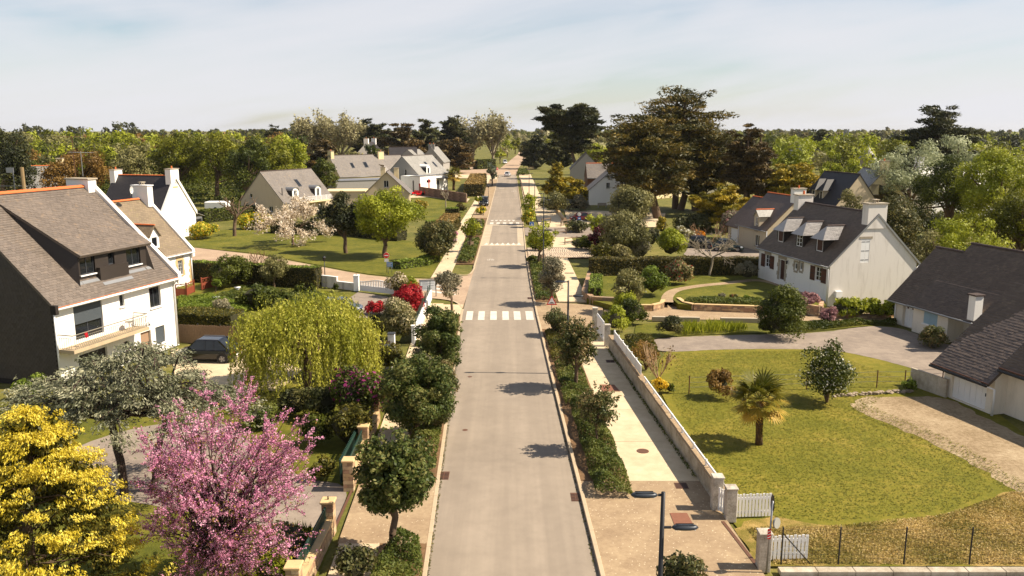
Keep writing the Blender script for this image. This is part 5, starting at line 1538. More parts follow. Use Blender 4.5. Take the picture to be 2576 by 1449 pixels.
# ------------------------------------------------------------------ black-roofed house with white gable
def house_black():
 A = Vector((-44.5, 104.0)); f = Vector((0.24, 0.97)).normalized(); W = 7.6; Lr = 9.2
 # local x runs along the ridge away from the sunlit gable
 r = Vector((-f.y, f.x)); O = A + f * W; O = A + r * Lr
 t = gable_house('white gabled house with black slate roof, orange ridge and two white chimneys', (O.x, O.y), (-r.x, -r.y), Lr, W, 2.8, 8.0, W_WHITE, SL_BLACK, he2=3.2, over=0.2, verge=-0.12, rt=RIDGE_O,
     chim=[(0.35, W * 0.5, 0.75, 1.5, 7.0, 8.75), (Lr - 0.4, W * 0.5, 0.8, 1.7, 7.0, 8.95)])
 G1 = std_faces(Lr, W)[3]; m = MB(); G1.box(m, W * 0.36, W * 0.56, 6.55, 6.75, -0.03, -0.001); m.build('lintel', M_STONE_TAN, t)
 m = MB()
 for y0, y1 in ((-0.2, W / 2), (W / 2, W + 0.2)):
  zy = lambda y: 8.0 - abs(y - W / 2) * (8.0 - (2.8 if y < W / 2 else 3.2)) / (W / 2)
  m.hexa([(Lr - 0.1, y0, zy(y0) - 0.2), (Lr + 0.16, y0, zy(y0) - 0.2), (Lr + 0.16, y1, zy(y1) - 0.2), (Lr - 0.1, y1, zy(y1) - 0.2), (Lr - 0.1, y0, zy(y0) + 0.3), (Lr + 0.16, y0, zy(y0) + 0.3), (Lr + 0.16, y1, zy(y1) + 0.3), (Lr - 0.1, y1, zy(y1) + 0.3)])
 m.build('parapet', W_WHITE, t)
 # glazed porch at the back right
 p = MB().b2(Lr - 3.2, W + 0.01, 0, Lr - 0.4, W + 2.0, 2.3); po = p.build('porch', M_ZINC, t)
 roof_plane(t, (Lr - 0.2, W + 2.3, 2.35), (Lr - 3.4, W + 2.3, 2.35), (Lr - 3.4, W, 3.1), (Lr - 0.2, W, 3.1), SL_PALE, 0.06, 'porch_roof')
 g = MB().b2(Lr - 0.399, W + 0.3, 0.9, Lr - 0.36, W + 1.8, 2.0); g.build('pane', GLASS, po)
 dish = thing('satellite_dish', 'pale satellite dish on the chimney in front of the black slate roof', 'dish', Q(330, 478, 73)); R_ = 0.34
 m = MB(); n = 14
 for i in range(3):
  for j in range(n):
   a0, a1 = j * 6.283 / n, (j + 1) * 6.283 / n; r0, r1 = R_ * i / 3, R_ * (i + 1) / 3
   q = lambda r_, a: (0.25 * r_ * r_ / R_ - 0.05, r_ * math.cos(a), r_ * math.sin(a))
   m.poly([q(r0, a0), q(r1, a0), q(r1, a1), q(r0, a1)])
 m.build('reflector', plain('dish_grey', S(196, 194, 190), 0.5, 0.05), dish); MB().tube([(0, 0, 0), (-0.1, 0, -0.5)], 0.02, 6).build('bracket', M_ZINC, dish)
house_black()

# ------------------------------------------------------------------ beige house with two arched dormers and balcony
def house_arched():
 O = Vector((-36.5, 132.0)); f = Vector((0.45, 0.893)); L, W, he, hr = 12.3, 9.0, 2.55, 7.2
 t = gable_house('beige house with grey slate roof, two white arched dormers and a balcony', (O.x, O.y), f, L, W, he, hr, W_BEIGE, SL_FAR, g0=[(2.2, 0.9, 3.0, 1.8, 2), (6.4, 3.0, 7.0, 3.7, 1)], fr=[(1.5, 0.2, 2.6, 1.9, 2), (8.5, 0.6, 9.6, 1.8, 2)],
     chim=(), skylights=[(6.1, 1.9, 0.8, 1.1, True)], rt=RIDGE_D)
 sl = (hr - he) / 4.5
 for x in (2.6, 8.2):
  y0 = 0.3; zb = he - 0.1; zt = 4.2; w = 1.5; D = Face((0, y0), (1, 0), (0, 1)); n = 8; cx = x + w / 2
  arc = [(cx + math.cos(a) * w / 2, zt + math.sin(a) * 0.5) for a in [math.pi * i / n for i in range(n + 1)]]
  m = MB(); h = (x + 0.38, zb + 0.15, x + w - 0.38, zt + 0.05)
  wall_panel(m, D, [(x, zb), (x + w, zb)] + arc, [h], 0.1); m.build('dormer_wall', W_WHITE, t); window(t, D, h, M_WHITE, 2, 1, None, 0.06)
  m = MB()
  for i in range(n):
   (s0, z0), (s1, z1) = arc[i], arc[i + 1]; m.hexa([(s1, y0 - 0.15, z1), (s0, y0 - 0.15, z0), (s0, (z0 - he) / sl + 0.3, z0), (s1, (z1 - he) / sl + 0.3, z1), (s1, y0 - 0.15, z1 + 0.06), (s0, y0 - 0.15, z0 + 0.06), (s0, (z0 - he) / sl + 0.3, z0 + 0.06), (s1, (z1 - he) / sl + 0.3, z1 + 0.06)])
  m.build('dormer_roof', M_ZINC, t)
  m = MB();
  for s in (x, x + w): m.poly([(s, y0, zb), (s, y0, zt), (s, (zt - he) / sl, zt)])
  m.build('dormer_cheek', SL_BLACK, t)
 m = MB().b2(1.6, -1.2, 2.15, 10.6, -0.01, 2.35); m.build('balcony_slab', W_CREAM, t)
 r = MB()
 for k in range(5): r.tube([(1.65, -1.15, 2.5 + k * 0.16), (10.55, -1.15, 2.5 + k * 0.16)], 0.03, 5)
 r.build('balcony_rail', M_WHITE, t)
 for k in range(8): MB().tube([(1.65 + k * 1.27, -1.15, 2.35), (1.65 + k * 1.27, -1.15, 3.2)], 0.035, 5).build('post', M_WHITE, t)
 MB().tube([(0.9, 0.9, he + 0.9 * sl), (0.9, 0.9, he + 2.2)], 0.07, 8).build('flue', M_BLACK, t)
house_arched()

# ------------------------------------------------------------------ far houses on the left
def house_beige_gable():
 t = gable_house('plain beige house with camera-facing gable and blue-curtained window, behind the bright green tree', (-19.4, 156), (-0.08, 1), 7.5, 8.1, 2.3, 6.1, W_BEIGE, SL_FAR, g0=[(3.7, 3.3, 4.6, 4.6, 2)], fr=[(1.0, 0.2, 1.7, 1.9, 1), (2.6, 0.2, 3.3, 1.9, 1), (4.2, 0.2, 4.9, 1.9, 1)],
     chim=[(6.6, 2.6, 0.5, 0.9, 4.5, 6.6, W_CREAM, 0), (6.9, 5.2, 0.5, 0.9, 4.5, 6.7, W_CREAM, 0)], over=0.35, verge=0.3)
 m = MB().b2(0.15, 8.12, 0, 6.0, 15.5, 2.5); m.build('annexe', W_BEIGE, t); MB().b2(0.0, 8.1, 2.5, 6.1, 15.6, 2.68).build('annexe_roof', W_CREAM, t)
house_beige_gable()
def house_flat():
 o = thing('house', 'low flat-roofed white and grey extension behind the beige gable house', 'house', (-36.5, 172, 0), 0.5)
 m = MB(); F0 = Face((0, 0), (1, 0), (0, 1)); wall_panel(m, F0, [(0, 0), (12, 0), (12, 3.4), (0, 3.4)], [(9, 1.8, 9.6, 2.6)]); m.build('wall', W_GREY, o); MB().b2(0, 0.3, 0, 12, 6, 3.4).build('core_wall', W_GREY, o)
 m = MB().b2(12.01, 0.0, 0, 12.2, 6, 3.4); m.build('end_wall', W_WHITE, o)
 MB().b2(-0.1, -0.1, 3.4, 12.3, 6.1, 3.55).build('roof', M_ZINC, o); window(o, F0, (9, 1.8, 9.6, 2.6))
house_flat()
def house_modern():
 f = Vector((0.45, 0.893)); a = Vector((-24.6, 187)); g = Vector((0.893, -0.45)); W = 8.6; O = a + g * 4.3; L = 12.5
 t = gable_house('modern white house with gable coloured grey for its shade, arched white dormer and slate roof', (O.x, O.y), f, L, W, 4.0, 8.0, W_WHITE, SL_PALE, gabm=W_GREY, g0=[(3.2, 3.6, 3.7, 5.2, 1)], skylights=[(6.2, 1.2, 0.9, 1.5, True), (9.6, 1.4, 0.8, 1.2, True), (2.2, 7.4, 1.2, 1.4, False)], fr=[(7.6, 0.2, 8.9, 2.5, 2)], verge=0.05)  # grey gable walls: their shade is put into the colour
 m = MB(); F0 = Face((-3.4, -2.6), (0, 1), (1, 0)); F1 = Face((-3.4, -2.6), (1, 0), (0, 1))
 wall_panel(m, F1, [(0, 0), (6.6, 0), (6.6, 3.9), (0, 3.9)], [(2.6, 2.4, 4.2, 3.0)]); wall_panel(m, F0, [(0, 0), (5.0, 0), (5.0, 3.9), (0, 3.9)], [(1.6, 0.3, 2.0, 3.0)]); m.b2(-3.2, -2.4, 3.85, 3.2, 2.4, 3.95); m.poly([(3.2, -2.6, 0), (3.2, 0, 0), (3.2, 0, 3.9), (3.2, -2.6, 3.9)])
 m.build('front_block', W_WHITE, t); MB().b2(-3.5, -2.7, 3.9, 3.3, -0.05, 4.0).build('parapet', M_ZINC, t)
 window(t, F1, (2.6, 2.4, 4.2, 3.0), M_BROWNW, 2)
 MB().b2(-3.46, -2.64, 0.3, -3.3, -2.3, 2.4).build('red_panel', plain('red_paint', S(150, 36, 34), 0.6, 0.05), t)
 MB().b2(-0.1, -2.66, 0.6, 0.3, -2.6, 3.2).build('red_panel', MATS['red_paint'], t)
 # arched dormer
 x, w, y0, zb, zt = 3.4, 1.7, 0.1, 3.6, 5.6; sl = 4.0 / 4.3; n = 8; cx = x + w / 2; D = Face((0, y0), (1, 0), (0, 1))
 arc = [(cx + math.cos(q) * w / 2, zt + math.sin(q) * 0.5) for q in [math.pi * i / n for i in range(n + 1)]]
 m = MB(); h = (x + 0.5, zb + 0.1, x + 1.2, zt - 0.2); wall_panel(m, D, [(x, zb), (x + w, zb)] + arc, [h], 0.1); m.build('dormer_wall', W_WHITE, t); window(t, D, h, M_DKGREY, 1)
 m = MB()
 for i in range(n):
  (s0, z0), (s1, z1) = arc[i], arc[i + 1]; m.hexa([(s1, y0 - 0.1, z1), (s0, y0 - 0.1, z0), (s0, (z0 - 4) / sl + 0.3, z0), (s1, (z1 - 4) / sl + 0.3, z1), (s1, y0 - 0.1, z1 + 0.06), (s0, y0 - 0.1, z0 + 0.06), (s0, (z0 - 4) / sl + 0.3, z0 + 0.06), (s1, (z1 - 4) / sl + 0.3, z1 + 0.06)])
 m.build('dormer_roof', M_WHITE, t)
 m = MB()
 for s in (x, x + w): m.poly([(s, y0, zb), (s, y0, zt), (s, (zt - 4) / sl, zt)])
 m.build('dormer_cheek', SL_BLACK, t)
 MB().b2(6.9, -1.1, 2.75, 10.9, -0.01, 3.0).build('canopy', M_DKGREY, t)
house_modern()
gable_house('tan house with long grey slate roof and two skylights, left of the modern house', (-40.2, 194.5), (0.75, 0.66), 12, 9.4, 3.1, 7.8, W_CREAM, SL_FAR, fr=[(5.5, 0.4, 7.6, 1.9, 3), (8.6, 1.0, 9.4, 1.9, 1)], skylights=[(4.4, 1.7, 0.8, 1.2, True), (8.0, 1.7, 1.0, 1.3, True)], chim=[(0.5, 4.7, 0.8, 1.6, 7.0, 8.9)])
tt = gable_house('tan slate-roofed house with wide central chimney, right of the long grey roof', (-34.5, 208), (0.75, 0.66), 11, 9.0, 2.8, 7.3, W_CREAM, SL_FAR, fr=[(8.2, 0.5, 9.0, 2.0, 2)], chim=[(4.6, 3.9, 1.6, 0.7, 6.4, 8.4)])
roof_plane(tt, (0.8, -3.0, 2.7), (4.2, -3.0, 2.7), (2.5, 1.6, 5.3), (2.4, -1.2, 5.2), SL_FAR, 0.08, 'wing_roof'); MB().b2(1.0, -2.7, 0, 4.0, -0.01, 2.6).build('wing_wall', W_CREAM, tt)
gable_house('small house with bright yellow gable and dark roof', (-38.5, 262), (0.98, 0.18), 9, 7.0, 4.4, 8.3, W_YELLOW, SL_BLACK, g1=[(3.0, 1.0, 4.0, 2.0)], verge=-0.05)
gable_house('tall white house with two chimneys partly hidden by a green tree', (-43.4, 274), (0.18, 0.98), 8, 9.0, 5.0, 9.6, W_WHITE, SL_BLACK, g0=[(3.4, 5.6, 4.2, 6.6)], chim=[(0.4, 4.5, 0.8, 1.5, 8.6, 11.0), (7.6, 4.5, 0.8, 1.5, 8.6, 11.0)], verge=-0.1)
gable_house('grey gabled house with twin chimneys before the dark cypresses', (-20.6, 250), (0.12, 0.99), 10, 7.4, 4.4, 8.7, W_GREY, SL_PALE, g0=[(2.0, 4.9, 2.7, 6.0)], chim=[(0.5, 3.0, 0.5, 0.8, 8.0, 9.6), (1.0, 4.2, 0.5, 0.8, 8.0, 9.6)])
gable_house('small grey hipped roof showing between the yellow gable and the grey gable', (-29.0, 262), (0.3, 0.95), 9, 8, 4.6, 7.6, W_GREY, SL_PALE)
sh = thing('garden_shed', 'low wooden carport shed with flat grey roof beside the far hedge', 'shed', Q(1106, 430, 232) * Vector((1, 1, 0)), -0.12)
MB().b2(0, 0, 0, 0.12, 2.89, 2.2).build('wall', M_BROWNW, sh); MB().b2(0, 2.9, 0, 3.6, 3.0, 2.2).build('wall', M_BROWNW, sh); MB().b2(-0.3, -0.4, 2.2, 4.0, 3.3, 2.45).build('roof', SL_PALE, sh)
for x in (0.1, 1.8, 3.5): MB().b2(x, -0.2, 0, x + 0.12, -0.08, 2.2).build('post', M_BROWNW, sh)
gable_house('old cottage with rough grey stone roof at the far left edge', (-75.5, 128), (0.9, 0.3), 5.5, 8, 3.0, 8.2, W_BEIGE, SL_PALE, chim=[(4.9, 4.0, 0.9, 1.3, 7.0, 9.4, W_CREAM, 0)], rt=RIDGE_O)

# ------------------------------------------------------------------ white house with three dormers on the right
def house_dormers():
 C = Vector((25.35, 65.0)); f = Vector((0.22, -0.976)).normalized(); L, W, he, hr = 11.0, 7.9, 3.45, 7.3; O = C - f * L
 t = house_frame('house', 'white house with three hipped dormers, granite-framed door and big gable chimney', O, f)
 Ff, Fb, G0, G1 = std_faces(L, W); yr = W / 2; sl = (hr - he) / yr
 holes = [(1.04, 1.68, 1.9, 2.8), (3.52, 0.95, 4.36, 2.7), (5.95, 2.25, 6.3, 2.75), (6.75, 2.35, 7.1, 2.95), (9.0, 1.82, 9.88, 2.95)]
 m = MB(); wall_panel(m, Ff, [(0, 0), (L, 0), (L, he), (0, he)], holes, 0.16); wall_panel(m, Fb, [(0, 0), (L, 0), (L, he), (0, he)])
 wall_panel(m, G0, [(0, 0), (W, 0), (W, he), (yr, hr), (0, he)]); m.build('wall', W_WHITE, t)
 gh = (2.65, 3.46, 3.42, 5.38)
 m = MB(); wall_panel(m, G1, [(0, 0), (W, 0), (W, he), (yr, hr), (0, he)], [gh], 0.1); m.build('gable_wall', W_WARM, t)
 shutter(t, G1, (gh[0], gh[1], 3.03, gh[3]), M_WHITE, 0.01); shutter(t, G1, (3.04, gh[1], gh[2], gh[3]), M_WHITE, 0.01)
 q = MB(); G1.box(q, 2.45, 3.62, 5.4, 5.58, -0.025, -0.001); q.build('lintel', M_GRANITE, t)
 q = MB(); G1.box(q, 0.55, 1.1, 0.75, 1.25, -0.28, -0.001); q.build('meter_box', M_WHITE, t)
 pipe(t, [G1(0.62, 0.75, -0.1), G1(0.62, 0.0, -0.1)], 0.04)
 for i in (0, 4):
  window(t, Ff, holes[i], M_WHITE, 2, 3, None, 0.12, 0.05); a, b, c, d = holes[i]
  shutter(t, Ff, (a - 0.68, b - 0.05, a - 0.02, d), M_BROWNW); shutter(t, Ff, (c + 0.02, b - 0.05, c + 0.68, d), M_BROWNW)
  q = MB(); Ff.box(q, a - 0.15, c + 0.15, d + 0.005, d + 0.27, -0.03, -0.001); q.build('lintel', M_GRANITE, t)
 door(t, Ff, holes[1], plain('door_brown', S(70, 42, 30), 0.6, 0.1), 0.13)
 for i in range(5):
  e = 0.38 if i % 2 else 0.26; z0 = 0.9 + i * 0.37
  for a, b in ((3.51 - e, 3.51), (4.37, 4.37 + e)): q = MB(); Ff.box(q, a, b, z0, z0 + 0.355, -0.03, -0.001); q.build('quoin', M_GRANITE, t)
 q = MB(); Ff.box(q, 3.25, 4.63, 2.76, 3.02, -0.03, -0.001); q.build('lintel', M_GRANITE, t)
 for i in (2, 3):
  window(t, Ff, holes[i], M_WHITE, 1, 1, None, 0.1, 0.03); a, b, c, d = holes[i]
  for k in range(3):
   e = 0.34 if k % 2 else 0.2; z0 = b - 0.12 + k * 0.27
   for s0, s1 in ((a - e, a - 0.005), (c + 0.005, c + min(e, 0.21))): q = MB(); Ff.box(q, s0, s1, z0, z0 + 0.26, -0.03, -0.001); q.build('quoin', M_GRANITE, t)
  q = MB(); Ff.box(q, a - 0.12, c + 0.12, d + 0.06, d + 0.24, -0.032, -0.001); q.build('lintel', M_GRANITE, t)
  q = MB(); Ff.box(q, a - 0.12, c + 0.12, b - 0.30, b - 0.13, -0.032, -0.001); q.build('sill', M_GRANITE, t)
 ov, up = 0.3, 0.1
 q1 = [(-0.1, -ov, he - ov * sl + up), (L + 0.1, -ov, he - ov * sl + up), (L + 0.1, yr, hr + up), (-0.1, yr, hr + up)]
 r = roof_plane(t, *q1, SL_BROWN); roof_plane(t, (L + 0.1, W + ov, he - ov * sl + up), (-0.1, W + ov, he - ov * sl + up), (-0.1, yr, hr + up), (L + 0.1, yr, hr + up), SL_BROWN)
 ridge_tiles(t, (0.2, yr, hr + up - 0.02), (L - 0.4, yr, hr + up - 0.02), RIDGE_D, 0.12, 0.42)
 Mw = Matrix.Translation((O.x, O.y, 0)) @ Matrix.Rotation(math.atan2(f.y, f.x), 4, 'Z')
 lay_slates(t, r, [[(p[0], p[1], p[2] + 0.002) for p in q1]], SL_BROWN, S(90, 77, 67), 'b', 0.26, 0.17)
 c = chimney(t, (L - 0.3, yr - 0.1), 0.75, 1.7, 6.2, 8.15, W_WARM, M_GRANITE); cowl(c, (L - 0.3, yr - 0.1), 8.23)
 chimney(t, (0.3, yr), 0.75, 1.5, 6.2, 8.05, W_WARM, M_GRANITE, 1)
 m = MB(); Ff.box(m, -0.05, L + 0.05, he - 0.24, he - 0.1, -0.2, -0.001); m.build('cornice', M_WHITE, t)
 gutter(t, (-0.1, -ov - 0.05, he - ov * sl + 0.05), (L + 0.1, -ov - 0.05, he - ov * sl + 0.05), M_ZINC, 0.06)
 for x in (0.08, L - 0.06): pipe(t, [(x, -0.3, he - 0.3), (x, -0.07, he - 0.5), (x, -0.07, 0.0)], 0.045)
 pipe(t, [(L + 0.05, W + 0.25, he - 0.3), (L + 0.06, W - 0.25, he - 0.9), (L + 0.06, W - 0.25, 0)], 0.045)
 m = MB()
 for y0, y1 in ((-ov, yr), (yr, W + ov)):
  zy = lambda y: he + min(y, W - y) * sl
  m.hexa([(L + 0.1, y0, zy(y0) - 0.10), (L + 0.13, y0, zy(y0) - 0.10), (L + 0.13, y1, zy(y1) - 0.10), (L + 0.1, y1, zy(y1) - 0.10), (L + 0.1, y0, zy(y0) + 0.1), (L + 0.13, y0, zy(y0) + 0.1), (L + 0.13, y1, zy(y1) + 0.1), (L + 0.1, y1, zy(y1) + 0.1)])
 m.build('bargeboard', M_ZINC, t)
 for i, x in enumerate((1.9, 4.95, 7.95)):
  y0 = 0.55; w = 1.15; zb, zt = he + y0 * sl + 0.05, 5.25; zr = 6.2; D = Face((0, y0), (1, 0), (0, 1)); yc = (zt - he) / sl; yrd = (zr - he) / sl
  m = MB(); h = (x + 0.14, zb + 0.08, x + w - 0.14, zt - 0.1); wall_panel(m, D, [(x, zb - 0.1), (x + w, zb - 0.1), (x + w, zt), (x, zt)], [h], 0.08)
  for s in (x, x + w): m.poly([(s, y0, zb - 0.1), (s, y0, zt), (s, yc, zt)])
  m.build('dormer_wall', W_SLATEHUNG, t)
  window(t, D, h, M_WHITE, 2 if i == 1 else 1, 3 if i == 1 else 1, None, 0.04, 0.05, GLASS if i == 1 else MATS['door_brown'])
  e = 0.32; z_e = zt - 0.12; xm = x + w / 2
  a, b_, c_, d_ = Vector((x - e, y0 - e, z_e)), Vector((x + w + e, y0 - e, z_e)), Vector((x + w + e, (z_e - he) / sl, z_e)), Vector((x - e, (z_e - he) / sl, z_e))
  r0, r1 = Vector((xm, y0 + 0.55, zr)), Vector((xm, yrd + 0.15, zr))
  mr = MB(); mr.poly([b_, c_, r1, r0]); mr.poly([d_, a, r0, r1]); mr.poly([a, b_, r0]); mr.poly([a, d_, c_, b_]); dro = mr.build('dormer_roof', slate_mat('slate_dormer_glare', S(176, 170, 164)), t)  # slate colour lightened to stand for sun glare on the slopes
  lay_slates(t, dro, [[tuple(b_), tuple(c_), tuple(r1), tuple(r0)], [tuple(d_), tuple(a), tuple(r0), tuple(r1)]], MATS['slate_dormer_glare'], S(126, 116, 108), 'c', 0.2, 0.15)
  ridge_tiles(t, r0, r1, RIDGE_D, 0.09, 0.3)
 # lantern by the door
 MB().tube([Ff(4.95, 2.8, -0.01), Ff(4.95, 2.85, -0.18)], 0.015, 5).cyl(tuple(Ff(4.95, 2.5, -0.18)), 0.06, 0.22, 6, 0.1).cyl(tuple(Ff(4.95, 2.72, -0.18)), 0.13, 0.1, 6, 0.02).build('wall_lantern', M_BLACK, t)
house_dormers()

# ------------------------------------------------------------------ beige house beyond it
def house_beyond():
 C = Vector((29.2, 94.0)); f = Vector((0.22, -0.976)).normalized(); L, W, he, hr = 7.0, 7.6, 2.75, 6.3; O = C - f * L
 t = gable_house('beige house with slate roof, red ridge and tall dormer beyond the three-dormer house', (O.x, O.y), f, L, W, he, hr, W_BEIGE, SL_BROWN2, fr=[(4.3, 0.55, 5.3, 1.85, 2)], rt=RIDGE_O, chim=[(L - 0.3, W / 2, 0.75, 1.5, 5.6, 7.3, W_WHITE, 1)], over=0.3)
 # wall dormer
 D = Face((0, -0.02), (1, 0), (0, 1)); x0, x1, zt, za = 3.9, 5.1, 4.1, 4.75; sl = (hr - he) / (W / 2)
 m = MB(); h = (x0 + 0.3, 2.3, x1 - 0.3, 3.9); wall_panel(m, D, [(x0, he - 0.3), (x1, he - 0.3), (x1, zt), ((x0 + x1) / 2, za), (x0, zt)], [h], 0.1)
 for s in (x0, x1): m.poly([(s, -0.02, he - 0.3), (s, -0.02, zt), (s, (zt - he) / sl, zt), (s, 0, he)])
 m.build('dormer_wall', W_BEIGE, t); window(t, D, h, M_WHITE, 2, 2, M_GRANITE, 0.06)
 xm = (x0 + x1) / 2; yb, y2 = (za - he) / sl, (zt - he) / sl
 roof_plane(t, (x0 - 0.15, -0.2, zt - 0.1), (x0 - 0.15, y2, zt - 0.1), (xm, yb, za + 0.06), (xm, -0.2, za + 0.06), SL_PALE, 0.06, 'dormer_roof'); roof_plane(t, (x1 + 0.15, y2, zt - 0.1), (x1 + 0.15, -0.2, zt - 0.1), (xm, -0.2, za + 0.06), (xm, yb, za + 0.06), SL_PALE, 0.06, 'dormer_roof')
 ridge_tiles(t, (xm, -0.2, za + 0.05), (xm, yb, za + 0.05), RIDGE_O, 0.08, 0.3)
 pipe(t, [(L - 0.05, -0.06, he - 0.2), (L - 0.05, -0.06, 0)], 0.045); pipe(t, [(0.3, -0.06, he - 0.2), (0.3, -0.06, 0)], 0.045)
 # lower garage end
 gF = Face((-4.2, 0.9), (1, 0), (0, 1)); m = MB(); gh = (0.7, 0.0, 3.2, 1.75); wall_panel(m, gF, [(0, 0), (4.19, 0), (4.19, 2.2), (0, 2.2)], [gh], 0.1); m.poly([(-4.2, 0.9, 0), (-4.2, 0.9, 2.2), (-4.2, 4.2, 5.4), (-4.2, 7.4, 2.2), (-4.2, 7.4, 0)]); m.build('garage_wall', W_BEIGE, t)
 door(t, gF, gh, M_WHITE, 0.08, 'garage_door', 5)
 roof_plane(t, (-4.4, 0.5, 2.0), (-0.09, 0.5, 2.0), (-0.09, 4.2, 5.6), (-4.4, 4.2, 5.6), SL_BROWN2); roof_plane(t, (-0.09, 7.8, 2.0), (-4.4, 7.8, 2.0), (-4.4, 4.2, 5.6), (-0.09, 4.2, 5.6), SL_BROWN2)
 ridge_tiles(t, (-4.4, 4.2, 5.6), (-0.1, 4.2, 5.6), RIDGE_O, 0.1, 0.4)
SL_BROWN2 = slate_mat('slate_brown_far', S(94, 78, 66), S(124, 92, 66), rows=0.17, width=0.26)
house_beyond()

# ------------------------------------------------------------------ low house with sweeping slate roof at the right edge
def house_right():
 O = Vector((28.2, 58.9)); f = Vector((0.25, -0.97)).normalized(); n = Vector((0.97, 0.25)).normalized()
 t = house_frame('house', 'low rendered house with sweeping brown slate roof and two white garage doors at right edge', O, f)
 def loc(p):
  d = Vector(p) - O; return Vector((d.dot(f), d.dot(n)))
 F0 = Face((0, 0), (1, 0), (0, 1)); he, sl = 2.0, 0.95
 m = MB(); g1 = (0.42, 0.0, 1.98, 1.72); wall_panel(m, F0, [(-0.3, 0), (2.1, 0), (2.1, he), (-0.3, he)], [g1], 0.3)
 B = Face((2.1, -0.55), (1, 0), (0, 1)); bh = (1.05, 0.86, 2.3, 1.9); wall_panel(m, B, [(0, 0), (3.25, 0), (3.25, 2.15), (0, 2.15)], [bh], 0.1)
 for s in (2.1, 5.35): m.poly([(s, -0.55, 0), (s, 0.9, 0), (s, 0.9, 2.6), (s, -0.55, 2.15)])
 R_ = Face((5.35, 0.7), (1, 0), (0, 1)); rh = [(1.0, 1.25, 1.5, 2.0), (1.8, 0.0, 2.75, 2.02)]; wall_panel(m, R_, [(0, 0), (4.5, 0), (4.5, 2.5), (0, 2.5)], rh, 0.12)
 m.poly([(-0.3, 0, 0), (-0.3, 0, he), (-0.3, 3.6, 5.3), (-0.3, 7, 2), (-0.3, 7, 0)])
 m.build('wall', W_CREAM2, t); m = MB()
 # front wing
 p = loc((23.23, 42.04)); x0, y0 = p.x, p.y
 Wf = Face((x0 - 0.5, y0), (1, 0), (0, 1)); gh = (0.55, 0.06, 2.85, 1.62); wall_panel(m, Wf, [(0, 0), (3.3, 0), (3.3, 1.9), (0, 1.9)], [gh], 0.2)
 m.poly([(x0 - 0.5, y0, 0), (x0 - 0.5, y0, 1.9), (x0 - 0.5, y0 + 4.4, 5.4), (x0 - 0.5, y0 + 8.8, 1.9), (x0 - 0.5, y0 + 8.8, 0)])
 Wg = Face((x0 + 2.8, y0 + 0.75), (1, 0), (0, 1)); wh = (1.5, 0.95, 2.6, 1.95); wall_panel(m, Wg, [(0, 0), (9, 0), (9, 2.5), (0, 2.5)], [wh], 0.16); m.poly([(x0 + 2.8, y0, 0), (x0 + 2.8, y0 + 0.75, 0), (x0 + 2.8, y0 + 0.75, 2.5), (x0 + 2.8, y0, 1.9)])
 m.build('wing_wall', W_CREAM2, t)
 d1 = door(t, F0, g1, M_WHITE, 0.22, 'garage_door', 6)
 for k in range(3): q = MB(); F0.box(q, 0.62 + k * 0.5, 0.78 + k * 0.5, 1.3, 1.52, 0.19, 0.2); q.build('pane', M_BROWNW, d1)
 door(t, Wf, gh, M_WHITE, 0.14, 'garage_door', 6)
 shutter(t, B, (1.05, 0.86, 1.67, 1.9), M_BLUE, 0.0, False); shutter(t, B, (1.68, 0.86, 2.3, 1.9), M_BLUE, 0.0, False)
 q = MB(); B.box(q, 0.95, 2.4, 0.76, 0.85, -0.08, -0.001); q.build('sill', M_WHITE, t)
 window(t, R_, rh[0], M_WHITE, 1, 1, M_WHITE, 0.08); door(t, R_, rh[1], M_BLUE, 0.08)
 window(t, Wg, wh, M_DKGREY, 2, 1, M_GRANITE, 0.12)
 # roofs: rear stretch, raised middle, front wing
 SLB = SL_BROWN
 def plane(xa, xb, ye, ze, yr, zr, nm='roof', back=True):
  q = [(xa, ye, ze), (xb, ye, ze), (xb, yr, zr), (xa, yr, zr)]
  r = roof_plane(t, *q, SLB, 0.12, nm)
  if back: roof_plane(t, (xb, 2 * yr - ye, ze), (xa, 2 * yr - ye, ze), (xa, yr, zr), (xb, yr, zr), SLB, 0.12, nm)
  return r, [(a, b, c + 0.002) for a, b, c in q]
 A, qa = plane(-0.7, 4.0, -0.45, 1.75, 3.35, 5.45)
 Bq, qb = plane(2.0, 18.0, 0.0, 2.35, 3.9, 6.05)
 Cq, qc = plane(2.0, 7.9, -1.0, 1.95, 1.2, 3.12 + 0.45, 'bay_roof', False)
 Dq, qd = plane(x0 - 0.95, x0 + 2.9, y0 - 0.55, 1.62, y0 + 4.4, 5.85)
 Eq, qe = plane(x0 + 2.7, x0 + 12, y0 + 0.2, 2.35, y0 + 4.5, 6.0)
 Mw = Matrix.Translation((O.x, O.y, 0)) @ Matrix.Rotation(math.atan2(f.y, f.x), 4, 'Z'); col = S(90, 77, 67)
 lay_slates(t, A, [qa], SLB, col, 'b', 0.26, 0.17); lay_slates(t, Bq, [qb], SLB, col, 'b', 0.26, 0.17); lay_slates(t, Cq, [qc], SLB, col, 'b', 0.26, 0.17)
 lay_slates(t, Dq, [qd], SLB, col, 'b', 0.26, 0.17, 300, Mw); lay_slates(t, Eq, [qe], SLB, col, 'b', 0.26, 0.17)
 ridge_tiles(t, (-0.7, 3.35, 5.45), (2.0, 3.35, 5.45), RIDGE_D, 0.12, 0.42); ridge_tiles(t, (2.0, 3.9, 6.05), (12.0, 3.9, 6.05), RIDGE_D, 0.12, 0.42)
 gutter(t, (-0.7, -0.5, 1.68), (2.0, -0.5, 1.68), M_ZINC, 0.06); gutter(t, (2.0, -1.05, 1.88), (7.9, -1.05, 1.88), M_ZINC, 0.06)
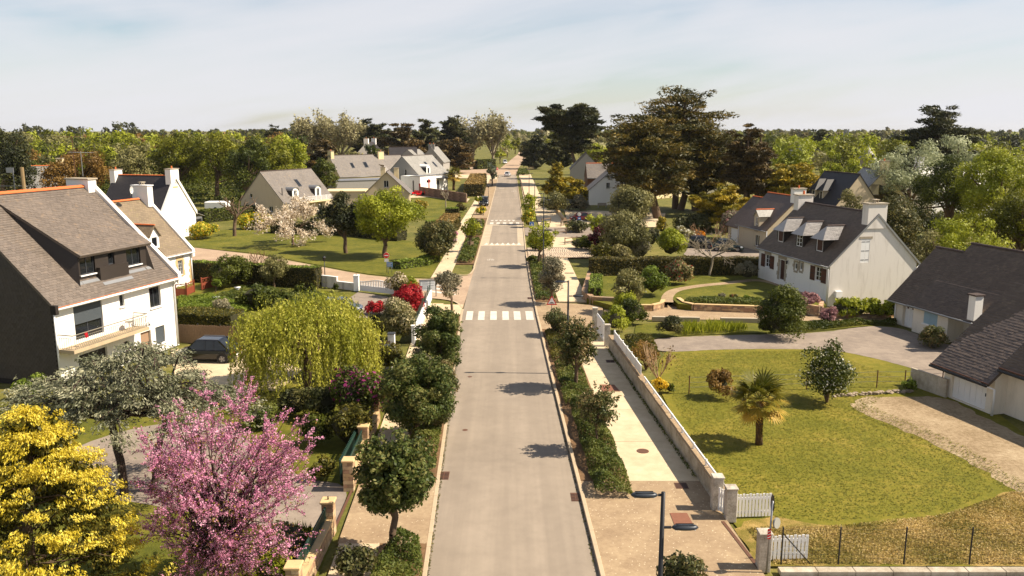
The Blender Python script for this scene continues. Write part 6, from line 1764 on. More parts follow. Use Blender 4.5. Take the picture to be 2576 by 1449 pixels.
 gutter(t, (x0 - 0.95, y0 - 0.6, 1.56), (x0 + 2.9, y0 - 0.6, 1.56), M_BLACK, 0.07); gutter(t, (x0 + 2.75, y0 + 0.14, 2.28), (x0 + 12, y0 + 0.14, 2.28), M_BLACK, 0.07)
 MB().tube([(x0 - 0.95, y0 - 0.57, 1.68), (x0 + 2.9, y0 - 0.57, 1.68)], 0.025, 6).build('eave_strip', M_BROWNW, t); MB().tube([(x0 + 2.75, y0 + 0.17, 2.42), (x0 + 12, y0 + 0.17, 2.42)], 0.025, 6).build('eave_strip', M_BROWNW, t)
 pipe(t, [(x0 + 2.75, y0 - 0.5, 1.5), (x0 + 2.9, y0 - 0.1, 1.35), (x0 + 2.9, y0 - 0.08, 0.0)], 0.06)
 pipe(t, [(-0.25, -0.1, 1.7), (-0.25, -0.1, 0.0)], 0.045)
 # slate-clad fin with white face at the porch
 fin = MB(); fin.b2(7.3, -0.95, 2.05, 7.85, -0.35, 3.65); fo = fin.build('chimney', W_WHITE, t); MB().b2(7.22, -1.05, 3.65, 7.93, -0.25, 3.74).build('chimney_cap', RIDGE_D, fo)
 MB().beam((7.6, -0.6, 2.05), (8.6, 0.6, 1.1), 0.07).build('brace', M_BLUE, t)
 tb = thing('garden_table', 'small round garden table by the blue door of the low house', 'table', Mw @ Vector((6.6, -0.1, 0)))
 MB().cyl((0, 0, 0.5), 0.38, 0.03, 18).build('table_top', M_BROWNW, tb)
 for k in range(4): MB().tube([(0.26 * math.cos(k * 1.57), 0.26 * math.sin(k * 1.57), 0), (0.2 * math.cos(k * 1.57), 0.2 * math.sin(k * 1.57), 0.5)], 0.015, 5).build('leg', M_BLACK, tb)
W_CREAM2 = render_wall('render_cream_pale', S(222, 212, 194), S(118, 104, 86), 0.3)  # paler, less yellow cream render
house_right()

# ------------------------------------------------------------------ houses in the right background
gable_house('white house with camera-facing gable half hidden behind the great cypress', (24.6, 155), (0.05, 1), 9, 10.2, 2.8, 7.2, W_WHITE, SL_FAR, g0=[(6.3, 3.1, 7.0, 4.2, 2)])
gable_house('grey gabled house behind the tall umbrella-shaped cypress', (21.5, 200), (0.05, 1), 9, 7.4, 4.6, 8.3, W_GREY, SL_FAR, g0=[(3.3, 3.0, 4.0, 4.2, 1)])
gable_house('small brown outbuilding with pale slate roof and red ridge left of the great cypress', (15.6, 172), (1, 0.02), 6.2, 6.0, 4.2, 6.9, plain('brown_cladding', S(96, 66, 50), 0.8, 0.15), SL_FAR, rt=RIDGE_O)
tt = gable_house('dark slate-roofed house with twin hipped dormers left of the beige gable', (44.6, 127), (0.22, -0.976), 8.6, 6.8, 3.4, 7.6, W_BEIGE, SL_BLACK, verge=0.1)
for i, x in enumerate((1.6, 3.6)):
 m = MB(); m.b2(x, 0.4, 3.4, x + 1.1, 1.6, 5.2); m.build('dormer_wall', W_BEIGE, tt)
 m = MB().raw([(x - 0.3, 0.0, 5.1), (x + 1.4, 0.0, 5.1), (x + 1.4, 3.2, 5.1), (x - 0.3, 3.2, 5.1), (x + 0.55, 1.2, 6.7), (x + 0.55, 3.4, 6.7)], [(0, 1, 4), (1, 2, 5, 4), (3, 0, 4, 5), (3, 2, 1, 0), (2, 3, 5)]); m.build('dormer_roof', SL_BLACK, tt)
 D = Face((0, 0.4), (1, 0), (0, 1)); window(tt, D, (x + 0.2, 3.8, x + 0.9, 5.0), M_WHITE, 1, 1, None, -0.05)
gable_house('cream house with dark square gable window behind the right-hand trees', (57.5, 121), (0.1, 1), 10, 6.6, 4.2, 8.0, W_CREAM, SL_PALE, g0=[(3.9, 4.6, 5.0, 6.1, 1)], chim=[(0.5, 3.3, 0.8, 1.3, 7.2, 9.4)])
gable_house('white house with pale roof seen through the silver-leaved tree', (64, 126), (0.95, 0.3), 12, 8, 4.0, 8.4, W_WHITE, SL_PALE, chim=[(0.6, 4, 0.7, 1.2, 7.6, 9.8)])
gable_house('distant grey-white gabled house with chimney in front of the far dark cypress', (73.4, 205), (0.1, 1), 9, 6.0, 5.4, 8.8, W_GREY, SL_PALE, chim=[(0.5, 3.0, 0.8, 1.3, 8.2, 10.4)])
# round dovecote tower with conical roof
dv = thing('dovecote', 'round stone dovecote with conical slate roof among the far trees', 'tower', Q(2182, 405, 215) * Vector((1, 1, 0)))
MB().cyl((0, 0, 0), 1.75, 6.6, 20).build('wall', M_GRANITE, dv, smooth=False); MB().cyl((0, 0, 6.6), 2.25, 3.0, 20, 0.15).build('roof', SL_PALE, dv); MB().cyl((0, 0, 9.6), 0.06, 0.5, 6).build('finial', M_ZINC, dv)
MB().box((0.2, -1.75, 7.3), (0.9, 0.9, 0.8)).build('dormer', SL_BLACK, dv)
mast = thing('radio_mast', 'distant radio mast with antenna panels above the right treeline', 'mast', Q(2128, 345, 420) * Vector((1, 1, 0)))
for k in range(3): MB().tube([(0.8 * math.cos(k * 2.1), 0.8 * math.sin(k * 2.1), 0), (0.3 * math.cos(k * 2.1), 0.3 * math.sin(k * 2.1), 14)], 0.12, 5).build('leg', M_ZINC, mast)
for k in range(6): MB().box((1.1 * math.cos(k * 1.05), 1.1 * math.sin(k * 1.05), 13.2 - (k % 2) * 1.6), (0.5, 0.5, 1.8)).build('antenna_panel', M_ZINC, mast)
# ------------------------------------------------------------------ street furniture
def street_lamp(label, x, y, rz=0.0, z0=0.1):
 t = thing('street_lamp', label, 'lamp', (x, y, z0), rz, 'black double-headed street lamps')
 MB().tube([(0, 0, 0), (0, 0, 0.9), (0, 0, 5.42)], [0.085, 0.07, 0.05], 10).build('pole', M_BLACK, t, smooth=True)
 MB().cyl((0, 0, 0), 0.12, 0.08, 10).build('base_plate', M_BLACK, t)
 for sgn, z, L, nm in ((-1, 5.35, 0.12, 'upper'), (1, 4.52, 0.22, 'lower')):
  a = MB().tube([(0, 0, z), (sgn * L, 0, z)], 0.035, 8).build('arm', M_BLACK, t)
  # flat oval luminaire: lathed outline squashed, with two ribs on top
  m = MB(); n = 16; Lh, Wh = 0.33, 0.125; cx = sgn * (L + Lh)
  ring = lambda k, zz: [(cx + Lh * k * math.cos(6.2832 * i / n), Wh * k * math.sin(6.2832 * i / n), zz) for i in range(n)]
  R_ = [ring(0.90, z - 0.035), ring(1.0, z), ring(0.86, z + 0.045), ring(0.45, z + 0.065)]; b = 0
  for r in R_: m.v += r
  for k in range(3):
   for i in range(n): j = (i + 1) % n; m.f.append((k * n + i, k * n + j, k * n + n + j, k * n + n + i))
  m.f.append(tuple(reversed(range(n)))); m.f.append(tuple(range(3 * n, 4 * n)))
  h = m.build('lamp_head', plain('lamp_head_grey', S(54, 58, 64), 0.4, 0.05, metal=0.2), t, smooth=True)
  for s in (-1, 1): MB().b2(cx - 0.22, s * 0.05 - 0.006, z + 0.058, cx + 0.22, s * 0.05 + 0.006, z + 0.075).build('rib', M_BLACK, h)
  MB().b2(cx - 0.25, -0.08, z - 0.042, cx + 0.25, 0.08, z - 0.036).build('lens', plain('lamp_lens', S(190, 190, 186), 0.3, 0.02), h)
for x, y, lb in ((3.60, 18.40, 'nearest double-headed street lamp, standing in the bottom right foreground'), (3.22, 46.4, 'second double-headed street lamp, beside the bushy street tree on the right'),
                 (2.98, 77.8, 'third double-headed street lamp, in front of the bright green staked tree'), (4.3, 112, 'double-headed street lamp behind the bright green staked tree'),
                 (4.0, 146, 'far double-headed street lamp beside the golden conifer'), (3.7, 180, 'farthest double-headed street lamp on the sandy path')):
 street_lamp(lb, x, y)

def lantern_post(label, x, y, h, square=False):
 t = thing('lantern_post', label, 'lamp', (x, y, 0), 0, 'black lantern posts on the left pavement')
 MB().tube([(0, 0, 0), (0, 0, h * 0.25), (0, 0, h - 0.4)], [0.07, 0.045, 0.035], 8).build('pole', M_BLACK, t, smooth=True)
 l = MB(); l.cyl((0, 0, h - 0.4), 0.09, 0.34, 6, 0.16); l.build('lantern', GLASS if square else M_BLACK, t)
 MB().cyl((0, 0, h - 0.06), 0.20, 0.16, 6, 0.03).build('cap', M_BLACK, t)
 for k in range(6): a = k * 1.0472; MB().tube([(0.09 * math.cos(a), 0.09 * math.sin(a), h - 0.4), (0.165 * math.cos(a), 0.165 * math.sin(a), h - 0.06)], 0.012, 4).build('bar', M_BLACK, t)
lantern_post('black square lantern post behind the white wall beside the side street', -17.53, 76.3, 2.3, True)
lantern_post('black lantern post on the left pavement just beyond the dark van', -4.9, 172, 2.5)
lantern_post('black lantern post on the left pavement in front of the dark van', -4.75, 136, 2.9)

M_POST = M_ZINC
M_RED = plain('sign_red', S(206, 44, 38), 0.45, 0.04)
M_SBLUE = plain('sign_blue', S(36, 98, 176), 0.45, 0.04)
def sign_post(t, h, r=0.028, mat=None): return MB().tube([(0, 0, 0), (0, 0, h)], r, 8).build('pole', mat or M_POST, t, smooth=True)
def disc(r, z, y0, y1, n=24, s=1.0): return MB().tube([(0, y0, z), (0, y1, z)], r, n)
def no_entry(label, x, y, h, r=0.27, rz=0.0, plate=False):
 t = thing('no_entry_sign', label, 'road sign', (x, y, 0), rz); sign_post(t, h - r)
 p = disc(r, h - r, -0.05, -0.035).build('plate', M_RED, t)
 MB().b2(-r * 0.72, -0.053, h - r - r * 0.17, r * 0.72, -0.0505, h - r + r * 0.17).build('white_bar', M_WHITE, p)
 disc(r * 1.06, h - r, -0.034, -0.024).build('rim', M_WHITE, t)
 if plate: MB().b2(-0.2, -0.05, h - 2 * r - 0.36, 0.2, -0.035, h - 2 * r - 0.08).build('lower_plate', M_WHITE, t)
no_entry('red no-entry disc with small white plate below on the lawn corner', -12.44, 81.0, 2.0, plate=True)
no_entry('red no-entry disc in front of the far shed', P(1147, 447).x, P(1147, 447).y - 4, 2.9, 0.5)
no_entry('red no-entry disc facing the road at the far junction', P(1253.6, 430).x, 262, 2.2, 0.4, 0.25)
t = thing('street_name_sign', 'blue street name sign on two posts at the lawn corner', 'sign', (-12.0, 80.2, 0), -0.5)
for s in (-0.22, 0.22): MB().tube([(s, 0, 0), (s, 0, 1.15)], 0.028, 8).build('post', M_POST, t, smooth=True)
p = MB().b2(-0.34, -0.04, 0.72, 0.34, -0.02, 1.2).build('plate', plain('sign_pale_blue', S(92, 130, 176), 0.5, 0.05), t)
for k in range(3): MB().b2(-0.28, -0.043, 0.82 + k * 0.12, 0.28 - 0.12 * (k % 2), -0.0405, 0.85 + k * 0.12).build('lettering_line', M_WHITE, p)
# speed hump warning triangle
def tri_pts(w, z, y): h = w * 0.866; return [(-w / 2, y, z), (w / 2, y, z), (0, y, z + h)]
def tri_plate(m, w, z, y0, y1):
 a, b = tri_pts(w, z, y0), tri_pts(w, z, y1); m.raw(a + b, [(0, 1, 2), (5, 4, 3), (1, 0, 3, 4), (2, 1, 4, 5), (0, 2, 5, 3)]); return m
t = thing('warning_sign', 'red-bordered hump warning triangle beside the lower crosswalk on the right', 'road sign', (3.0, 61.15, 0.1)); sign_post(t, 1.3)
tri_plate(MB(), 0.82, 0.86, -0.045, -0.03).build('border', M_RED, t); fc = tri_plate(MB(), 0.58, 0.945, -0.048, -0.0455).build('face', M_WHITE, t)
hm = MB(); n = 8; pts = [(-0.2 + 0.4 * i / n, 0.99 + 0.085 * math.sin(math.pi * i / n)) for i in range(n + 1)]
hm.poly([(x, -0.0495, z) for x, z in [(-0.2, 0.985), (0.2, 0.985)] + pts[::-1]]).build('hump_symbol', M_BLACK, fc)
# blue square sign with white triangle, seen at the raised crossing
t = thing('raised_crossing_sign', 'blue square sign with white triangle beside the raised crossing', 'road sign', (2.6, 108.2, 0.1)); sign_post(t, 1.5, mat=M_BLACK)
MB().b2(-0.26, -0.045, 1.4, 0.26, -0.03, 1.92).build('plate', M_SBLUE, t); tri_plate(MB(), 0.42, 1.45, -0.048, -0.0455).build('white_triangle', M_WHITE, t)
MB().b2(-0.3, -0.029, 1.36, 0.3, -0.025, 1.96).build('border', M_WHITE, t); MB().b2(-0.1, -0.0495, 1.5, 0.1, -0.0485, 1.56).build('hump_symbol', M_BLACK, t)
t = thing('zone_sign', 'small blue square sign with white strip below the parked red car', 'road sign', (P(1457, 566).x, P(1457, 566).y, 0)); sign_post(t, 1.0)
MB().b2(-0.24, -0.04, 0.75, 0.24, -0.02, 1.2).build('plate', M_SBLUE, t); MB().b2(-0.12, -0.043, 0.9, 0.12, -0.0405, 1.06).build('white_symbol', M_WHITE, t); MB().b2(-0.5, -0.04, 0.56, 0.5, -0.02, 0.70).build('strip', M_WHITE, t)
q = disc(0.27, 1.62, -0.045, -0.03).build('disc', M_WHITE, t); MB().b2(-0.16, -0.048, 1.52, -0.10, -0.046, 1.74).beam((-0.02, -0.047, 1.63), (0.12, -0.047, 1.74), 0.05, 0.004).beam((-0.02, -0.047, 1.63), (0.12, -0.047, 1.52), 0.05, 0.004).build('mark', M_BLACK, q); MB().tube([(0, 0, 1.0), (0, 0, 1.6)], 0.026, 8).build('upper_pole', M_POST, t)
t = thing('yellow_notice', 'faded yellow notice panel in front of the bright green staked tree', 'sign', (P(1334, 607).x, P(1334, 607).y, 0.1)); sign_post(t, 0.9)
pn = MB().b2(-0.28, -0.04, 0.5, 0.28, -0.02, 1.05).build('panel', plain('yellow_panel', S(150, 140, 48), 0.6, 0.1), t)
for k in range(3): MB().b2(-0.2, -0.043, 0.7 + k * 0.1, 0.2, -0.0405, 0.73 + k * 0.1).build('lettering_line', plain('olive_ink', S(96, 92, 40), 0.6), pn)
# notice board at the left corner
t = thing('notice_board', 'grey-framed white notice board standing at the side street corner', 'notice board', (-7.13, 68.9, 0), 0.25)
for s in (-0.68, 0.68): MB().b2(s - 0.04, -0.04, 0, s + 0.04, 0.04, 1.5).build('post', M_DKGREY2 if 'M_DKGREY2' in globals() else M_ZINC, t)
pn = MB().b2(-0.63, -0.03, 0.55, 0.63, 0.03, 1.42).build('panel', plain('board_white', S(206, 208, 208), 0.4, 0.03), t)
for k, w in enumerate((0.4, 0.5, 0.45, 0.5, 0.3, 0.42)): MB().b2(-0.5, -0.034, 1.28 - k * 0.11, -0.5 + w * (2 if k % 2 else 1.2), -0.0305, 1.31 - k * 0.11).build('lettering_line', plain('board_ink', S(110, 116, 122), 0.6), pn)
MB().b2(-0.74, -0.06, 1.42, 0.74, 0.06, 1.5).build('hood', M_ZINC, t)

# stop-type sign, mirror and hatch plate on one leaning pole by the gate
t = thing('sign_pole', 'grey pole with octagonal sign, round mirror and red striped plate by the gatepost', 'road sign', (8.12, 24.22, 0.1))
MB().tube([(0, 0, 0), (0.06, -0.02, 2.45)], 0.032, 8).build('pole', M_ZINC, t, smooth=True)
m = MB(); n = 8; r = 0.31
a0 = [(0.09, 0.12 + r * math.sin(math.pi / 8 + i * math.pi / 4) * 0.55, 2.3 + r * math.cos(math.pi / 8 + i * math.pi / 4)) for i in range(n)]
a1 = [(x + 0.02, y - 0.012, z) for x, y, z in a0]; m.raw(a0 + a1, [tuple(range(n)), tuple(range(2 * n - 1, n - 1, -1))] + [(i, (i + 1) % n, n + (i + 1) % n, n + i) for i in range(n)])
m.build('octagonal_plate', M_BLACK, t)
d_ = Vector((0.5, -0.6, 0.1)).normalized(); c_ = Vector((0.22, -0.05, 1.72))
MB().tube([c_ - d_ * 0.03, c_ + d_ * 0.02], 0.17, 20).build('mirror', plain('mirror_face', S(150, 148, 138), 0.15, 0.02), t); MB().tube([c_ - d_ * 0.09, c_ - d_ * 0.031], [0.10, 0.175], 20).build('mirror_back', M_BLACK, t)
st = MB().b2(-0.055, -0.06, 1.18, 0.055, -0.045, 1.52).build('striped_plate', M_RED, t)
for k in range(3): MB().beam((-0.05, -0.0635, 1.22 + k * 0.10), (0.05, -0.0635, 1.27 + k * 0.10), 0.02, 0.004, (0, 1, 0)).build('white_stripe', M_WHITE, st)

# ------------------------------------------------------------------ walls, fences and gates on the right
M_WALL = ground_mat('old_wall', G_((0.34, (116, 104, 88)), (0.48, (164, 152, 132)), (0.62, (194, 184, 166))), 0.9, 3.5, 40, bd=0.01)
def long_wall():
 t = thing('garden_wall', 'long weathered concrete garden wall along the right pavement', 'wall', (7.71, 28.6, 0)); o = Vector((7.71, 28.6, 0))
 d = (Vector((6.22, 51.7, 0)) - o).normalized(); s = Vector((-d.y, d.x, 0)) * -1; L = 23.1; n = 11; st = L / n
 for i in range(n):     # cast panels between faint joints
  a, b = d * (st * i + 0.004), d * (st * (i + 1) - 0.004); w = s * 0.28; h = 0.84 + 0.012 * i
  MB().hexa([a, a + w, b + w, b] + [p + Vector((0, 0, h)) for p in (a, a + w, b + w, b)]).build('wall_panel', M_WALL, t)
  MB().hexa([a - s * 0.03 + Vector((0, 0, h)), a + w + s * 0.03 + Vector((0, 0, h)), b + w + s * 0.03 + Vector((0, 0, h)), b - s * 0.03 + Vector((0, 0, h))] + [p + Vector((0, 0, h + 0.05)) for p in (a - s * 0.03, a + w + s * 0.03, b + w + s * 0.03, b - s * 0.03)]).build('coping', M_AGG, t)
 # white rail on short posts (near part) and solid white panels (far part)
 f = thing('rail_fence', 'low white rail on short posts along the near part of the concrete wall', 'fence', o + s * 0.14 + Vector((0, 0, 0.9)))
 for k in range(8):
  p = d * (0.5 + k * 1.78); MB().box(p + Vector((0, 0, 0.12)), (0.08, 0.08, 0.30)).build('post', M_WHITE, f, bevel=0.01)
 MB().beam(d * 0.1 + Vector((0, 0, 0.17)), d * 13.4 + Vector((0, 0, 0.25)), 0.05, 0.09).build('rail', M_WHITE, f)
 g = thing('panel_fence', 'solid white fence panels on the far part of the concrete wall', 'fence', o + s * 0.14 + d * 14.2 + Vector((0, 0, 1.02)))
 for k in range(6):
  a = d * (k * 1.28); b = d * (k * 1.28 + 1.18); MB().beam(a + Vector((0, 0, 0.27)), b + Vector((0, 0, 0.27)), 0.05, 0.52).build('panel', M_WHITE, g)
  MB().box(b + d * 0.05 + Vector((0, 0, 0.30)), (0.1, 0.1, 0.62)).build('post', M_WHITE, g, bevel=0.01)
long_wall()
def pillar(label, x, y, w, h, mat, cap=0.06, z0=0.0, group=None, capm=None, finial=False):
 t = thing('gate_pillar', label, 'pillar', (x, y, z0), 0, group)
 MB().b2(-w / 2, -w / 2, 0, w / 2, w / 2, h).build('shaft', mat, t, bevel=0.012); MB().b2(-w / 2 - 0.03, -w / 2 - 0.03, h, w / 2 + 0.03, w / 2 + 0.03, h + cap).build('cap', capm or mat, t, bevel=0.015)
 if finial: MB().cyl((0, 0, h + cap), 0.03, 0.14, 8, 0.02).build('finial', M_BLACK, t)
 return t
M_PIL = ground_mat('speckled_granite', G_((0.36, (128, 118, 104)), (0.5, (176, 166, 150)), (0.62, (206, 196, 180))), 2.0, 14, 60, bd=0.005)
pillar('speckled granite pillar ending the long wall', 7.62, 28.75, 0.38, 1.36, M_PIL); pillar('speckled granite gatepost carrying the open picket gate', 7.93, 28.0, 0.38, 1.26, M_PIL)
pillar('speckled granite gatepost nearest the viewer, beside the sign pole', 8.1, 24.55, 0.38, 1.3, M_PIL)
def picket_gate(label, a, b, z0, h, n, brace=False, name='picket_gate'):
 a, b = Vector(a), Vector(b); t = thing(name, label, 'gate', (a.x, a.y, z0)); d = b - a; L = d.length; d = d / L; nn = Vector((-d.y, d.x))
 d3, n3 = Vector((d.x, d.y, 0)), Vector((nn.x, nn.y, 0))
 for k in range(n):
  s = L * (k + 0.5) / n; w = L / n * 0.36; c = d3 * s - n3 * 0.03
  p = [c - d3 * w - n3 * 0.012, c + d3 * w - n3 * 0.012, c + d3 * w + n3 * 0.012, c - d3 * w + n3 * 0.012]
  MB().hexa([q + Vector((0, 0, 0.05)) for q in p] + [q + Vector((0, 0, h - 0.02 * (k % 2))) for q in p]).build('picket', M_WHITE, t)
 for z in (h * 0.22, h * 0.78): MB().beam(d3 * 0.02 + n3 * 0.03 + Vector((0, 0, z)), d3 * (L - 0.02) + n3 * 0.03 + Vector((0, 0, z)), 0.04, 0.09).build('rail', M_WHITE, t)
 if brace: MB().beam(d3 * 0.05 + n3 * 0.03 + Vector((0, 0, h * 0.25)), d3 * (L - 0.05) + n3 * 0.03 + Vector((0, 0, h * 0.75)), 0.035, 0.06).build('brace', M_WHITE, t)
picket_gate('white picket gate leaf standing open on the lawn behind the granite gatepost', (8.14, 28.15), (9.5, 28.25), 0.02, 0.94, 11)
picket_gate('white picket gate leaf behind the wire fence at the bottom right', (8.45, 25.1), (9.78, 25.2), 0.02, 0.9, 10, True)
picket_gate('narrow white picket wicket between the two granite posts', (7.64, 28.55), (7.9, 28.2), 0.1, 0.95, 4)
w_ = thing('white_gate', 'solid white panel gate in the long wall beyond the street lamp', 'gate', (6.12, 53.4, 0), math.atan2(3.0, -0.2))
for k in range(9): MB().b2(0.02 + k * 0.3, -0.02, 0.12, 0.30 + k * 0.3, 0.02, 1.45).build('plank', M_WHITE, w_)
for z in (0.3, 1.25): MB().b2(0, 0.021, z, 2.74, 0.06, z + 0.1).build('rail', M_WHITE, w_)
pillar('stone gatepost at the near end of the solid white gate', 6.2, 52.3, 0.34, 1.5, M_PIL); pillar('stone gatepost at the far end of the solid white gate', 5.85, 56.9, 0.34, 1.62, M_PIL)
def mesh_fence():
 t = thing('wire_fence', 'black wire mesh fence on four posts above the low kerb', 'fence', (8.75, 24.72, 0.1))
 for x in (0.0, 1.86, 3.99, 6.12, 8.3): MB().tube([(x, 0, 0), (x, 0, 1.3)], 0.026, 8).build('post', M_BLACK, t)
 MB().beam((0.03, 0, 1.05), (0.95, 0.0, 0.02), 0.035).build('stay', M_BLACK, t)
 m = MB()
 for k in range(9): m.beam((0, 0, 0.06 + k * 0.145), (8.3, 0, 0.06 + k * 0.145), 0.0035)
 for k in range(83): m.beam((k * 0.1, 0, 0.06), (k * 0.1, 0, 1.22), 0.003)
 o = m.build('wire_mesh', plain('fence_wire', S(70, 68, 62), 0.5, 0.05), t); o['kind'] = 'stuff'
mesh_fence()
kb = thing('low_kerb', 'low concrete kerb under the wire fence', 'kerb', (8.55, 24.15, 0))
for k in range(12): MB().b2(k * 1.2 + 0.005, 0, 0, k * 1.2 + 1.195, 0.32, 0.16).build('kerb_block', M_WALL, kb, bevel=0.012)
# wire and post fence across the lawn with loose stones
def wire_fence():
 pts = [P(x, y) for x, y in ((1733, 990), (2028, 980), (2205, 975), (2275, 975), (2370, 965))]
 t = thing('post_and_wire_fence', 'thin post and wire fence across the lawn behind the palm', 'fence', pts[0])
 for p in pts: MB().tube([p - pts[0], p - pts[0] + Vector((0, 0, 1.0))], 0.03, 6).build('post', M_BROWNW, t)
 for a, b in zip(pts, pts[1:]):
  for z in (0.35, 0.62, 0.9): MB().beam(a - pts[0] + Vector((0, 0, z)), b - pts[0] + Vector((0, 0, z)), 0.012).build('wire', M_ZINC, t)
wire_fence()
def blob_stone(m, rng, c, s):
 bm = bmesh.new(); bmesh.ops.create_icosphere(bm, subdivisions=1, radius=1)
 b = len(m.v)
 for v in bm.verts: m.v.append((c[0] + v.co.x * s[0] * rng.uniform(0.8, 1.15), c[1] + v.co.y * s[1] * rng.uniform(0.8, 1.15), c[2] + v.co.z * s[2] * rng.uniform(0.8, 1.15)))
 for f in bm.faces: m.f.append(tuple(b + v.index for v in f.verts))
 bm.free()
def stone_row(label, a, b, rows, n, sx, sz, mat, z0=0.0, name='dry_stone_edge', jit=0.1):
 rng = rg(); a, b = Vector(a), Vector(b); t = thing(name, label, 'stone edging', (a.x, a.y, z0)); d = (b - a)
 mm = MB(); blob_stone(mm, rng, (0, 0, 0), (1, 1, 1)); me = mm.mesh('stone', mat)
 for r_ in range(rows):
  for k in range(n):
   p = d * ((k + 0.5 * (r_ % 2) + rng.uniform(-0.2, 0.2)) / n); o = link(bpy.data.objects.new('stone', me), t)
   o.location = (p.x + rng.uniform(-jit, jit), p.y + rng.uniform(-jit, jit), sz * (0.6 + r_ * 1.5)); o.scale = (sx * rng.uniform(0.6, 1.2), sx * rng.uniform(0.5, 0.9), sz * rng.uniform(0.7, 1.3)); o.rotation_euler = (0, 0, rng.uniform(0, 3))
stone_row('row of loose flat stones edging the lawn before the gravel', P(2100, 998).to_2d(), P(2300, 985).to_2d(), 2, 22, 0.17, 0.055, plain('loose_stone', S(150, 134, 114), 0.9, 0.25, 5, 30, 0.01))

def masonry(label, line, h, thick, z0, mat_l, course=0.14, wid=0.30, cap=None, name='stone_wall', joint=None, closed=False, cate='wall'):
 """wall of separate squared stones in courses with recessed mortar behind them"""
 rng = rg(); L = [Vector((p[0], p[1])) for p in line]; o = L[0]
 t = thing(name, label, cate, (o.x, o.y, z0)); core = MB(); nc = max(int(h / course), 1); ch = h / nc
 for a, b in zip(L, L[1:]):
  d = b - a; ln = d.length; d = d / ln; n = Vector((-d.y, d.x)) * thick / 2; a, b = a - o, b - o
  core.hexa([(p.x, p.y, 0) for p in (a + n * 0.86, a - n * 0.86, b - n * 0.86, b + n * 0.86)] + [(p.x, p.y, h - 0.01) for p in (a + n * 0.86, a - n * 0.86, b - n * 0.86, b + n * 0.86)])
  for c in range(nc):
   s = -rng.uniform(0, wid * 0.5) if c % 2 else 0.0
   while s < ln - 0.03:
    w = wid * rng.uniform(0.6, 1.4); s0, s1 = max(s, 0) + 0.006, min(s + w, ln) - 0.006
    if s1 - s0 > 0.04:
     k = 1 + rng.uniform(-0.04, 0.08); p, q = a + d * s0, a + d * s1; z1, z2 = c * ch + 0.006, (c + 1) * ch - 0.006
     MB().hexa([(v.x, v.y, z1) for v in (p + n * k, p - n * k, q - n * k, q + n * k)] + [(v.x, v.y, z2) for v in (p + n * k, p - n * k, q - n * k, q + n * k)]).build('stone', mat_l[rng.integers(len(mat_l))], t)
    s += w
  if cap:
   n2 = n * 1.15; MB().hexa([(p.x, p.y, h) for p in (a + n2, a - n2, b - n2, b + n2)] + [(p.x, p.y, h + 0.05) for p in (a + n2, a - n2, b - n2, b + n2)]).build('coping', cap, t)
 core.build('mortar', joint or plain('mortar', S(150, 130, 104), 0.95, 0.15), t)
 return t
ST = [plain('stone_%d' % i, S(*c), 0.9, 0.22, 5, 40, 0.012) for i, c in enumerate(((176, 146, 108), (150, 124, 96), (190, 164, 128), (136, 116, 96), (166, 132, 104)))]
masonry('low coursed stone retaining wall with pale coping before the raised lawn', px((1706, 765), (1722, 776), (1745, 781), (1800, 783), (1920, 787), (2000, 790)), 0.5, 0.3, 0, ST, 0.125, 0.28, cap=M_STONE_TAN)
masonry('short curved end of the stone retaining wall by the winding path', px((1560, 782), (1640, 782), (1664, 776), (1668, 768)), 0.46, 0.3, 0, ST, 0.15, 0.3, cap=M_STONE_TAN)
masonry('rough stone garden wall turning the corner beside the sandy path', px((1484, 700), (1478, 725), (1470, 752), (1490, 768), (1560, 772)), 0.75, 0.45, 0, [ST[1], ST[3], ST[4]], 0.19, 0.4, name='rough_stone_wall')
masonry('small stone planter wall at the corner of the three-dormer house', px((2028, 790), (2062, 796), (2066, 782)), 0.8, 0.3, 0, ST, 0.13, 0.26)
masonry('low stone border under the hydrangeas beside the gable', px((2090, 800), (2180, 800), (2258, 796)), 0.32, 0.25, 0, ST, 0.11, 0.3)
for lb, a, b in (('left piece of the low concrete garden edging along the path', (1640, 807), (1760, 809)), ('right piece of the low concrete garden edging along the path', (1812, 810), (1925, 812))):
 p, q = P(*a), P(*b); o = MB().beam((0, 0, 0.17), (q.x - p.x, q.y - p.y, 0.17), 0.3, 0.34).build('concrete_edging', M_CONC, bevel=0.012); o.location = p; tag(o, lb, 'edging')
o = thing('concrete_screen', 'weathered concrete screen wall beside the front garage', 'wall', P(2290, 968)); p, q = P(2290, 968), P(2380, 1000)
for k in range(4): a = (q - p) * (k / 4 + 0.003); b = (q - p) * ((k + 1) / 4 - 0.003); MB().beam(a + Vector((0, 0, 0.5)), b + Vector((0, 0, 0.5)), 0.14, 1.0).build('panel', M_WALL, o)

# low wooden barriers at the bike crossing
M_OLDW = plain('grey_timber', S(122, 102, 82), 0.9, 0.2, 5, 30)
def barrier(label, a, b, h=0.95, rails=2, n=2):
 a, b = Vector((a[0], a[1], 0)), Vector((b[0], b[1], 0)); t = thing('wooden_barrier', label, 'barrier', a, 0, 'timber barriers along the right path')
 for k in range(n): p = (b - a) * (k / (n - 1)); MB().box(p + Vector((0, 0, h / 2)), (0.11, 0.11, h)).build('post', M_OLDW, t, bevel=0.012)
 for r_ in range(rails): z = h * (0.88 - 0.45 * r_); MB().beam(Vector((0, 0, z)), (b - a) + Vector((0, 0, z)), 0.07, 0.1).build('rail', M_OLDW, t)
barrier('timber barrier at the edge of the sandy path just past the raised crossing', P(1363, 566), P(1385, 562)); barrier('timber barrier between the bike crossing and the sett band', P(1421, 617), P(1451, 613))
barrier('timber barrier on the far side of the bike crossing shadow', P(1396, 592), P(1424, 590)); barrier('timber barrier in front of the parked red car', P(1411, 571), P(1434, 566))
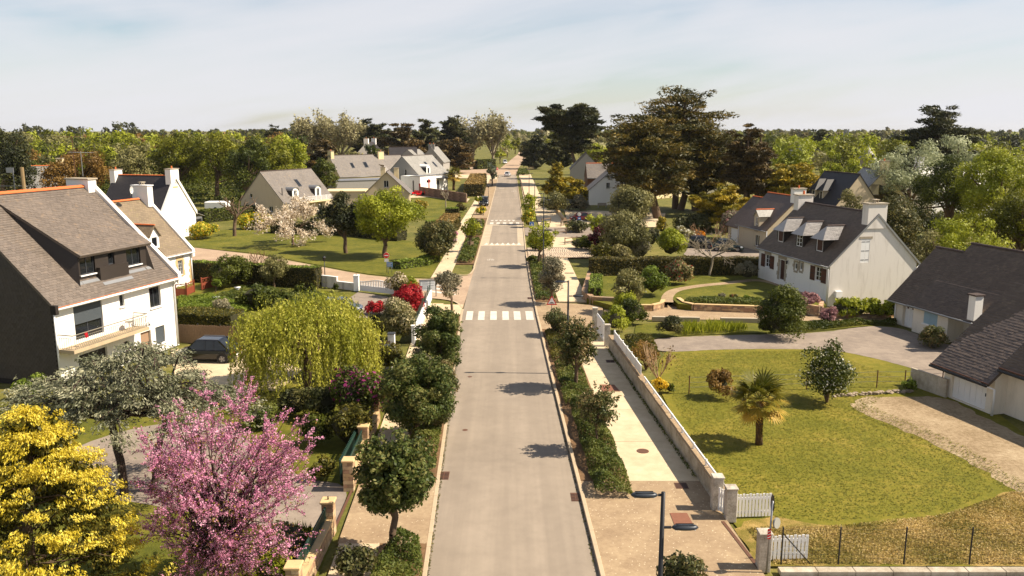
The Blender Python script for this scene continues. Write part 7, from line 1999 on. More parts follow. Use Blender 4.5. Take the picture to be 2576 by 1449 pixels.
barrier('long timber rail between road and path beyond the raised crossing', (2.6, 150), (2.25, 232), 0.95, 1, 18); barrier('low timber rails across the far path', (2.5, 285), (7.5, 290), 1.2, 2, 5)
# tree stakes: three posts and a slatted collar
def stakes(label, x, y, h=1.0, s=0.42):
 t = thing('tree_stakes', label, 'tree stakes', (x, y, 0.05), 0, 'stake frames of the young street trees')
 for k in range(3): a = k * 2.094 + 0.4; MB().tube([(s * math.cos(a), s * math.sin(a), 0), (s * 0.9 * math.cos(a), s * 0.9 * math.sin(a), h)], 0.045, 6).build('stake', M_OLDW, t)
 for k in range(3):
  a, b = k * 2.094 + 0.4, (k + 1) * 2.094 + 0.4
  for z in (h - 0.08, h - 0.26): MB().beam((s * math.cos(a), s * math.sin(a), z), (s * math.cos(b), s * math.sin(b), z), 0.03, 0.12).build('slat', M_OLDW, t)
for x, y, lb in ((P(1183, 632).x, P(1183, 632).y, 'slatted stakes round the young tree on the left pavement'), (P(1363, 668).x, P(1363, 668).y, 'slatted stakes under the bright green tree on the right path'),
                 (P(1200, 585).x, P(1200, 585).y, 'slatted stakes on the left before the raised crossing'), (P(1418, 567).x, P(1418, 567).y, 'tall slatted stakes left of the parked red car'), (P(1337, 558).x, P(1337, 558).y, 'slatted stakes behind the blue square sign'), (P(1236, 462).x, P(1236, 462).y, 'slatted stakes round the far pale tree on the left')):
 stakes(lb, x, y, 1.1)
bn = thing('bench', 'grey slatted bench by the shrubs above the parking bay', 'bench', P(1515, 523))
for k in range(4): MB().b2(-0.8, k * 0.11, 0.4, 0.8, k * 0.11 + 0.09, 0.44).build('slat', M_OLDW, bn)
for k in range(3): MB().b2(-0.8, 0.46, 0.5 + k * 0.13, 0.8, 0.49, 0.6 + k * 0.13).build('slat', M_OLDW, bn)
for s in (-0.7, 0.7): MB().b2(s - 0.04, 0, 0, s + 0.04, 0.45, 0.399).build('leg', M_ZINC, bn)
lw = MB(); a, b = P(1400, 530), P(1420, 556); lw.beam((0, 0, 0.25), (b.x - a.x, b.y - a.y, 0.25), 0.35, 0.5); lw = lw.build('sandstone_seat_wall', M_STONE_TAN, bevel=0.02); lw.location = a; tag(lw, 'low sandstone seat wall beside the sandy path', 'wall')

# ------------------------------------------------------------------ walls, fences and gates on the left
GREENF = plain('green_fence', S(38, 62, 52), 0.5, 0.06)
SPM = [ST[0], ST[1], ST[2], ST[4]]
LP = [(-6.5, 22.6), (-6.42, 26.95), (-6.42, 30.6), (-6.5, 34.4), (-6.62, 38.2)]
labs = ('stone pillar at the bottom edge of the left garden wall', 'stone pillar on the near side of the left drive opening', 'stone pillar on the far side of the left drive opening', 'stone pillar between the green fence sections on the left wall', 'stone pillar at the far end of the left garden wall')
def stone_pillar(label, x, y, h, fin):
 rng = rg(); t = thing('stone_pillar', label, 'pillar', (x, y, 0)); w = 0.40; k = int(h / 0.15)
 MB().b2(-w / 2 + 0.02, -w / 2 + 0.02, 0, w / 2 - 0.02, w / 2 - 0.02, h).build('mortar', MATS['mortar'], t)
 for i in range(k):
  z0, z1 = i * h / k + 0.006, (i + 1) * h / k - 0.006; c = rng.uniform(-0.07, 0.07)
  if i % 2: MB().b2(-w / 2, -w / 2, z0, c - 0.006, w / 2, z1).build('stone', SPM[rng.integers(4)], t); MB().b2(c + 0.006, -w / 2, z0, w / 2, w / 2, z1).build('stone', SPM[rng.integers(4)], t)
  else: MB().b2(-w / 2, -w / 2, z0, w / 2, c - 0.006, z1).build('stone', SPM[rng.integers(4)], t); MB().b2(-w / 2, c + 0.006, z0, w / 2, w / 2, z1).build('stone', SPM[rng.integers(4)], t)
 MB().b2(-w / 2 - 0.05, -w / 2 - 0.05, h, w / 2 + 0.05, w / 2 + 0.05, h + 0.09).build('cap', M_STONE_TAN, t, bevel=0.02)
 if fin: MB().cyl((0, 0, h + 0.09), 0.03, 0.12, 8, 0.02).build('finial', M_BLACK, t)
for (x, y), lb in zip(LP, labs): stone_pillar(lb, x, y, 1.22, 'near side' in lb)
def green_fence(label, a, b, z0, h, step=0.15):
 a, b = Vector((*a, 0)), Vector((*b, 0)); t = thing('railing', label, 'fence', (a.x, a.y, z0)); d = b - a; L = d.length; n = int(L / step)
 for z in (0.06, h - 0.05): MB().beam(Vector((0, 0, z)), d + Vector((0, 0, z)), 0.05, 0.06).build('rail', GREENF, t)
 for k in range(n): p = d * ((k + 0.5) / n); MB().box(p + Vector((0, 0, h / 2)), (0.03, 0.07, h), math.atan2(d.y, d.x) - math.pi / 2).build('slat', GREENF, t)
for i, (a, b, lb) in enumerate(((0, 1, 'near'), (2, 3, 'middle'), (3, 4, 'far'))):
 A, B = Vector(LP[a]), Vector(LP[b]); d = (B - A).normalized() * 0.24
 masonry('low rubble stone wall, %s stretch of the left garden boundary' % lb, [A + d, B - d], 0.62, 0.36, 0, SPM, 0.15, 0.34, cap=M_STONE_TAN)
 green_fence('dark green slatted railing on the %s stretch of the left stone wall' % lb, A + d + Vector((-0.05, 0)), B - d + Vector((-0.05, 0)), 0.68, 0.48)
gt = thing('sliding_gate', 'dark green sliding gate drawn back behind the left wall', 'gate', (-6.85, 30.9, 0))
for k in range(20): MB().b2(-0.02, 0.05 + k * 0.17, 0.1, 0.02, 0.14 + k * 0.17, 1.12).build('slat', GREENF, gt)
for z in (0.12, 0.98): MB().b2(0.021, 0, z, 0.06, 3.5, z + 0.08).build('rail', GREENF, gt)
rl = MB().b2(-0.05, 0, 0, 0.05, 3.3, 0.015).build('gate_rail', M_IRON); rl.location = (-6.3, 27.15, 0.05); tag(rl, 'rusty gate track across the left drive opening', 'track')
# white wall with green mesh beside the corner
a, b = Vector((-6.55, 53.2)), Vector((-6.82, 68.0)); t = thing('garden_wall', 'bright white garden wall with green mesh on top near the side street corner', 'wall', (a.x, a.y, 0), math.atan2(b.y - a.y, b.x - a.x)); L = (b - a).length
for k in range(6): MB().b2(L * k / 6 + 0.003, -0.1, 0, L * (k + 1) / 6 - 0.003, 0.1, 0.95 - 0.035 * k).build('wall_panel', W_WHITE, t)
m = MB()
for k in range(10): m.beam((0, 0.02, 0.98 + k * 0.06), (L, 0.02, 0.80 + k * 0.06), 0.008)
for k in range(100): m.beam((L * k / 100, 0.02, 0.94 - 0.0018 * k), (L * k / 100, 0.02, 1.55 - 0.0018 * k), 0.006)
o = m.build('mesh', GREENF, t); o['kind'] = 'stuff'
for k in range(7): MB().box((L * k / 6, 0.04, 1.15), (0.05, 0.05, 0.9)).build('post', GREENF, t)
pillar('white end post where the white wall meets the pavement', -6.5, 52.9, 0.22, 1.3, M_WHITE)
pillar('pale pillar with dark cap left of the pavement behind the lilac', -7.6, 50.6, 0.42, 1.35, M_WHITE, capm=M_DKGREY); pillar('pale pillar with dark flat cap nearer the lilac', -7.35, 47.6, 0.42, 1.35, M_WHITE, capm=M_DKGREY)
# white wall and sliding gate of the side street garden
p0, p1, p2, p3 = Vector((-17.3, 73.6)), Vector((-15.6, 72.7)), Vector((-13.95, 71.8)), Vector((-9.5, 69.4))
W_STAINED = render_wall('render_stained', S(214, 206, 194), S(96, 84, 74), 0.8)
for lb, u, v, h in (('higher stained white wall piece beside the dark clipped hedge', p0, p1, 1.02), ('lower stained white wall piece leading to the white gate', p1 + Vector((0.02, 0)), p2, 0.62)):
 t = thing('garden_wall', lb, 'wall', (u.x, u.y, 0), math.atan2(v.y - u.y, v.x - u.x)); ln = (v - u).length; MB().b2(0, -0.1, 0, ln - 0.02, 0.1, h).build('wall_body', W_STAINED, t); MB().b2(-0.01, -0.13, h, ln - 0.01, 0.13, h + 0.05).build('coping', M_WHITE, t)
pillar('tall white gate pillar at the left end of the curved white gate', -13.7, 71.6, 0.44, 1.3, M_WHITE, 0.12, finial=True)
t = thing('white_gate', 'curved-top white slatted sliding gate on the side street', 'gate', (-13.35, 71.35, 0), math.atan2(p3.y - p2.y, p3.x - p2.x)); L = 4.3
MB().b2(0, -0.03, 0.08, L, 0.03, 0.5).build('lower_panel', M_WHITE, t)
for k in range(24):
 x = (k + 0.5) * L / 24; h = 0.86 + 0.26 * math.sin(math.pi * x / L) ** 2; MB().b2(x - 0.05, -0.02, 0.5, x + 0.05, 0.02, h).build('slat', M_WHITE, t)
n = 16; m = MB()
for k in range(n):
 x0, x1 = L * k / n, L * (k + 1) / n; f = lambda x: 0.88 + 0.26 * math.sin(math.pi * x / L) ** 2; m.beam((x0, 0, f(x0)), (x1, 0, f(x1)), 0.07, 0.06)
m.build('top_rail', M_WHITE, t); MB().b2(0, -0.05, 0.5, L, 0.05, 0.56).build('mid_rail', M_WHITE, t)
# reed screen behind the black car
a, b = P(444, 862), P(612, 868); t = thing('reed_fence', 'grey reed screen fence behind the black car', 'fence', (a.x, a.y, 0), math.atan2(b.y - a.y, b.x - a.x)); L = (b - a).length; rng = rg(); m = MB()
for k in range(int(L / 0.03)): m.b2(k * 0.03, -0.012 + rng.uniform(-0.01, 0.01), 0, k * 0.03 + 0.024, 0.012, 1.25 + rng.uniform(-0.04, 0.03))
o = m.build('reeds', plain('reed', S(128, 106, 84), 0.9, 0.25, 8, 40), t); o['kind'] = 'stuff'
for k in range(4): MB().b2(L * k / 3 - 0.03, 0.02, 0, L * k / 3 + 0.03, 0.08, 1.35).build('post', M_BLACK, t)
a, b = P(935, 905), P(1000, 905); t = thing('reed_fence', 'dark reed screen beside the willow near the pale pillars', 'fence', (a.x - 1.5, a.y, 0)); m = MB()
for k in range(90): m.b2(k * 0.03, -0.012, 0, k * 0.03 + 0.024, 0.012, 1.2 + rng.uniform(-0.04, 0.03))
o = m.build('reeds', MATS['reed'], t); o['kind'] = 'stuff'; MB().b2(0, 0.02, 0.6, 2.7, 0.05, 0.66).build('rail', M_OLDW, t)
# red-brown lattice fence by the tan-roofed house
RB = plain('redbrown_wood', S(128, 62, 40), 0.7, 0.15, 5, 30)
def lattice(label, a, b, h=1.05):
 a, b = Vector((*a[:2], 0)), Vector((*b[:2], 0)); t = thing('lattice_fence', label, 'fence', a, math.atan2(b.y - a.y, b.x - a.x)); L = (b - a).length
 for k in range(5): MB().b2(0, -0.02, 0.05 + k * 0.12, L, 0.02, 0.16 + k * 0.12).build('board', RB, t)
 for x in (0, L): MB().b2(x - 0.05, -0.05, 0, x + 0.05, 0.05, h + 0.1).build('post', RB, t)
 MB().b2(0, -0.03, h - 0.07, L, 0.03, h).build('top_rail', RB, t); n = max(int(L / 0.4), 2)
 for k in range(n):
  x0, x1 = L * k / n, L * (k + 1) / n; MB().beam((x0, 0, 0.66), (x1, 0, h - 0.07), 0.025).beam((x1, 0.004, 0.66), (x0, 0.004, h - 0.07), 0.025).build('cross', RB, t)
lattice('red-brown lattice fence nearest the big white house', P(443, 745), P(470, 744)); lattice('red-brown lattice fence turning towards the garden', P(470, 744), P(489, 735)); lattice('red-brown lattice fence beside the clipped hedge', P(508, 730), P(540, 722))
# terrace wall and red chairs far left
a, b = P(1056, 490), P(1174, 510); t = thing('block_wall', 'long brown block garden wall behind the red chairs', 'wall', (a.x, a.y, 0), math.atan2(b.y - a.y, b.x - a.x)); L = (b - a).length; MBR = [plain('block_%d' % i, S(*c), 0.9, 0.15) for i, c in enumerate(((128, 98, 82), (142, 110, 92), (116, 88, 74)))]
for r_ in range(6):
 for k in range(int(L / 1.0) + 1):
  x0 = k * 1.0 - (0.5 if r_ % 2 else 0); x1 = min(x0 + 0.97, L); x0 = max(x0, 0)
  if x1 > x0: MB().b2(x0, -0.12, r_ * 0.3 + 0.01, x1, 0.12, r_ * 0.3 + 0.29).build('block', MBR[(k * 7 + r_ * 3) % 3], t)
MB().b2(0.02, -0.09, 0, L - 0.02, 0.09, 1.78).build('mortar', MATS['mortar'], t)
RC = plain('red_plastic', S(206, 26, 34), 0.4, 0.04)
def lounge(label, x, y, rz, w=1.0):
 t = thing('red_lounge_chair', label, 'chair', (x, y, 0), rz, 'red terrace chairs')
 MB().b2(-w / 2, -0.4, 0.28, w / 2, 0.4, 0.42).build('seat', RC, t, bevel=0.03); MB().hexa([(-w / 2, 0.36, 0.42), (w / 2, 0.36, 0.42), (w / 2, 0.5, 0.42), (-w / 2, 0.5, 0.42), (-w / 2, 0.5, 1.0), (w / 2, 0.5, 1.0), (w / 2, 0.64, 1.0), (-w / 2, 0.64, 1.0)]).build('backrest', RC, t)
 for s in (-1, 1):
  MB().b2(s * w / 2 - 0.06, -0.4, 0.42, s * w / 2 + 0.06, 0.4, 0.62).build('armrest', RC, t)
  for y_ in (-0.35, 0.35): MB().b2(s * w * 0.42 - 0.04, y_ - 0.04, 0, s * w * 0.42 + 0.04, y_ + 0.04, 0.28).build('leg', RC, t)
q = P(1046, 491); lounge('wide red lounge seat nearest the white modern house', q.x, q.y, -0.6, 1.6); q = P(1053, 493); lounge('red lounge chair in the middle of the terrace', q.x, q.y, -1.2); q = P(1075, 492); lounge('red lounge chair standing apart on the right of the terrace', q.x, q.y, 1.5)
pt = thing('planter_pot', 'dark planter pot between the red chairs', 'pot', P(1064, 492)); MB().cyl((0, 0, 0), 0.35, 0.6, 12, 0.45).build('pot', M_BLACK, pt)
for lb, q, z in (('white stone urn planter in the left garden', (545, 760), 0.0), ('small round bowl planter in the left garden bed', (598, 735), 0.0), ('white pot among the small clipped conifers', (822, 775), 0.0)):
 t = thing('garden_urn', lb, 'pot', P(*q)); MB().tube([(0, 0, 0), (0, 0, 0.06), (0, 0, 0.2), (0, 0, 0.42), (0, 0, 0.46)], [0.16, 0.09, 0.1, 0.26, 0.28], 14).build('pot', M_WHITE, t, smooth=True)
cp = thing('caravan', 'pale caravan parked behind the cypress trunks', 'caravan', (38.2, 165, 0), 0.1)
MB().b2(-2.4, -1, 0.4, 2.4, 1, 2.5).build('body', plain('caravan_cream', S(206, 196, 172), 0.4, 0.05), cp, bevel=0.25); MB().b2(-1.8, -1.02, 1.3, -0.6, -1.001, 2.0).build('window', GLASS, cp); MB().tube([(0, -1.0, 0.3), (0, -0.8, 0.3)], 0.3, 14).build('wheel', M_BLACK, cp)
a, b = P(1600, 505), P(1740, 492); t = thing('white_fence', 'white slatted fence above a low wall behind the cypress trunks', 'fence', (a.x, a.y, 0), math.atan2(b.y - a.y, b.x - a.x)); L = (b - a).length; MB().b2(0, -0.1, 0, L, 0.1, 0.9).build('base_wall', W_CREAM, t)
for k in range(6): MB().b2(0, -0.02, 0.98 + k * 0.16, L, 0.02, 1.08 + k * 0.16).build('slat', M_WHITE, t)
for k in range(8): MB().b2(L * k / 7 - 0.04, 0.02, 0.9, L * k / 7 + 0.04, 0.08, 1.95).build('post', M_WHITE, t)

# ------------------------------------------------------------------ cars
TYRE = plain('tyre', S(30, 30, 32), 0.9, 0.1)
RIM = plain('rim', S(150, 150, 154), 0.35, 0.05, metal=0.7)
HEADL = plain('headlight', S(214, 218, 222), 0.1, 0.02)
TAILL = plain('taillight', S(150, 20, 24), 0.2, 0.02)
def car(label, pos, rz, paint, kind='hatch', name='car', group=None, sc=0.83):
 """body lofted through cross-sections; greenhouse of glass with roof skin and pillars; wheels with rims"""
 t = thing(name, label, 'car' if kind != 'van' else 'van', pos, rz, group); t.scale = (sc, sc, sc)
 K = dict(hatch=(4.0, 1.74, 1.46, -0.95, 0.45, -1.75, 1.15, 0.88), suv=(4.5, 1.86, 1.68, -0.85, 0.55, -1.95, 1.25, 1.0), sedan=(4.6, 1.82, 1.45, -1.0, 0.35, -1.65, 1.1, 0.9), van=(4.9, 1.95, 1.95, -2.25, 0.95, -2.38, 1.75, 1.08))[kind]
 L, W, H, xr0, xr1, xg0, xg1, belt = K; hw = W / 2
 st = [(-L / 2, 0.80, 0.38, belt * 0.86), (-L / 2 + 0.12, 0.93, 0.26, belt * 0.97), (-L / 2 + 0.6, 1.0, 0.2, belt), (0, 1.0, 0.2, belt), (xg1, 1.0, 0.2, belt * 0.985), (L / 2 - 0.75, 0.98, 0.2, belt * 0.90), (L / 2 - 0.2, 0.9, 0.24, belt * 0.78), (L / 2, 0.72, 0.36, belt * 0.62)]
 m = MB(); rings = []
 for x, w, z0, z1 in st:
  w *= hw; zm = (z0 + z1) / 2
  rings.append([(x, -w * 0.86, z0), (x, -w, z0 + 0.14), (x, -w, zm + 0.12), (x, -w * 0.97, z1 - 0.06), (x, -w * 0.84, z1), (x, w * 0.84, z1), (x, w * 0.97, z1 - 0.06), (x, w, zm + 0.12), (x, w, z0 + 0.14), (x, w * 0.86, z0)])
 n = 10
 for r in rings: m.v += r
 for k in range(len(rings) - 1):
  for i in range(n): j = (i + 1) % n; m.f.append((k * n + i, k * n + n + i, k * n + n + j, k * n + j))
 m.f.append(tuple(range(n))); m.f.append(tuple(reversed(range((len(rings) - 1) * n, len(rings) * n))))
 m.build('body', paint, t, smooth=False)
 wt, wb = hw * 0.72, hw * 0.86; zt, zb = H - 0.03, belt - 0.01
 low = [(xg0, -wb, zb), (xg1, -wb, zb), (xg1, wb, zb), (xg0, wb, zb)]; top = [(xr0 - (0.35 if kind != 'van' else 0), -wt, zt), (xr1, -wt, zt), (xr1, wt, zt), (xr0 - (0.35 if kind != 'van' else 0), wt, zt)]
 MB().hexa(low + top).build('windows', GLASS, t)
 x0 = top[0][0]
 rf = MB().raw([(x0 - 0.03, -wt - 0.03, zt), (xr1 + 0.03, -wt - 0.03, zt), (xr1 + 0.03, wt + 0.03, zt), (x0 - 0.03, wt + 0.03, zt), (x0 + 0.08, -wt * 0.8, H + 0.02), (xr1 - 0.1, -wt * 0.8, H + 0.02), (xr1 - 0.1, wt * 0.8, H + 0.02), (x0 + 0.08, wt * 0.8, H + 0.02)], [(3, 2, 1, 0), (4, 5, 6, 7), (0, 1, 5, 4), (1, 2, 6, 5), (2, 3, 7, 6), (3, 0, 4, 7)]); rf.build('roof', paint, t)
 for s in (-1, 1):
  p = MB(); p.beam((xg1, s * wb, zb), (xr1, s * wt, zt), 0.07); p.beam((xg0, s * wb, zb), (x0, s * wt, zt), 0.12); xm = (xr0 + xr1) / 2; p.beam((xm, s * wb * 1.005, zb), (xm, s * wt * 1.01, zt), 0.08)
  if kind in ('suv', 'van'): xq = (x0 + xm) / 2 - 0.1; p.beam((xq, s * wb * 1.005, zb), (xq, s * wt * 1.01, zt), 0.10)
  p.build('pillar', paint, t)
  MB().box((xg1 - 0.15, s * (hw + 0.09), belt + 0.08), (0.16, 0.2, 0.13)).build('mirror', paint, t, bevel=0.03)
  MB().hexa([(L / 2 - 0.42, s * hw * 0.60, belt * 0.60), (L / 2 - 0.06, s * hw * 0.50, belt * 0.60), (L / 2 - 0.20, s * hw * 0.91, belt * 0.60), (L / 2 - 0.5, s * hw * 0.99, belt * 0.60), (L / 2 - 0.42, s * hw * 0.60, belt * 0.79), (L / 2 - 0.12, s * hw * 0.50, belt * 0.74), (L / 2 - 0.24, s * hw * 0.90, belt * 0.76), (L / 2 - 0.5, s * hw * 0.985, belt * 0.82)]).build('headlight', HEADL, t)
  MB().b2(-L / 2 - 0.012, s * hw * 0.50, belt * 0.62, -L / 2 + 0.16, s * hw * 0.94, belt * 0.84).build('taillight', TAILL, t)
  for xw in (L / 2 - 0.85, -L / 2 + 0.78):
   R_ = 0.33 if kind != 'suv' else 0.36
   MB().tube([(xw, s * (hw - 0.06), R_ + 0.02), (xw, s * (hw + 0.004), R_ + 0.02)], R_ * 1.16, 20).build('wheel_arch', M_BLACK, t)
   w_ = MB().tube([(xw, s * (hw - 0.2), R_), (xw, s * (hw - 0.02), R_), (xw, s * (hw + 0.018), R_)], [R_, R_, R_ * 0.9], 20).build('wheel', TYRE, t, smooth=False)
   rm = MB()
   for k in range(5): a = k * 1.2566; rm.beam((xw, s * (hw + 0.022), R_), (xw + R_ * 0.62 * math.cos(a), s * (hw + 0.022), R_ + R_ * 0.62 * math.sin(a)), 0.07, 0.02, (0, 1, 0))
   rm.tube([(xw, s * (hw + 0.018), R_), (xw, s * (hw + 0.026), R_)], R_ * 0.2, 10); rm.build('rim', RIM, w_)
   MB().tube([(xw, s * (hw + 0.0182), R_), (xw, s * (hw + 0.0205), R_)], R_ * 0.68, 18).build('rim_disc', plain('rim_dark', S(84, 84, 88), 0.4, 0.05, metal=0.6), w_)
 MB().b2(L / 2 - 0.10, -hw * 0.45, belt * 0.34, L / 2 + 0.004, hw * 0.45, belt * 0.54).build('grille', M_BLACK, t); MB().b2(L / 2 + 0.005, -0.26, belt * 0.36, L / 2 + 0.02, 0.26, belt * 0.47).build('number_plate', M_WHITE, t)
 MB().b2(-L / 2 - 0.02, -0.26, belt * 0.45, -L / 2 - 0.004, 0.26, belt * 0.56).build('number_plate', M_WHITE, t)
 if kind == 'suv':
  for s in (-1, 1): MB().tube([(x0 + 0.1, s * wt * 0.9, H + 0.05), (xr1 - 0.1, s * wt * 0.9, H + 0.05)], 0.025, 6).build('roof_rail', RIM, t)
 return t
BLK = paint_mat('paint_black', S(26, 26, 30)); RED = paint_mat('paint_red', S(150, 14, 26), 0.1); WHT = paint_mat('paint_white', S(226, 226, 226), 0.0); TEAL = paint_mat('paint_teal', S(44, 66, 68)); SILV = paint_mat('paint_silver', S(184, 186, 190), 0.5); GRY = paint_mat('paint_grey', S(46, 48, 52))
car('black estate car parked by the white house under the willow branches', (-18.75, 49.3, 0.01), R(176), BLK, 'suv')
car('small red hatchback in the parking bay on the right', (10.6, 128.4, 0.07), R(178), RED, 'hatch')
car('black sport utility car nearer the hedge left of the teal car', (22.6, 98.6, 0.01), R(-20), BLK, 'suv')
car('dark teal saloon parked against the beige house', (25.2, 95.9, 0.01), R(-14), TEAL, 'suv')
car('dark van parked facing the viewer on the left side of the street', (-5.2, 154.2, 0.06), R(-91), GRY, 'van', 'van')
car('white car driving away towards the far junction', (-1.35, 252.0, 0.01), R(82), WHT, 'suv')
car('white saloon crossing the far junction from the side', P(1202, 424).to_3d() * Vector((1, 1, 0)), R(185), WHT, 'sedan')
car('white delivery van on the street beyond the junction', (-2.95, 345, 0.01), R(-84), WHT, 'van', 'van')
car('dark blue-grey car mostly hidden behind the willow on the garden drive', P(858, 788), R(5), paint_mat('paint_slate', S(60, 72, 88)), 'hatch')
bv = thing('tarped_shed', 'white covered trailer beside the black-roofed house', 'trailer', P(548, 528)); MB().b2(-1.9, -1.2, 0.3, 1.9, 1.2, 1.5).build('box', M_WHITE, bv, bevel=0.1); MB().tube([(0, -1.25, 0.3), (0, -1.1, 0.3)], 0.3, 12).build('wheel', TYRE, bv)
a, b = P(1818, 1312, 0.1), P(1908, 1428, 0.1); rl = MB().beam((0, 0, 0.008), (b.x - a.x, b.y - a.y, 0.008), 0.12, 0.016).build('gate_channel', M_IRON); rl.location = (a.x, a.y, 0.1); tag(rl, 'rusty gate channel running along the edge of the right drive crossing', 'track')
# ------------------------------------------------------------------ planting: the left foreground
golden_cypress('golden yellow cypress filling the bottom left corner', (60, 1575), 1022, 75, 500)
judas_tree('Judas tree covered in pink blossom in the left foreground', (545, 1475), 945, 553, 510)
weeping_cedar('grey-green weeping cedar with dark leaning trunks behind the pink tree', (312, 1245), 872, 275, 640)
willow('yellow-green weeping willow in the middle of the left gardens', (775, 985), 738, 766, 385, 985)
shrub('round fresh green bush against the dark slate gable', (78, 1000), 938, 78, 78, 'box')
shrub('lilac bush with dark purple flower heads beside the willow', (893, 1065), 915, 893, 165, 'deep', extra=[('flowers', 'lilac', 0.09, 1.5)], nat=0.09)
shrub('olive brown yew bush behind the left stone wall', (862, 1125), 1005, 868, 120, 'yew', spiky=0.4)
shrub('dark rounded bush at the foot of the willow', (815, 1055), 965, 815, 90, 'holm')
shrub('dark glossy bush inside the left wall near the bottom', (725, 1408), 1322, 715, 125, 'holm', core=0.8)
shrub('bright green low bush inside the left wall at the bottom edge', (680, 1468), 1385, 680, 115, 'bright', nat=0.06)
grass_clump('clump of tall iris leaves beside the green railing', [P(690, 1368).to_2d(), P(730, 1350).to_2d(), P(760, 1345).to_2d()], 0.5, 'deep', n=60, wid=0.35, sw=0.025)
# left street trees
PHO = dict(lk='laurel', nat=0.085, name='street_tree')
broadleaf('evergreen street tree with clear trunk, nearest on the left', (990, 1398), 1085, 990, 210, 1310, dens=3.2, nb=80, br=0.27, low=-0.95, shoots=60, **PHO)
broadleaf('large bushy evergreen street tree, second on the left', (1050, 1108), 888, 1048, 192, 1095, dens=2.8, nb=70, br=0.28, low=-0.95, shoots=60, **PHO)
broadleaf('bushy evergreen street tree by the white wall, third on the left', (1108, 948), 770, 1108, 118, 940, dens=2.6, nb=60, br=0.29, low=-0.95, shoots=50, **PHO)
broadleaf('small evergreen tree with bare trunk at the side street corner', (1137, 783), 675, 1132, 84, 752, 'sage', dens=1.6, nb=24, low=-0.95, name='street_tree')
cover('low evergreen ground cover under the nearest left street tree', [(XL(y) + o, y) for y, o in ((17, -0.1), (24, -0.1), (26.1, -0.4), (26.2, -1.2), (24.4, -1.7), (17, -1.75))], 0.72, dens=1.8)
cover('low evergreen ground cover along the left kerb', [(XL(y) - 0.2, y) for y in (31.6, 36, 42, 48, 54, 60)] + [(XL(y) - 1.5, y) for y in (60, 54, 48, 42, 36, 31.6)], 0.75, dens=1.7)
shrub('sprawling mixed shrub at the bottom edge beside the nearest left trunk', (890, 1475), 1375, 890, 130, 'holm', core=0.5)
# left gardens
shrub('clipped bush with blazing red leaves behind the white corner wall', (1030, 795), 714, 1028, 80, 'red', nb=20, sq=1.05)
shrub('small patch of red-leaved shrub left of the cream bush', (945, 790), 757, 945, 52, 'red')
shrub('pink and cream flowering shrub beside the curved white gate', (1003, 745), 682, 1003, 66, 'variegated', extra=[('flowers', 'blossom', 0.3, 1.2)])
shrub('small lime green bush behind the red-leaved bush', (1027, 742), 690, 1028, 44, 'lime')
shrub('clipped olive bush with cream leaf edges in front of the red bush', (996, 858), 752, 997, 90, 'variegated', extra=[('inner_leaves', 'holm', 0.8, 1.0)], nb=20, sq=1.05)
shrub('dark shrub between the willow and the cream-edged bush', (955, 850), 775, 955, 60, 'holm')
shrub('brown-green shrub beside the capped pillars', (985, 930), 862, 985, 78, 'yew'); shrub('tiny clipped bush at the end of the white wall', (1052, 872), 855, 1052, 18, 'deep')
hedge_between('rough brown-green hedge behind the reed fence', [P(445, 832).to_2d(), P(600, 838).to_2d()], 2.2, 1.5, 'yew')
shrub('low grey-green bush in the middle of the left garden', (560, 800), 752, 558, 62, 'sage', nat=0.05); shrub('white-flowering shrub above the reed fence', (572, 835), 790, 572, 40, 'white')
shrub('large-leaved dark bush in the left garden', (640, 775), 715, 640, 112, 'deep', nat=0.13, depth_k=0.8)
shrub('tall evergreen bush before the clipped hedge', (575, 722), 642, 575, 98, 'deep'); broadleaf('round olive tree with short trunk before the clipped hedge', (690, 724), 640, 688, 90, 710, 'olive', nb=26, low=-0.95, name='olive_tree')
bare_tree('bare winter shrub with pale twigs rising over the clipped hedge', (640, 712), 630, 640, 70, name='bare_shrub', cate='shrub', depth=4, trunk_h=0.2, bark=TWIG)
broadleaf('small feathery young tree by the red-brown fence', (543, 735), 700, 543, 36, 725, 'box', nb=8, nat=0.07)
for i, (x, y) in enumerate(((708, 752), (722, 768), (745, 745), (762, 742), (785, 740), (842, 735))):
 shrub(('small clipped conifer column, %s in the left garden row' % ('first', 'second', 'third', 'fourth', 'fifth', 'last by the stained wall')[i]), (x, y), y - 30, x, 15, 'deep', name='clipped_conifer', group='clipped conifers in the left garden', nb=7, nat=0.06)
cover('meadow-like flower bed in the left garden', px((450, 800), (450, 752), (540, 748), (640, 775), (600, 800)), 0.4, 'box', z0=0.0); cover('leafy bed round the garden urn', px((540, 748), (620, 725), (800, 740), (860, 765), (760, 780), (640, 775)), 0.35, 'cover', z0=0.0)
hedge_between('tall dark clipped hedge along the side street', [P(484, 706).to_2d(), P(640, 714).to_2d(), P(803, 724).to_2d()], 1.1, 1.85, 'hedge', toplk='box')
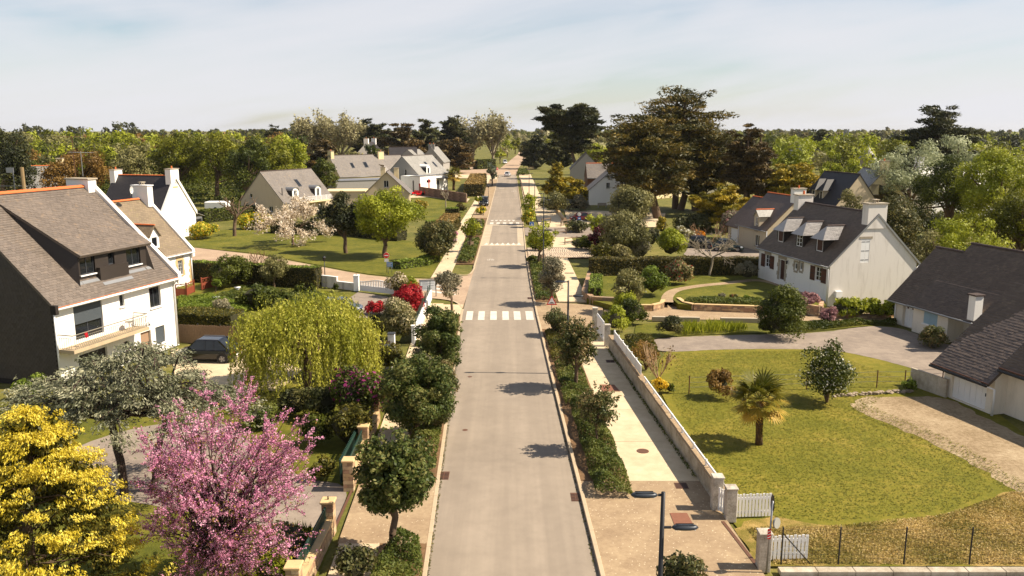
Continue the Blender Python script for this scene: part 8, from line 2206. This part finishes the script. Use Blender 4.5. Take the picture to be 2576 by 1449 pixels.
# lawn beyond the side street
BL = bare_tree('fruit tree in pale pink blossom on the lawn', (737, 617), 503, 735, 160, name='blossom_tree', depth=4, trunk_h=0.22, leafy='blossom', leaf_frac=22, nat=0.11, nch=3, spread=0.6, bark=BARK)
broadleaf('dark pine with bare trunk on the lawn', (870, 637), 478, 860, 118, 605, 'cypress_dark', nb=30, br=0.3, dens=1.6, name='pine_tree', rnd=1.0, asp=2.0)
broadleaf('bright spring-green tree on the lawn', (968, 648), 463, 968, 175, 628, 'bright', nb=44, br=0.28, dens=1.6, low=-0.9)
shrub('big dark holly block at the lawn corner', (1092, 660), 560, 1092, 92, 'holm', nb=24, sq=1.05, depth_k=1.4)
hedge_between('low curved green hedge on the lawn corner', [P(998, 676).to_2d(), P(1060, 668).to_2d(), P(1092, 656).to_2d()], 1.4, 0.75, 'box')
hedge_between('tan-topped clipped hedge beside the left pavement', [P(1108, 606).to_2d(), P(1138, 570).to_2d()], 2.4, 1.9, 'hedge', toplk='hedge_tan'); hedge_between('dark clipped hedge block behind the holly', [P(1074, 588).to_2d(), P(1128, 586).to_2d()], 1.6, 1.7, 'holm', toplk='box')
hedge_between('tall dark hedge cube beside the low white rail', [P(1122, 568).to_2d(), P(1155, 568).to_2d()], 1.5, 2.6, 'holm', toplk='box')
for i, (x, y, w) in enumerate(((1143, 598, 20), (1147, 583, 16))): shrub('mauve flower cushion by the left pavement, %s' % ('nearer one', 'farther one')[i], (x, y + 12), y, x, w, 'pinkflower', name='flower_cushion', cate='flowers', nb=8)
bare_tree('pollarded bare tree with knuckled limbs by the black-roofed house', (590, 594), 494, 597, 80, name='pollard_tree', depth=3, trunk_h=0.42, r=0.26, spread=0.5, nch=3, bark=BARK)
shrub('yellow forsythia bush at the corner of the white gable', (512, 600), 562, 512, 78, 'lime', extra=[('flowers', 'yellow', 0.35, 1.2)]); shrub('yellow-flowering hedge plants by the pollard tree', (640, 575), 540, 640, 80, 'lime', extra=[('flowers', 'yellow', 0.3, 1.2)])
hedge_between('dark garden hedge behind the white trailer', [P(505, 560).to_2d(), P(640, 545).to_2d()], 2, 1.8, 'deep'); shrub('dark bush under the arched-dormer house', (800, 590), 545, 800, 70, 'holm'); hedge_between('shaded hedge at the back of the lawn', [P(690, 585).to_2d(), P(860, 590).to_2d(), P(1010, 605).to_2d()], 2, 1.5, 'holm')
# left pavement, further on
broadleaf('young bright street tree in slatted stakes on the left', (1183, 634), 543, 1184, 50, 606, 'bright', nb=18, low=-0.95, name='street_tree')
cover('mixed low planting on the left after the side street', [(XL(y) - 0.25, y) for y in (86.5, 92, 98, 104)] + [(XL(y) - 2.0, y) for y in (104, 98, 92, 86.5)], 0.6, 'cover'); cover('low planting on the left by the raised crossing', [(XL(y) - 0.25, y) for y in (108, 116, 124)] + [(XL(y) - 2.0, y) for y in (124, 116, 108)], 0.7, 'cover')
shrub('yellow-flowered planting under the dark van', (1212, 540), 518, 1212, 26, 'lime', extra=[('flowers', 'yellow', 0.5, 1.2)]); shrub('small bare-twigged bush before the raised crossing on the left', (1200, 580), 548, 1200, 26, 'sage')
broadleaf('thin pale young tree on the left beyond the van', (1238, 468), 402, 1238, 26, 458, 'silver', nb=14, low=-0.95, name='street_tree'); broadleaf('slender young tree between the pale pillars far left', (1205, 520), 488, 1203, 18, 512, 'bright', nb=8, name='street_tree')
hedge_between('tan clipped hedge beside the far left pavement', [P(1192, 494).to_2d(), P(1204, 462).to_2d()], 4.0, 2.6, 'hedge', toplk='hedge_tan')
fan_palm('shaggy palm by the modern house, left one', (1116, 476), 433, 1114, 42, 450, 20, 2.0); fan_palm('taller shaggy palm by the modern house, right one', (1141, 478), 421, 1142, 50, 440, 20, 2.0)
shrub('small palm-like bush before the beige gable', (1062, 532), 505, 1058, 36, 'palm'); bare_tree('thin bare sapling on the small lawn', (1122, 528), 476, 1120, 24, name='bare_sapling', depth=3, trunk_h=0.4)
shrub('dark bush at the end of the block wall', (1166, 505), 487, 1166, 24, 'holm'); shrub('clipped bush inside the low white rail', (1163, 535), 510, 1160, 28, 'hedge')
shrub('low green bush at the modern house corner', (1082, 478), 462, 1082, 24, 'olive')
hedge_between('bright green clipped hedge behind the far junction, left piece', [P(1118, 428).to_2d(), P(1180, 427).to_2d()], 2.5, 2.9, 'deep'); hedge_between('bright green clipped hedge behind the far junction, right piece', [P(1196, 426).to_2d(), P(1242, 424).to_2d()], 2.5, 3.3, 'deep')
shrub('round bush by the far shed', (1122, 442), 424, 1122, 16, 'deep'); cover('verge planting at the far junction', [(2.0, 256), (5.2, 256), (5.0, 282), (2.2, 282)], 1.0, 'cover')

# ------------------------------------------------------------------ planting: the right side
PHO['lk'] = 'photinia'
broadleaf('bushy reddish street tree beside the second lamp', (1448, 980), 803, 1455, 120, 935, dens=1.9, nb=56, br=0.27, low=-0.95, shoots=60, **PHO)
broadleaf('small round street tree on a thin trunk, nearest on the right', (1500, 1137), 970, 1507, 112, 1078, dens=1.8, nb=40, br=0.28, shoots=30, low=-0.95, tr=0.06, lk='photinia', nat=0.07, name='street_tree')
broadleaf('wide olive-brown shrub tree beside the sandy path', (1390, 768), 640, 1388, 84, 752, 'sage', dens=1.6, nb=28, low=-0.95, name='street_tree')
shrub('evergreen bush behind the warning triangle', (1405, 845), 775, 1408, 74, 'photinia')
shrub('leafy shrub poking up at the bottom edge by the nearest lamp', (1722, 1520), 1385, 1725, 150, 'holm', core=0.4, nat=0.09)
cover('clipped low ground cover, nearest block right of the road', [(XR(y) + 0.55, y) for y in (29.6, 33, 36, 40)] + [(XR(y) + 2.0, y) for y in (40, 36, 33, 29.6)], 0.75, 'cover', nat=0.055, dens=2.0); cover('clipped low ground cover under the small round tree', [(XR(y) + 0.35, y) for y in (40.1, 44, 48)] + [(XR(y) + 1.9, y) for y in (48, 44, 40.1)], 0.45, 'cover', nat=0.055)
cover('low planting round the second lamp', [(XR(y) + 0.3, y) for y in (48.5, 52, 56)] + [(XR(y) + 1.6, y) for y in (56, 52, 48.5)], 0.35, 'yew'); cover('low mixed planting beside the sandy path', [(XR(y) + 0.25, y) for y in (67, 72, 78, 84, 89)] + [(XR(y) + 1.9, y) for y in (89, 84, 78, 72, 67)], 0.45, 'cover')
broadleaf('bright green staked tree before the raised crossing', (1355, 672), 562, 1362, 84, 628, 'bright', nb=28, low=-0.95, name='street_tree'); shrub('green bush at the foot of the bright staked tree', (1350, 632), 600, 1348, 44, 'box'); shrub('low green bush between sett band and stakes', (1338, 665), 640, 1340, 24, 'deep')
broadleaf('fresh green young tree behind the blue square sign', (1336, 565), 482, 1333, 42, 548, 'bright', nb=18, low=-0.95, name='street_tree'); shrub('yellow and green bushes under the young tree by the raised crossing', (1330, 572), 528, 1330, 36, 'lime', extra=[('flowers', 'yellow', 0.15, 1.2)])
broadleaf('green young tree in front of the red car', (1502, 612), 530, 1500, 46, 600, 'bright', nb=18, low=-0.95); shrub('dark rounded bush under the blue zone sign', (1452, 585), 556, 1452, 70, 'holm'); shrub('green shrub patch behind the timber barrier', (1455, 628), 596, 1462, 60, 'deep')
shrub('shrubs above the parking bay, left group', (1400, 535), 488, 1395, 76, 'olive'); shrub('shrubs above the parking bay, right group', (1455, 530), 495, 1455, 70, 'sage')
cypress('golden conifer left of the white gable', (1402, 498), 410, 1400, 84, 492, 'goldgreen', name='golden_conifer', profile='cone', tiers=9, flat=0.5, gaps=0.05); cypress('lower golden conifer beside the white gable', (1452, 512), 452, 1450, 84, 506, 'goldgreen', name='golden_conifer', profile='cone', tiers=7, flat=0.5, gaps=0.05)
shrub('clipped round bush right of the brown outbuilding', (1512, 462), 410, 1508, 40, 'bright')
shrub('great dark olive round bush before the cypress trunks', (1585, 570), 470, 1584, 112, 'olive', nb=28, sq=1.05)
shrub('tall feathery grey-green bush in the mixed planting', (1570, 655), 532, 1568, 112, 'olive', nb=26, nat=0.07); shrub('dark purple plum bush in the mixed planting', (1508, 632), 560, 1506, 50, 'plum', nb=18); shrub('brown-green bush in front of the purple plum', (1545, 640), 580, 1540, 60, 'yew')
shrub('dark upright conifer in the mixed planting', (1640, 625), 560, 1640, 34, 'cypress_dark', nb=16, nat=0.07); shrub('lime green bush behind the long hedge', (1690, 650), 570, 1690, 80, 'lime', nb=24); shrub('silvery grey bush behind the long hedge', (1612, 655), 600, 1612, 66, 'sage', nb=20)
shrub('mixed low bushes at the left end of the long hedge', (1510, 668), 612, 1512, 66, 'yew', nb=18); shrub('orange-tinged bush before the long hedge', (1560, 668), 615, 1558, 60, 'variegated', nb=16); shrub('gold-topped small conifer by the cypress trunk', (1668, 590), 540, 1668, 30, 'goldgreen'); shrub('white-flowered bush behind the parked black car', (1722, 615), 572, 1722, 50, 'variegated', extra=[('flowers', 'white', 0.3, 1.2)]); shrub('orange-flowered bush behind the parked cars', (1755, 605), 578, 1755, 40, 'orange')
bare_tree('brown bare shrubs beside the parked cars', (1790, 618), 560, 1795, 110, name='bare_shrub', cate='shrub', depth=4, trunk_h=0.1, bark=TWIG); shrub('dark mixed shrubs under the cypress trunks', (1720, 580), 545, 1740, 130, 'holm'); shrub('grey flowering shrub beside the beige house roof', (1845, 600), 520, 1840, 60, 'sage', extra=[('flowers', 'heather', 0.15, 1.2)])
hedge_between('long clipped hedge between the two right gardens', [P(1485, 703).to_2d(), P(1700, 700).to_2d(), P(1908, 702).to_2d()], 1.5, 2.0, 'hedge', dens=1.7)
hedge_between('short clipped hedge behind the rough stone wall', [P(1497, 748, LZ).to_2d(), P(1500, 712, LZ).to_2d()], 1.0, 0.8, 'box', z0=LZ)
shrub('rounded bright green clipped bush on the raised lawn', (1645, 757), 672, 1645, 82, 'box', nb=26, z0=LZ, sq=1.05); shrub('clipped ball with red-tipped variegated leaves on the raised lawn', (1713, 728), 656, 1713, 64, 'variegated', nb=26, z0=LZ, extra=[('red_tips', 'red', 0.12, 1.0), ('inner_leaves', 'holm', 0.6, 1.0)], sq=1.05)
broadleaf('small olive-yellow tree at the front of the raised garden', (1578, 790), 665, 1580, 96, 765, 'olive', nb=22, low=-0.95); shrub('yellow-green spirea before the small olive-yellow tree', (1575, 800), 730, 1575, 70, 'lime', core=0.4)
shrub('pale green rhododendron at the corner of the white house', (1882, 718), 655, 1880, 62, 'sage', z0=LZ); bare_tree('bare forked tree on the raised lawn', (1785, 705), 588, 1800, 150, depth=5, trunk_h=0.42, r=0.13, spread=0.5, nch=3)
shrub('big dark green rounded bush by the driveway', (1968, 848), 722, 1970, 122, 'deep', nb=30, sq=1.05); shrub('small dark bush beside the big rounded bush', (1925, 840), 800, 1928, 44, 'deep')
shrub('pink heather mound at the house corner', (2040, 785), 735, 2036, 56, 'heather', z0=0.5); shrub('pinkish heather mound below the planter wall', (2085, 812), 775, 2084, 58, 'heather')
for i, (x, w) in enumerate(((2118, 56), (2160, 62), (2200, 54), (2238, 50))): shrub('bright green hydrangea bush under the gable, %s from the left' % ('first', 'second', 'third', 'fourth')[i], (x, 800), 748 + (i % 2) * 4, x, w, 'bright', name='hydrangea', group='hydrangeas under the gable', nat=0.13)
grass_clump('bed of tall bright iris leaves by the driveway', [P(x, y).to_2d() for x, y in ((1725, 838), (1755, 836), (1790, 834), (1825, 832), (1855, 832), (1740, 828), (1800, 826))], 0.75, 'bright', n=120, wid=0.7, sw=0.03)
shrub('dark leggy bush beside the iris bed', (1686, 846), 790, 1686, 66, 'holm', core=0.5); shrub('yellow-green bush at the white gate', (1552, 835), 775, 1552, 68, 'lime'); shrub('dark glossy hedge bush at the drive entrance', (1590, 815), 755, 1590, 90, 'deep', depth_k=0.6)
cover('leafy border along the driveway', px((1940, 838), (2050, 832), (2180, 818), (2255, 822), (2255, 812), (2100, 812), (1960, 822)), 0.35, 'deep', z0=0.0); cover('flower border along the stone retaining wall', px((1720, 762), (1800, 764), (1920, 767), (1915, 755), (1800, 753), (1730, 752), z=LZ), 0.28, 'cover', z0=LZ); cover('weedy bed behind the white fence panels', px((1600, 905), (1570, 850), (1640, 852), (1660, 900)), 0.5, 'yew', z0=0.0)
for i, (x, y) in enumerate(((1815, 752), (1845, 754), (1878, 757))): shrub('small flowering border plant on the stone wall, %s' % ('left grey one', 'middle one with red flowers', 'right one')[i], (x, y + 8), y - 10, x, 24, ('sage', 'deep', 'box')[i], z0=LZ, extra=[('flowers', 'red', 0.2, 1.3)] if i == 1 else None)
shrub('leafy shrub with bare canes behind the white fence', (1625, 930), 850, 1620, 80, 'brown', core=0, dens=0.7); bare_tree('cluster of bare upright canes behind the white fence', (1655, 960), 862, 1655, 80, name='bare_shrub', cate='shrub', depth=3, trunk_h=0.05, bark=plain('pale_cane', S(176, 146, 112), 0.9, 0.2), spread=0.25, up=0.5, nch=4, leafy='brown', leaf_frac=1.0)
shrub('yellow variegated bush by the wall end', (1662, 988), 948, 1660, 40, 'yellow', core=0.6); shrub('clipped box beside the yellow variegated bush', (1685, 988), 960, 1685, 26, 'deep')
shrub('brown-green rounded bush behind the palm', (1818, 1002), 925, 1816, 80, 'brown', core=0.4); shrub('open shrub with white blossom on the lawn', (2080, 1012), 855, 2082, 122, 'deep', nb=22, core=0, dens=1.3, extra=[('flowers', 'white', 0.10, 1.0)])
shrub('dark rhododendron before the blue shutters', (2352, 872), 818, 2350, 76, 'photinia', nb=22); shrub('weedy shrub on the stone edging by the garage', (2290, 985), 945, 2290, 40, 'box')
fan_palm('shaggy fan palm on the front lawn', (1909, 1118), 910, 1916, 165, 1005, 36)
# dark clipped conifer etc behind the right houses
shrub('dark bush behind the three-dormer house chimney', (2250, 690), 480, 2250, 130, 'holm', nb=26); shrub('sage-leaved shrub at the right gable', (2280, 690), 585, 2275, 80, 'sage', nb=22); broadleaf('loose yellow-green shrub tree behind the low slate roof', (2440, 720), 545, 2440, 190, 690, 'lime', nb=30, br=0.3, dens=0.9); broadleaf('pale twiggy shrub beside the low slate roof', (2345, 720), 580, 2340, 110, 700, 'olive', nb=22, dens=0.8)

# ------------------------------------------------------------------ the big trees
cypress('tallest spreading Monterey cypress in the middle right', (1700, 528), 230, 1705, 270, 445, 'cypress', tiers=13, trunks=2, dens=1.5, tr=0.65)
cypress('broad left half of the Monterey cypress group with thick trunk', (1655, 550), 300, 1602, 225, 480, 'cypress', tiers=11, dens=1.5, tr=0.75); cypress('right-hand Monterey cypress of the group with leaning trunks', (1752, 530), 320, 1772, 175, 480, 'cypress', tiers=10, trunks=3, dens=1.4, tr=0.4)
cypress('lower dark green cypress right of the great trunks', (1812, 580), 470, 1815, 130, 555, 'goldgreen', tiers=7, dens=1.0); cypress('brownish half-dead cypress right of the group', (1880, 545), 322, 1885, 125, 480, 'cypress_brown', tiers=9, dens=0.75, trunks=3, gaps=0.3); cypress('yellow-green spreading cypress behind the beige house', (1990, 545), 415, 1985, 190, 525, 'goldgreen', tiers=8, dens=1.1)
cypress('umbrella-shaped dark cypress with bare trunk left of the group', (1446, 466), 276, 1434, 152, 372, 'cypress_dark', tiers=7, profile='flat', dens=1.3, tr=0.6); cypress('smaller dark cypress under the umbrella-shaped one', (1405, 450), 345, 1400, 80, 420, 'cypress_dark', tiers=7, dens=1.1, tr=0.35); cypress('dark dense cypress beside the street far right', (1346, 425), 343, 1350, 72, 415, 'cypress_dark', tiers=8, dens=1.2)
def far_tree(kind, label, x, top, w, d, lk, bot=None, **kw):
 yb = HZN + CAM_H * FOC / d / 1.0; yb = 724.5 - FOC * math.tan(PITCH - math.atan(CAM_H / d))
 if kind == 'c': return cypress(label, (x, yb), top, x, w, bot or yb - (yb - top) * 0.15, lk, **kw)
 if kind == 'p': return bare_tree(label, (x, yb), top, x, w, leafy=lk, leaf_frac=5.0, depth=4, trunk_h=0.2, nch=4, spread=0.4, up=0.3, nat=0.16, **kw)
 return broadleaf(label, (x, yb), top, x, w, bot or yb - (yb - top) * 0.12, lk, **kw)
far_tree('c', 'broad dark pine crown against the sky at the far right', 2366, 273, 195, 160, 'cypress_dark', tiers=9, dens=1.2); far_tree('b', 'silvery poplar in the right background, taller one', 2395, 328, 150, 135, 'silver', nb=36, br=0.26, dens=1.1); far_tree('b', 'silvery poplar in the right background, broad left one', 2290, 352, 180, 122, 'silver', nb=40, br=0.24, dens=1.1)
far_tree('b', 'rich green tree with bare trunk in the right background', 2385, 385, 165, 98, 'deep', bot=560, nb=40, br=0.28, dens=1.4); far_tree('b', 'yellow-green tall tree at the right picture edge', 2510, 365, 190, 92, 'lime', nb=44, br=0.26, dens=1.3, bot=600); far_tree('b', 'green mass of tree at the right edge behind the low roof', 2570, 470, 170, 80, 'oak', nb=36, br=0.3)
far_tree('b', 'dark green bushes below the silvery poplars', 2330, 520, 130, 104, 'holm', nb=24); far_tree('c', 'small dark spreading cypress on the right horizon', 2066, 327, 62, 300, 'cypress_dark', tiers=6); far_tree('b', 'green round tree under the radio mast', 2138, 336, 62, 230, 'oak'); far_tree('b', 'light green round tree before the dovecote', 2096, 378, 66, 165, 'bright', nb=26); far_tree('b', 'green tree left of the small dark cypress', 2020, 346, 72, 260, 'bright', nb=24); far_tree('c', 'feathery dark cypress above the dovecote', 2190, 338, 60, 280, 'cypress', tiers=6); far_tree('b', 'dark tree crown on the far right horizon', 2545, 334, 60, 330, 'cypress_dark'); far_tree('b', 'yellow-green bush before the dovecote', 2150, 395, 60, 175, 'lime', nb=18)
far_tree('b', 'olive bushes between the cream gable and the dark roof', 2140, 470, 60, 108, 'olive', nb=18); far_tree('b', 'pale bush behind the great cypress on the left', 1500, 352, 60, 260, 'bright')
# left and centre background
for lb, x, top, w, d, lk, kw in (
 ('pale budding poplar, tallest in the left background', 858, 282, 120, 300, 'poplar', dict(name='poplar_tree', ls=1.25)), ('pale budding poplar, left companion of the tallest', 790, 298, 110, 300, 'poplar', dict(name='poplar_tree', ls=1.25)), ('pale budding poplar beside the far street, left crown', 1190, 300, 80, 320, 'poplar', dict(name='poplar_tree', ls=1.25)), ('pale budding poplar beside the far street, right crown', 1240, 288, 76, 320, 'poplar', dict(name='poplar_tree', ls=1.25))):
 far_tree('p', lb, x, top, w, d, lk, **kw)
for lb, x, top, w, d, lk in (('dark cypress behind the pale poplars', 760, 300, 70, 330, 'cypress_dark'), ('dark cypress right of the tall poplar', 912, 300, 70, 310, 'cypress_dark'), ('dark cypress with bare spike in the middle background', 945, 312, 80, 300, 'cypress_dark'), ('brownish cypress above the yellow gable', 1010, 318, 110, 290, 'cypress_brown'), ('dark cypress before the far poplars', 1072, 304, 80, 300, 'cypress_dark'), ('dark flat-topped cypress left of the far poplars', 1142, 296, 90, 310, 'cypress_dark'), ('brown cypress hedge behind the grey gable', 1130, 352, 110, 270, 'cypress_brown'), ('small feathery dark conifer left of the poplars', 690, 316, 50, 330, 'cypress_dark'), ('brown dense cypress behind the long slate roof', 815, 350, 90, 225, 'cypress_brown')):
 far_tree('c', lb, x, top, w, d, lk, tiers=7, dens=1.0)
for i, (lb, x, top, w, d, lk) in enumerate((('dark conifer at the left picture edge', 8, 305, 90, 150, 'cypress_dark'), ('rust brown budding tree behind the orange ridge', 190, 368, 170, 150, 'brown'), ('green oak right of the rust brown tree', 330, 372, 110, 165, 'olive'), ('tall green oak behind the black roof', 450, 330, 150, 170, 'oak'), ('broad green oak in the left wood', 545, 325, 140, 165, 'oak'), ('deep green oak behind the trailer', 620, 338, 120, 155, 'deep'), ('bright green oak left of the arched-dormer house', 712, 335, 130, 185, 'bright'), ('green oak at the back of the slate roofs', 700, 380, 120, 160, 'oak'), ('fresh green tree between the far white house and the chimney', 938, 352, 44, 235, 'deep'), ('reddish bare-leaved bush by the yellow gable', 985, 388, 50, 240, 'plum'), ('olive tree behind the chimney roof', 890, 372, 60, 250, 'olive'))):
 far_tree('b', lb, x, top, w, d, lk, nb=40, br=0.27, dens=1.3, **(dict(bot=470) if i == 6 else {}))
far_tree('b', 'dark evergreen between the arched-dormer house and the long slate roof', 815, 398, 80, 163, 'deep', nb=30, br=0.3, dens=1.4)
lawn_in = px((1690, 1000), (1700, 890), (2060, 880), (2290, 960), (2160, 1040), (2330, 1112), (2460, 1180), (2500, 1235), (2380, 1288), (2100, 1310), (1860, 1300))
cover('short mown grass of the front lawn', lawn_in, 0.04, 'lawn_blade', 'lawn_grass', nat=0.03, dens=0.8, z0=0.0)
cover('dry straggly grass along the wire fence', px((1880, 1330), (2100, 1326), (2380, 1296), (2540, 1240), (2700, 1240), (2700, 1420), (1950, 1420)), 0.1, 'dry_blade', 'dry_grass', nat=0.035, dens=0.8, z0=0.0)
cover('short grass under the pink tree', px((560, 1449), (500, 1310), (690, 1330), (800, 1330), (760, 1400), (700, 1449)), 0.06, 'lawn_blade', 'lawn_grass', nat=0.04, dens=0.8, z0=0.0)
for i, (lb, x, top, w, d, lk) in enumerate((('green tree closing the view at the end of the street', 1296, 345, 34, 480, 'oak'), ('bright green tree left of the street end', 1276, 352, 30, 420, 'bright'), ('yellow-green bush beside the far street, left', 1258, 362, 34, 350, 'lime'), ('small olive tree at the far street, right of the van', 1318, 352, 26, 400, 'olive'), ('dark tree right of the street end', 1332, 348, 34, 330, 'deep'), ('green tree in front of the old cottage', 140, 395, 90, 120, 'brown'), ('dark conifer hiding the old cottage', 30, 330, 90, 118, 'cypress_dark'))):
 far_tree('b', lb, x, top, w, d, lk, nb=30, br=0.3, dens=1.3)
cover('weeds along the foot of the long wall', [(XW(y) - 0.02, y) for y in (31.5, 38, 45, 52)] + [(XW(y) - 0.16, y) for y in (52, 45, 38, 31.5)], 0.10, 'cover', 'weeds', nat=0.04, dens=0.5, z0=0.1)
cover('weeds in the right gutter', [(XR(y) - 0.02, y) for y in (21, 28, 36, 46)] + [(XR(y) - 0.10, y) for y in (46, 36, 28, 21)], 0.05, 'yew', 'weeds', nat=0.03, dens=0.18, z0=0.0)
cover('weeds in the left gutter', [(XL(y) + 0.02, y) for y in (21, 28, 36, 46, 58)] + [(XL(y) + 0.10, y) for y in (58, 46, 36, 28, 21)], 0.05, 'yew', 'weeds', nat=0.03, dens=0.25, z0=0.0)
shrub('dense green shrub filling the left verge beyond the nearest street tree', (1092, 1085), 985, 1090, 92, 'holm', nb=22, core=0.5)
shrub('shrub filling the left verge between the second and third street trees', (1112, 1000), 905, 1112, 78, 'photinia', nb=20, core=0.5)
shrub('olive shrub spreading over the left pavement by the white wall', (1075, 960), 880, 1060, 70, 'sage', nb=18, core=0.5)
for lb, x, top, w, d, lk in (('bright green thicket below the yellow-green tree at the right', 2460, 520, 150, 100, 'bright'), ('green thicket between the right-hand trunks', 2400, 530, 120, 108, 'oak'), ('leafy thicket at the right picture edge', 2560, 530, 130, 96, 'lime')):
 far_tree('b', lb, x, top, w, d, lk, nb=26, br=0.34, dens=1.3)
ge = smooth_line(px((2150, 1022), (2200, 1052), (2330, 1106), (2460, 1174), (2530, 1222), (2600, 1256)), 4)
cover('grass straggling onto the edge of the gravel drive', [p + Vector((0.8, 1.0)) for p in ge] + [p - Vector((0.3, 0.4)) for p in ge[::-1]], 0.09, 'lawn_blade', 'grass_tufts', nat=0.035, dens=0.12, z0=0.008)
shrub('shaded dark bush under the right edge of the willow', (742, 1050), 968, 742, 96, 'holm', nb=20)
shrub('mid-green bush on the lawn left of the yew bush', (795, 1120), 1040, 795, 84, 'deep', nb=20)
shrub('low leafy bush behind the pink tree by the drive', (655, 1075), 1015, 655, 96, 'cover', nb=18)
shrub('small dark bush at the edge of the left drive', (805, 1205), 1150, 808, 70, 'yew', nb=16)
# ------------------------------------------------------------------ far-off woods that read as one mass
def wood(name, label, regions, n, seed, lks, hmin=8.0, hmax=12.5):
 TRI[0] = True; rng = np.random.default_rng(seed); per = {k: [] for k in lks}
 for i in range(n):
  x0, x1, y0, y1 = regions[i % len(regions)]
  y = y0 + (y1 - y0) * rng.random() ** 1.3; x = rng.uniform(x0, x1) * (y / y0 if abs(x1 - x0) < 900 else 1)
  h = rng.uniform(hmin, hmax) * (1.18 if rng.random() < 0.12 else 1.0); r = rng.uniform(2.8, 5.2); s = max(y * 0.00125, 0.24)
  m = int(np.clip(2.2 * r * r / (s * s), 80, 900))
  BC = np.array((x, y, h * 0.62)) + rdir(rng, 7) * np.array((r * 0.6, r * 0.6, h * 0.26)); BR = np.full((7, 3), r * 0.5)
  lk = lks[rng.integers(len(lks))]; V, F, A = blob_leaves(rng, BC, BR, m, s, shell=0.4, upb=0.5); A = np.clip(A * 0.7 + 0.3 * rng.random(), 0, 1); per[lk].append((V, F, A))
 V, F, A = [], [], []; mats = []; mi = []; k = 0
 for j, lk in enumerate(lks):
  if not per[lk]: continue
  v, f, a = cat(per[lk]); V.append(v); F.append(f + k); A.append(a); k += len(v); mi.append(np.full(len(f), len(mats), dtype=np.int32)); mats.append(LM[lk])
 V, F, A, mi = np.concatenate(V), np.concatenate(F), np.concatenate(A), np.concatenate(mi); VEG_TRIS[0] += (F.shape[1] - 2) * len(F)
 me = mesh_np(name, V, F, A)
 for mm in mats: me.materials.append(mm)
 me.polygons.foreach_set('material_index', mi)
 tag(link(bpy.data.objects.new(name, me)), label, 'wood', None, 'stuff')
wood('woodland', 'mixed spring wood stretching to the horizon on the left', [(-100, -46, 175, 330), (-160, -60, 230, 520), (-420, -100, 330, 900)], 420, 5, ['oak', 'bright', 'olive', 'lime', 'deep', 'brown'])
wood('woodland', 'belt of trees along the horizon behind the street', [(-120, 160, 380, 900), (-200, 240, 600, 1300), (20, 130, 330, 700)], 260, 6, ['oak', 'olive', 'deep', 'cypress', 'poplar'])
wood('woodland', 'mixed trees stretching to the horizon on the right', [(60, 130, 190, 420), (80, 190, 250, 620), (120, 420, 330, 900)], 260, 7, ['oak', 'olive', 'lime', 'cypress_dark', 'bright'])
wood('woodland', 'garden trees behind the low slate-roofed house', [(46, 62, 62, 130), (60, 95, 70, 180)], 60, 12, ['oak', 'bright', 'olive', 'deep'], 6, 9.5)
wood('pine_wood', 'dark pine wood on the horizon at the far left', [(-330, -250, 560, 640)], 26, 8, ['cypress_dark'], 14, 17.5)
wood('woodland', 'last blue-green treeline on the horizon', [(-420, -80, 900, 1500), (-150, 200, 900, 1500), (100, 450, 900, 1500), (350, 800, 800, 1300), (-700, 750, 1500, 2400)], 700, 9, ['oak', 'olive', 'deep', 'cypress'], 10, 13.5)
cover('rough green undergrowth under the left wood', [(-110, 150), (-46, 150), (-50, 230), (-150, 230)], 1.2, 'deep', nat=0.3, z0=0.0)
hz_m = bpy.data.materials.new('haze'); hz_m.use_nodes = True; nt_ = hz_m.node_tree; nt_.nodes.clear()
v_ = nt_.nodes.new('ShaderNodeVolumePrincipled'); v_.inputs['Color'].default_value = (0.9, 0.9, 0.9, 1); v_.inputs['Density'].default_value = 0.00005; v_.inputs['Anisotropy'].default_value = 0.2
nt_.links.new(v_.outputs[0], nt_.nodes.new('ShaderNodeOutputMaterial').inputs['Volume'])
hz = MB().b2(-2600, -80, -1.2, 2600, 3200, 32).build('haze', hz_m); tag(hz, 'thin pale air over the whole place', None, None, 'stuff')
scene.unit_settings.scale_length = 1.2
print('VEG_TRIS', VEG_TRIS[0])
